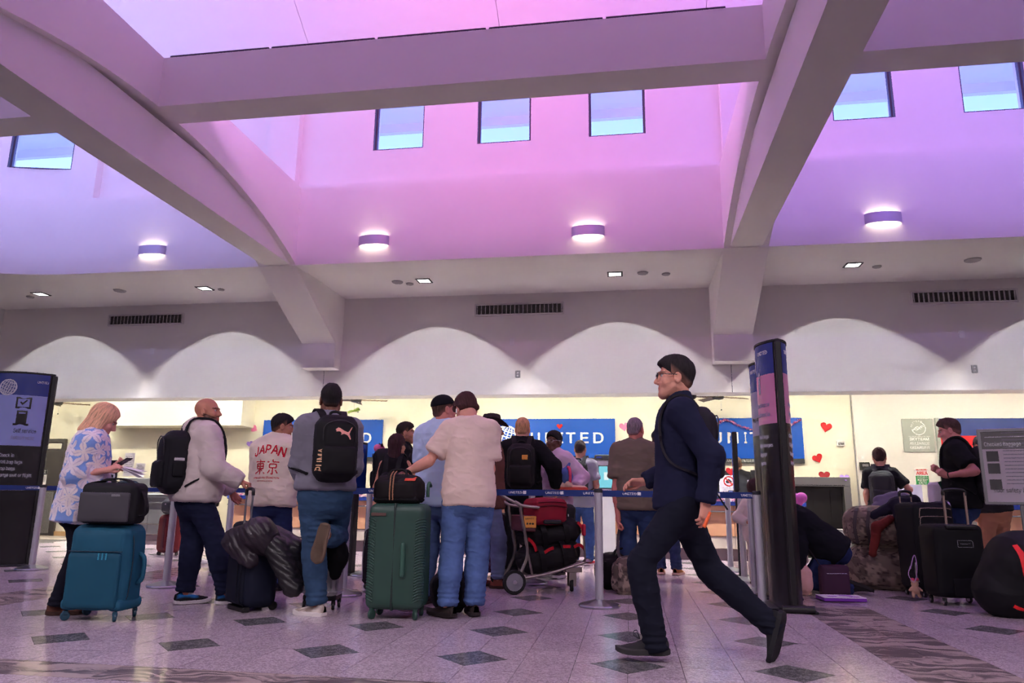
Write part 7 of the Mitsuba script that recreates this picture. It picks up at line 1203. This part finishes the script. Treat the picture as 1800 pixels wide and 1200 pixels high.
# 12 woman with glasses
P = Person('woman with glasses in a pink cardigan carrying stuffed toys', 1.73, xy(975, 9.25), -146, head=(-8, 0, 0), skin=SKD, res=0.95, sh=0.95, g=1.08, RH=('p', 986, 862, -0.24), LH=('p', 1012, 856, -0.22), LE=(-0.4, -0.2, 1.0), RE=(0.4, -0.2, 1.0))
P.build(brow=(24, 16, 16), eyes=(24, 16, 14)); P.top((226, 198, 216), 'long', hem=0.46, loose=0.03, name='cardigan', fold=0.008)
q = P.topmesh; P.trousers((40, 36, 48)); P.shoes(); P.hair('bun', (22, 18, 22), vol=0.016, top=0.006); P.glasses((190, 176, 176))
# 13 man in grey T-shirt at the counter
P = Person('man in a grey T-shirt and red shoes with a dark backpack, standing at the counter', 1.76, xy(1020, 11.0), 10, res=1.3, skin=SK1, RH=('p', 1046, 862, 0.2), RA=(0.12, 0, 0.088))
P.build(face=False); P.top((168, 170, 180), 'short', name='tshirt'); P.denim((50, 72, 120)); P.shoes((150, 30, 50), (220, 200, 205)); P.hair('short', (40, 30, 32), vol=0.008, hl=0.0)
backpack(P, 'dark backpack on the man in the grey T-shirt at the counter', (40, 42, 46), 0.30, 0.46, 0.15)
# 14 olive T-shirt
P = Person('grey haired man in an olive T-shirt and jeans holding a long bag strap', 1.79, fl(1122, 1037), 8, head=(14, 4, 0), g=1.1, belly=0.02, skin=(196, 118, 108), LH=('p', 1087, 914, -0.06), LE=(-0.75, -0.15, 1.1), LP=('grip', None), RH=(0.25, 0.25, 1.05), LA=(-0.11, 0, 0.09), RA=(0.11, 0.03, 0.09))
P.build(); P.top((112, 98, 88), 'short', hem=0.475, loose=0.022, name='tshirt', fold=0.008, hw=0.95); P.denim((44, 58, 92), fit=1.14); P.shoes((40, 36, 42), (50, 46, 50)); P.hair('buzz', (128, 112, 122), vol=0.006, hl=-0.004); olive = P
# 15 cap man behind
P = Person('man in a dark cap and tan boots, half hidden behind the olive T-shirt man', 1.76, fl(1176, 1010), 12, head=(40, 0, 0), skin=SK2, res=1.2, hip=('p', 1160, 874, 0.0))
P.build(face=False); P.top((60, 56, 60), 'short', name='tshirt'); P.denim((40, 48, 78)); P.shoes((150, 96, 60), (200, 160, 150), name='boot', high=0.02); P.hair('short', (50, 40, 40), vol=0.005); P.cap((38, 40, 52))
# 16 the walker
P = Person('young man with glasses in a navy fleece striding past in the foreground', 1.84, xy(1188, 4.72), -92, lean=-1, head=(0, 2, 0), skin=(214, 150, 130), res=0.7, hip=('p', 1196, 882, 0.0), g=1.0,
           LH=('p', 1240, 884, -0.24), LE=(-0.3, -0.5, 1.1), LP=('relax', ((-0.12, -0.1, -1), (-0.5, 0.8, 0))), RH=('p', 1132, 846, 0.22), RE=(0.3, -0.4, 1.2), RP=('relax', ((-0.95, -0.1, -0.05), (0, -0.5, -0.9))),
           LA=('p', 1150, 1122, -0.06), RA=('p', 1350, 1092, 0.10), LT=0, LK=('p', 1150, 1005, -0.08), RK=('p', 1245, 985, 0.08))
P.build(stubble=(120, 80, 70, 0.2)); P.top((30, 32, 54), 'long', hem=0.505, loose=0.012, name='fleece', collar=0.055, fold=0.006, hw=0.86); P.trousers((26, 28, 40), fit=1.02, hem=1.14, fold=0.006, flare=1.05)
P.shoes((34, 32, 36), (52, 50, 52), L=0.305, which='L'); P.shoes((26, 26, 30), (34, 34, 38), L=0.30, which='R', high=0.015, up={'R': ((-0.26, 0.05, -0.95), (-0.80, 0.52, 0.28))})
add('laces', cat([tube(curve([P.A['L']+[-0.09, -0.02*s, 0.0], P.A['L']+[-0.12, -0.04*s, 0.025], P.A['L']+[-0.10, -0.04*s, 0.035], P.A['L']+[-0.085, -0.015, 0.0]], 16), 0.003, 6) for s in (1, -1)]), 'satin', P.key, smooth=True, color=(60, 60, 70))
P.hair('short', (26, 20, 24), vol=0.017, top=0.016, fringe=0.014, hl=0.004, seed=3); P.glasses((26, 28, 40)); walker = P
b, M = backpack(P, 'dark backpack on the walking man in the navy fleece', (34, 30, 40), 0.30, 0.46, 0.14, top=0.83, off=-0.045)
add('hanging_strap', ribbon(curve([P.sp(0.60, -0.12, -0.15), P.sp(0.56, -0.14, -0.19), P.sp(0.50, -0.14, -0.26)], 10), 0.03, 0.006, (0, 1, 0)), 'nylon', b, smooth=False, color=(20, 20, 24))
one('orange_pen', tube([P.Wr['L']+[0.02, -0.05, -0.05], P.Wr['L']+[-0.02, -0.06, -0.135]], [0.008, 0.011], 12), mat('orange_plastic', (240, 104, 50), 0.5), 'small orange toy in the hand of the walking man', 'toy', smooth=True)
# 17 agent
P = Person('agent in a dark jacket behind the counter, seen from behind', 1.66, xy(1298, 13.55), 0, res=1.4, skin=SK2); P.build(face=False); P.top((30, 30, 36), 'long', loose=0.03, name='jacket'); P.trousers((30, 30, 36)); P.shoes(); P.hair('short', (96, 72, 60), vol=0.008)
# 18 child
P = Person('small child with long dark hair in beige clothes beside the tall black totem', 1.10, fl(1336, 1027), 30, res=1.0, skin=SK2, LH=('p', 1314, 918, -0.05), LE=(-0.4, 0, 0.7), sh=0.9, g=1.05); P.build(face=False); P.top((206, 190, 184), 'long', hem=0.45, loose=0.02, name='sweater'); P.trousers((198, 184, 178), fit=1.2); P.shoes((90, 60, 54), (70, 50, 46), L=0.19); P.hair('long', (50, 28, 30), vol=0.014, length=0.22)
# 19 kneeling woman
P = Person('person in black kneeling on the floor right of the tall black totem', 1.66, xy(1452, 8.45), -84, lean=50, head=(0, -30, 0), skin=SK2, hip=('p', 1462, 965, 0.0), LH=('p', 1398, 1005, -0.25), RH=('p', 1400, 1010, 0.15), LA=(-0.10, -0.16, 0.06), RA=(0.10, -0.16, 0.06), LK=(-0.12, 0.5, -0.3), RK=(0.12, 0.5, -0.3), g=1.08)
P.build(face=False); P.top((22, 22, 30), 'long', hem=0.48, loose=0.045, name='coat', fold=0.01); P.denim((36, 44, 84), fit=1.1); P.shoes((30, 28, 30), (40, 36, 40), up={'L': ((0.9, 0, -0.3), (-0.3, 0, -0.9)), 'R': ((0.9, 0, -0.3), (-0.3, 0, -0.9))}); P.hair('thick', (24, 20, 24), vol=0.03, top=0.01); kneel = P
# 20 woman with bun
P = Person('woman with a bun, black T-shirt and grey backpack, right of the baggage belt', 1.64, xy(1552, 10.9), 18, res=1.2, skin=SK1, sh=0.9, RH=('p', 1590, 868, 0.1), RE=(0.4, 0, 1.0)); P.build(face=False); P.top((24, 24, 28), 'short', name='tshirt'); P.trousers((190, 150, 130), fit=0.95); P.shoes(); P.hair('bun', (50, 30, 30), vol=0.010)
backpack(P, 'dark grey backpack on the woman with the bun', (44, 44, 50), 0.30, 0.50, 0.17, off=0.0, top=0.82)
# 21 muscular man
P = Person('muscular man in a black T-shirt with a black backpack looking down at right', 1.85, xy(1690, 8.85), -66, head=(0, -14, 0), g=1.12, sh=1.05, skin=(206, 136, 128), res=0.95, LH=('p', 1664, 836, -0.22), LE=(-0.5, -0.2, 0.95), RH=('p', 1652, 830, 0.1), LP=('fist', ((-0.7, -0.2, 0.5), (0, 0.8, 0.2))), RP=('fist', ((-0.7, -0.2, 0.5), (0, 0.8, 0.2))))
P.build(); P.top((20, 20, 24), 'short', hem=0.49, loose=0.02, name='tshirt'); P.denim((40, 54, 90)); P.shoes(); P.hair('short', (66, 46, 42), vol=0.009, top=0.016, hl=0.0)
d = unit(P.Wr['L']-P.E['L']); add('watch', T(tube([P.Wr['L']-d*0.02+(np.cross(d, [0, 0, 1])*math.cos(t)+np.cross(np.cross(d, [0, 0, 1]), d)*math.sin(t))*0.031 for t in np.linspace(0, 2*math.pi, 17)], 0.012, 8, 0.4)), 'black_plastic', P.key)
backpack(P, 'large black backpack on the muscular man at right', (20, 20, 24), 0.33, 0.56, 0.22, top=0.83, off=0.0)
# 22 man behind him
P = Person('man in tan trousers standing behind the muscular man at right', 1.73, xy(1745, 9.9), -20, res=1.25, skin=SK2, side=-5, g=1.05); P.build(face=False); P.top((36, 34, 38), 'short', name='tshirt', hem=0.5); P.trousers((150, 104, 84), fit=1.1); P.shoes(); P.hair('short', (30, 24, 26), vol=0.01)
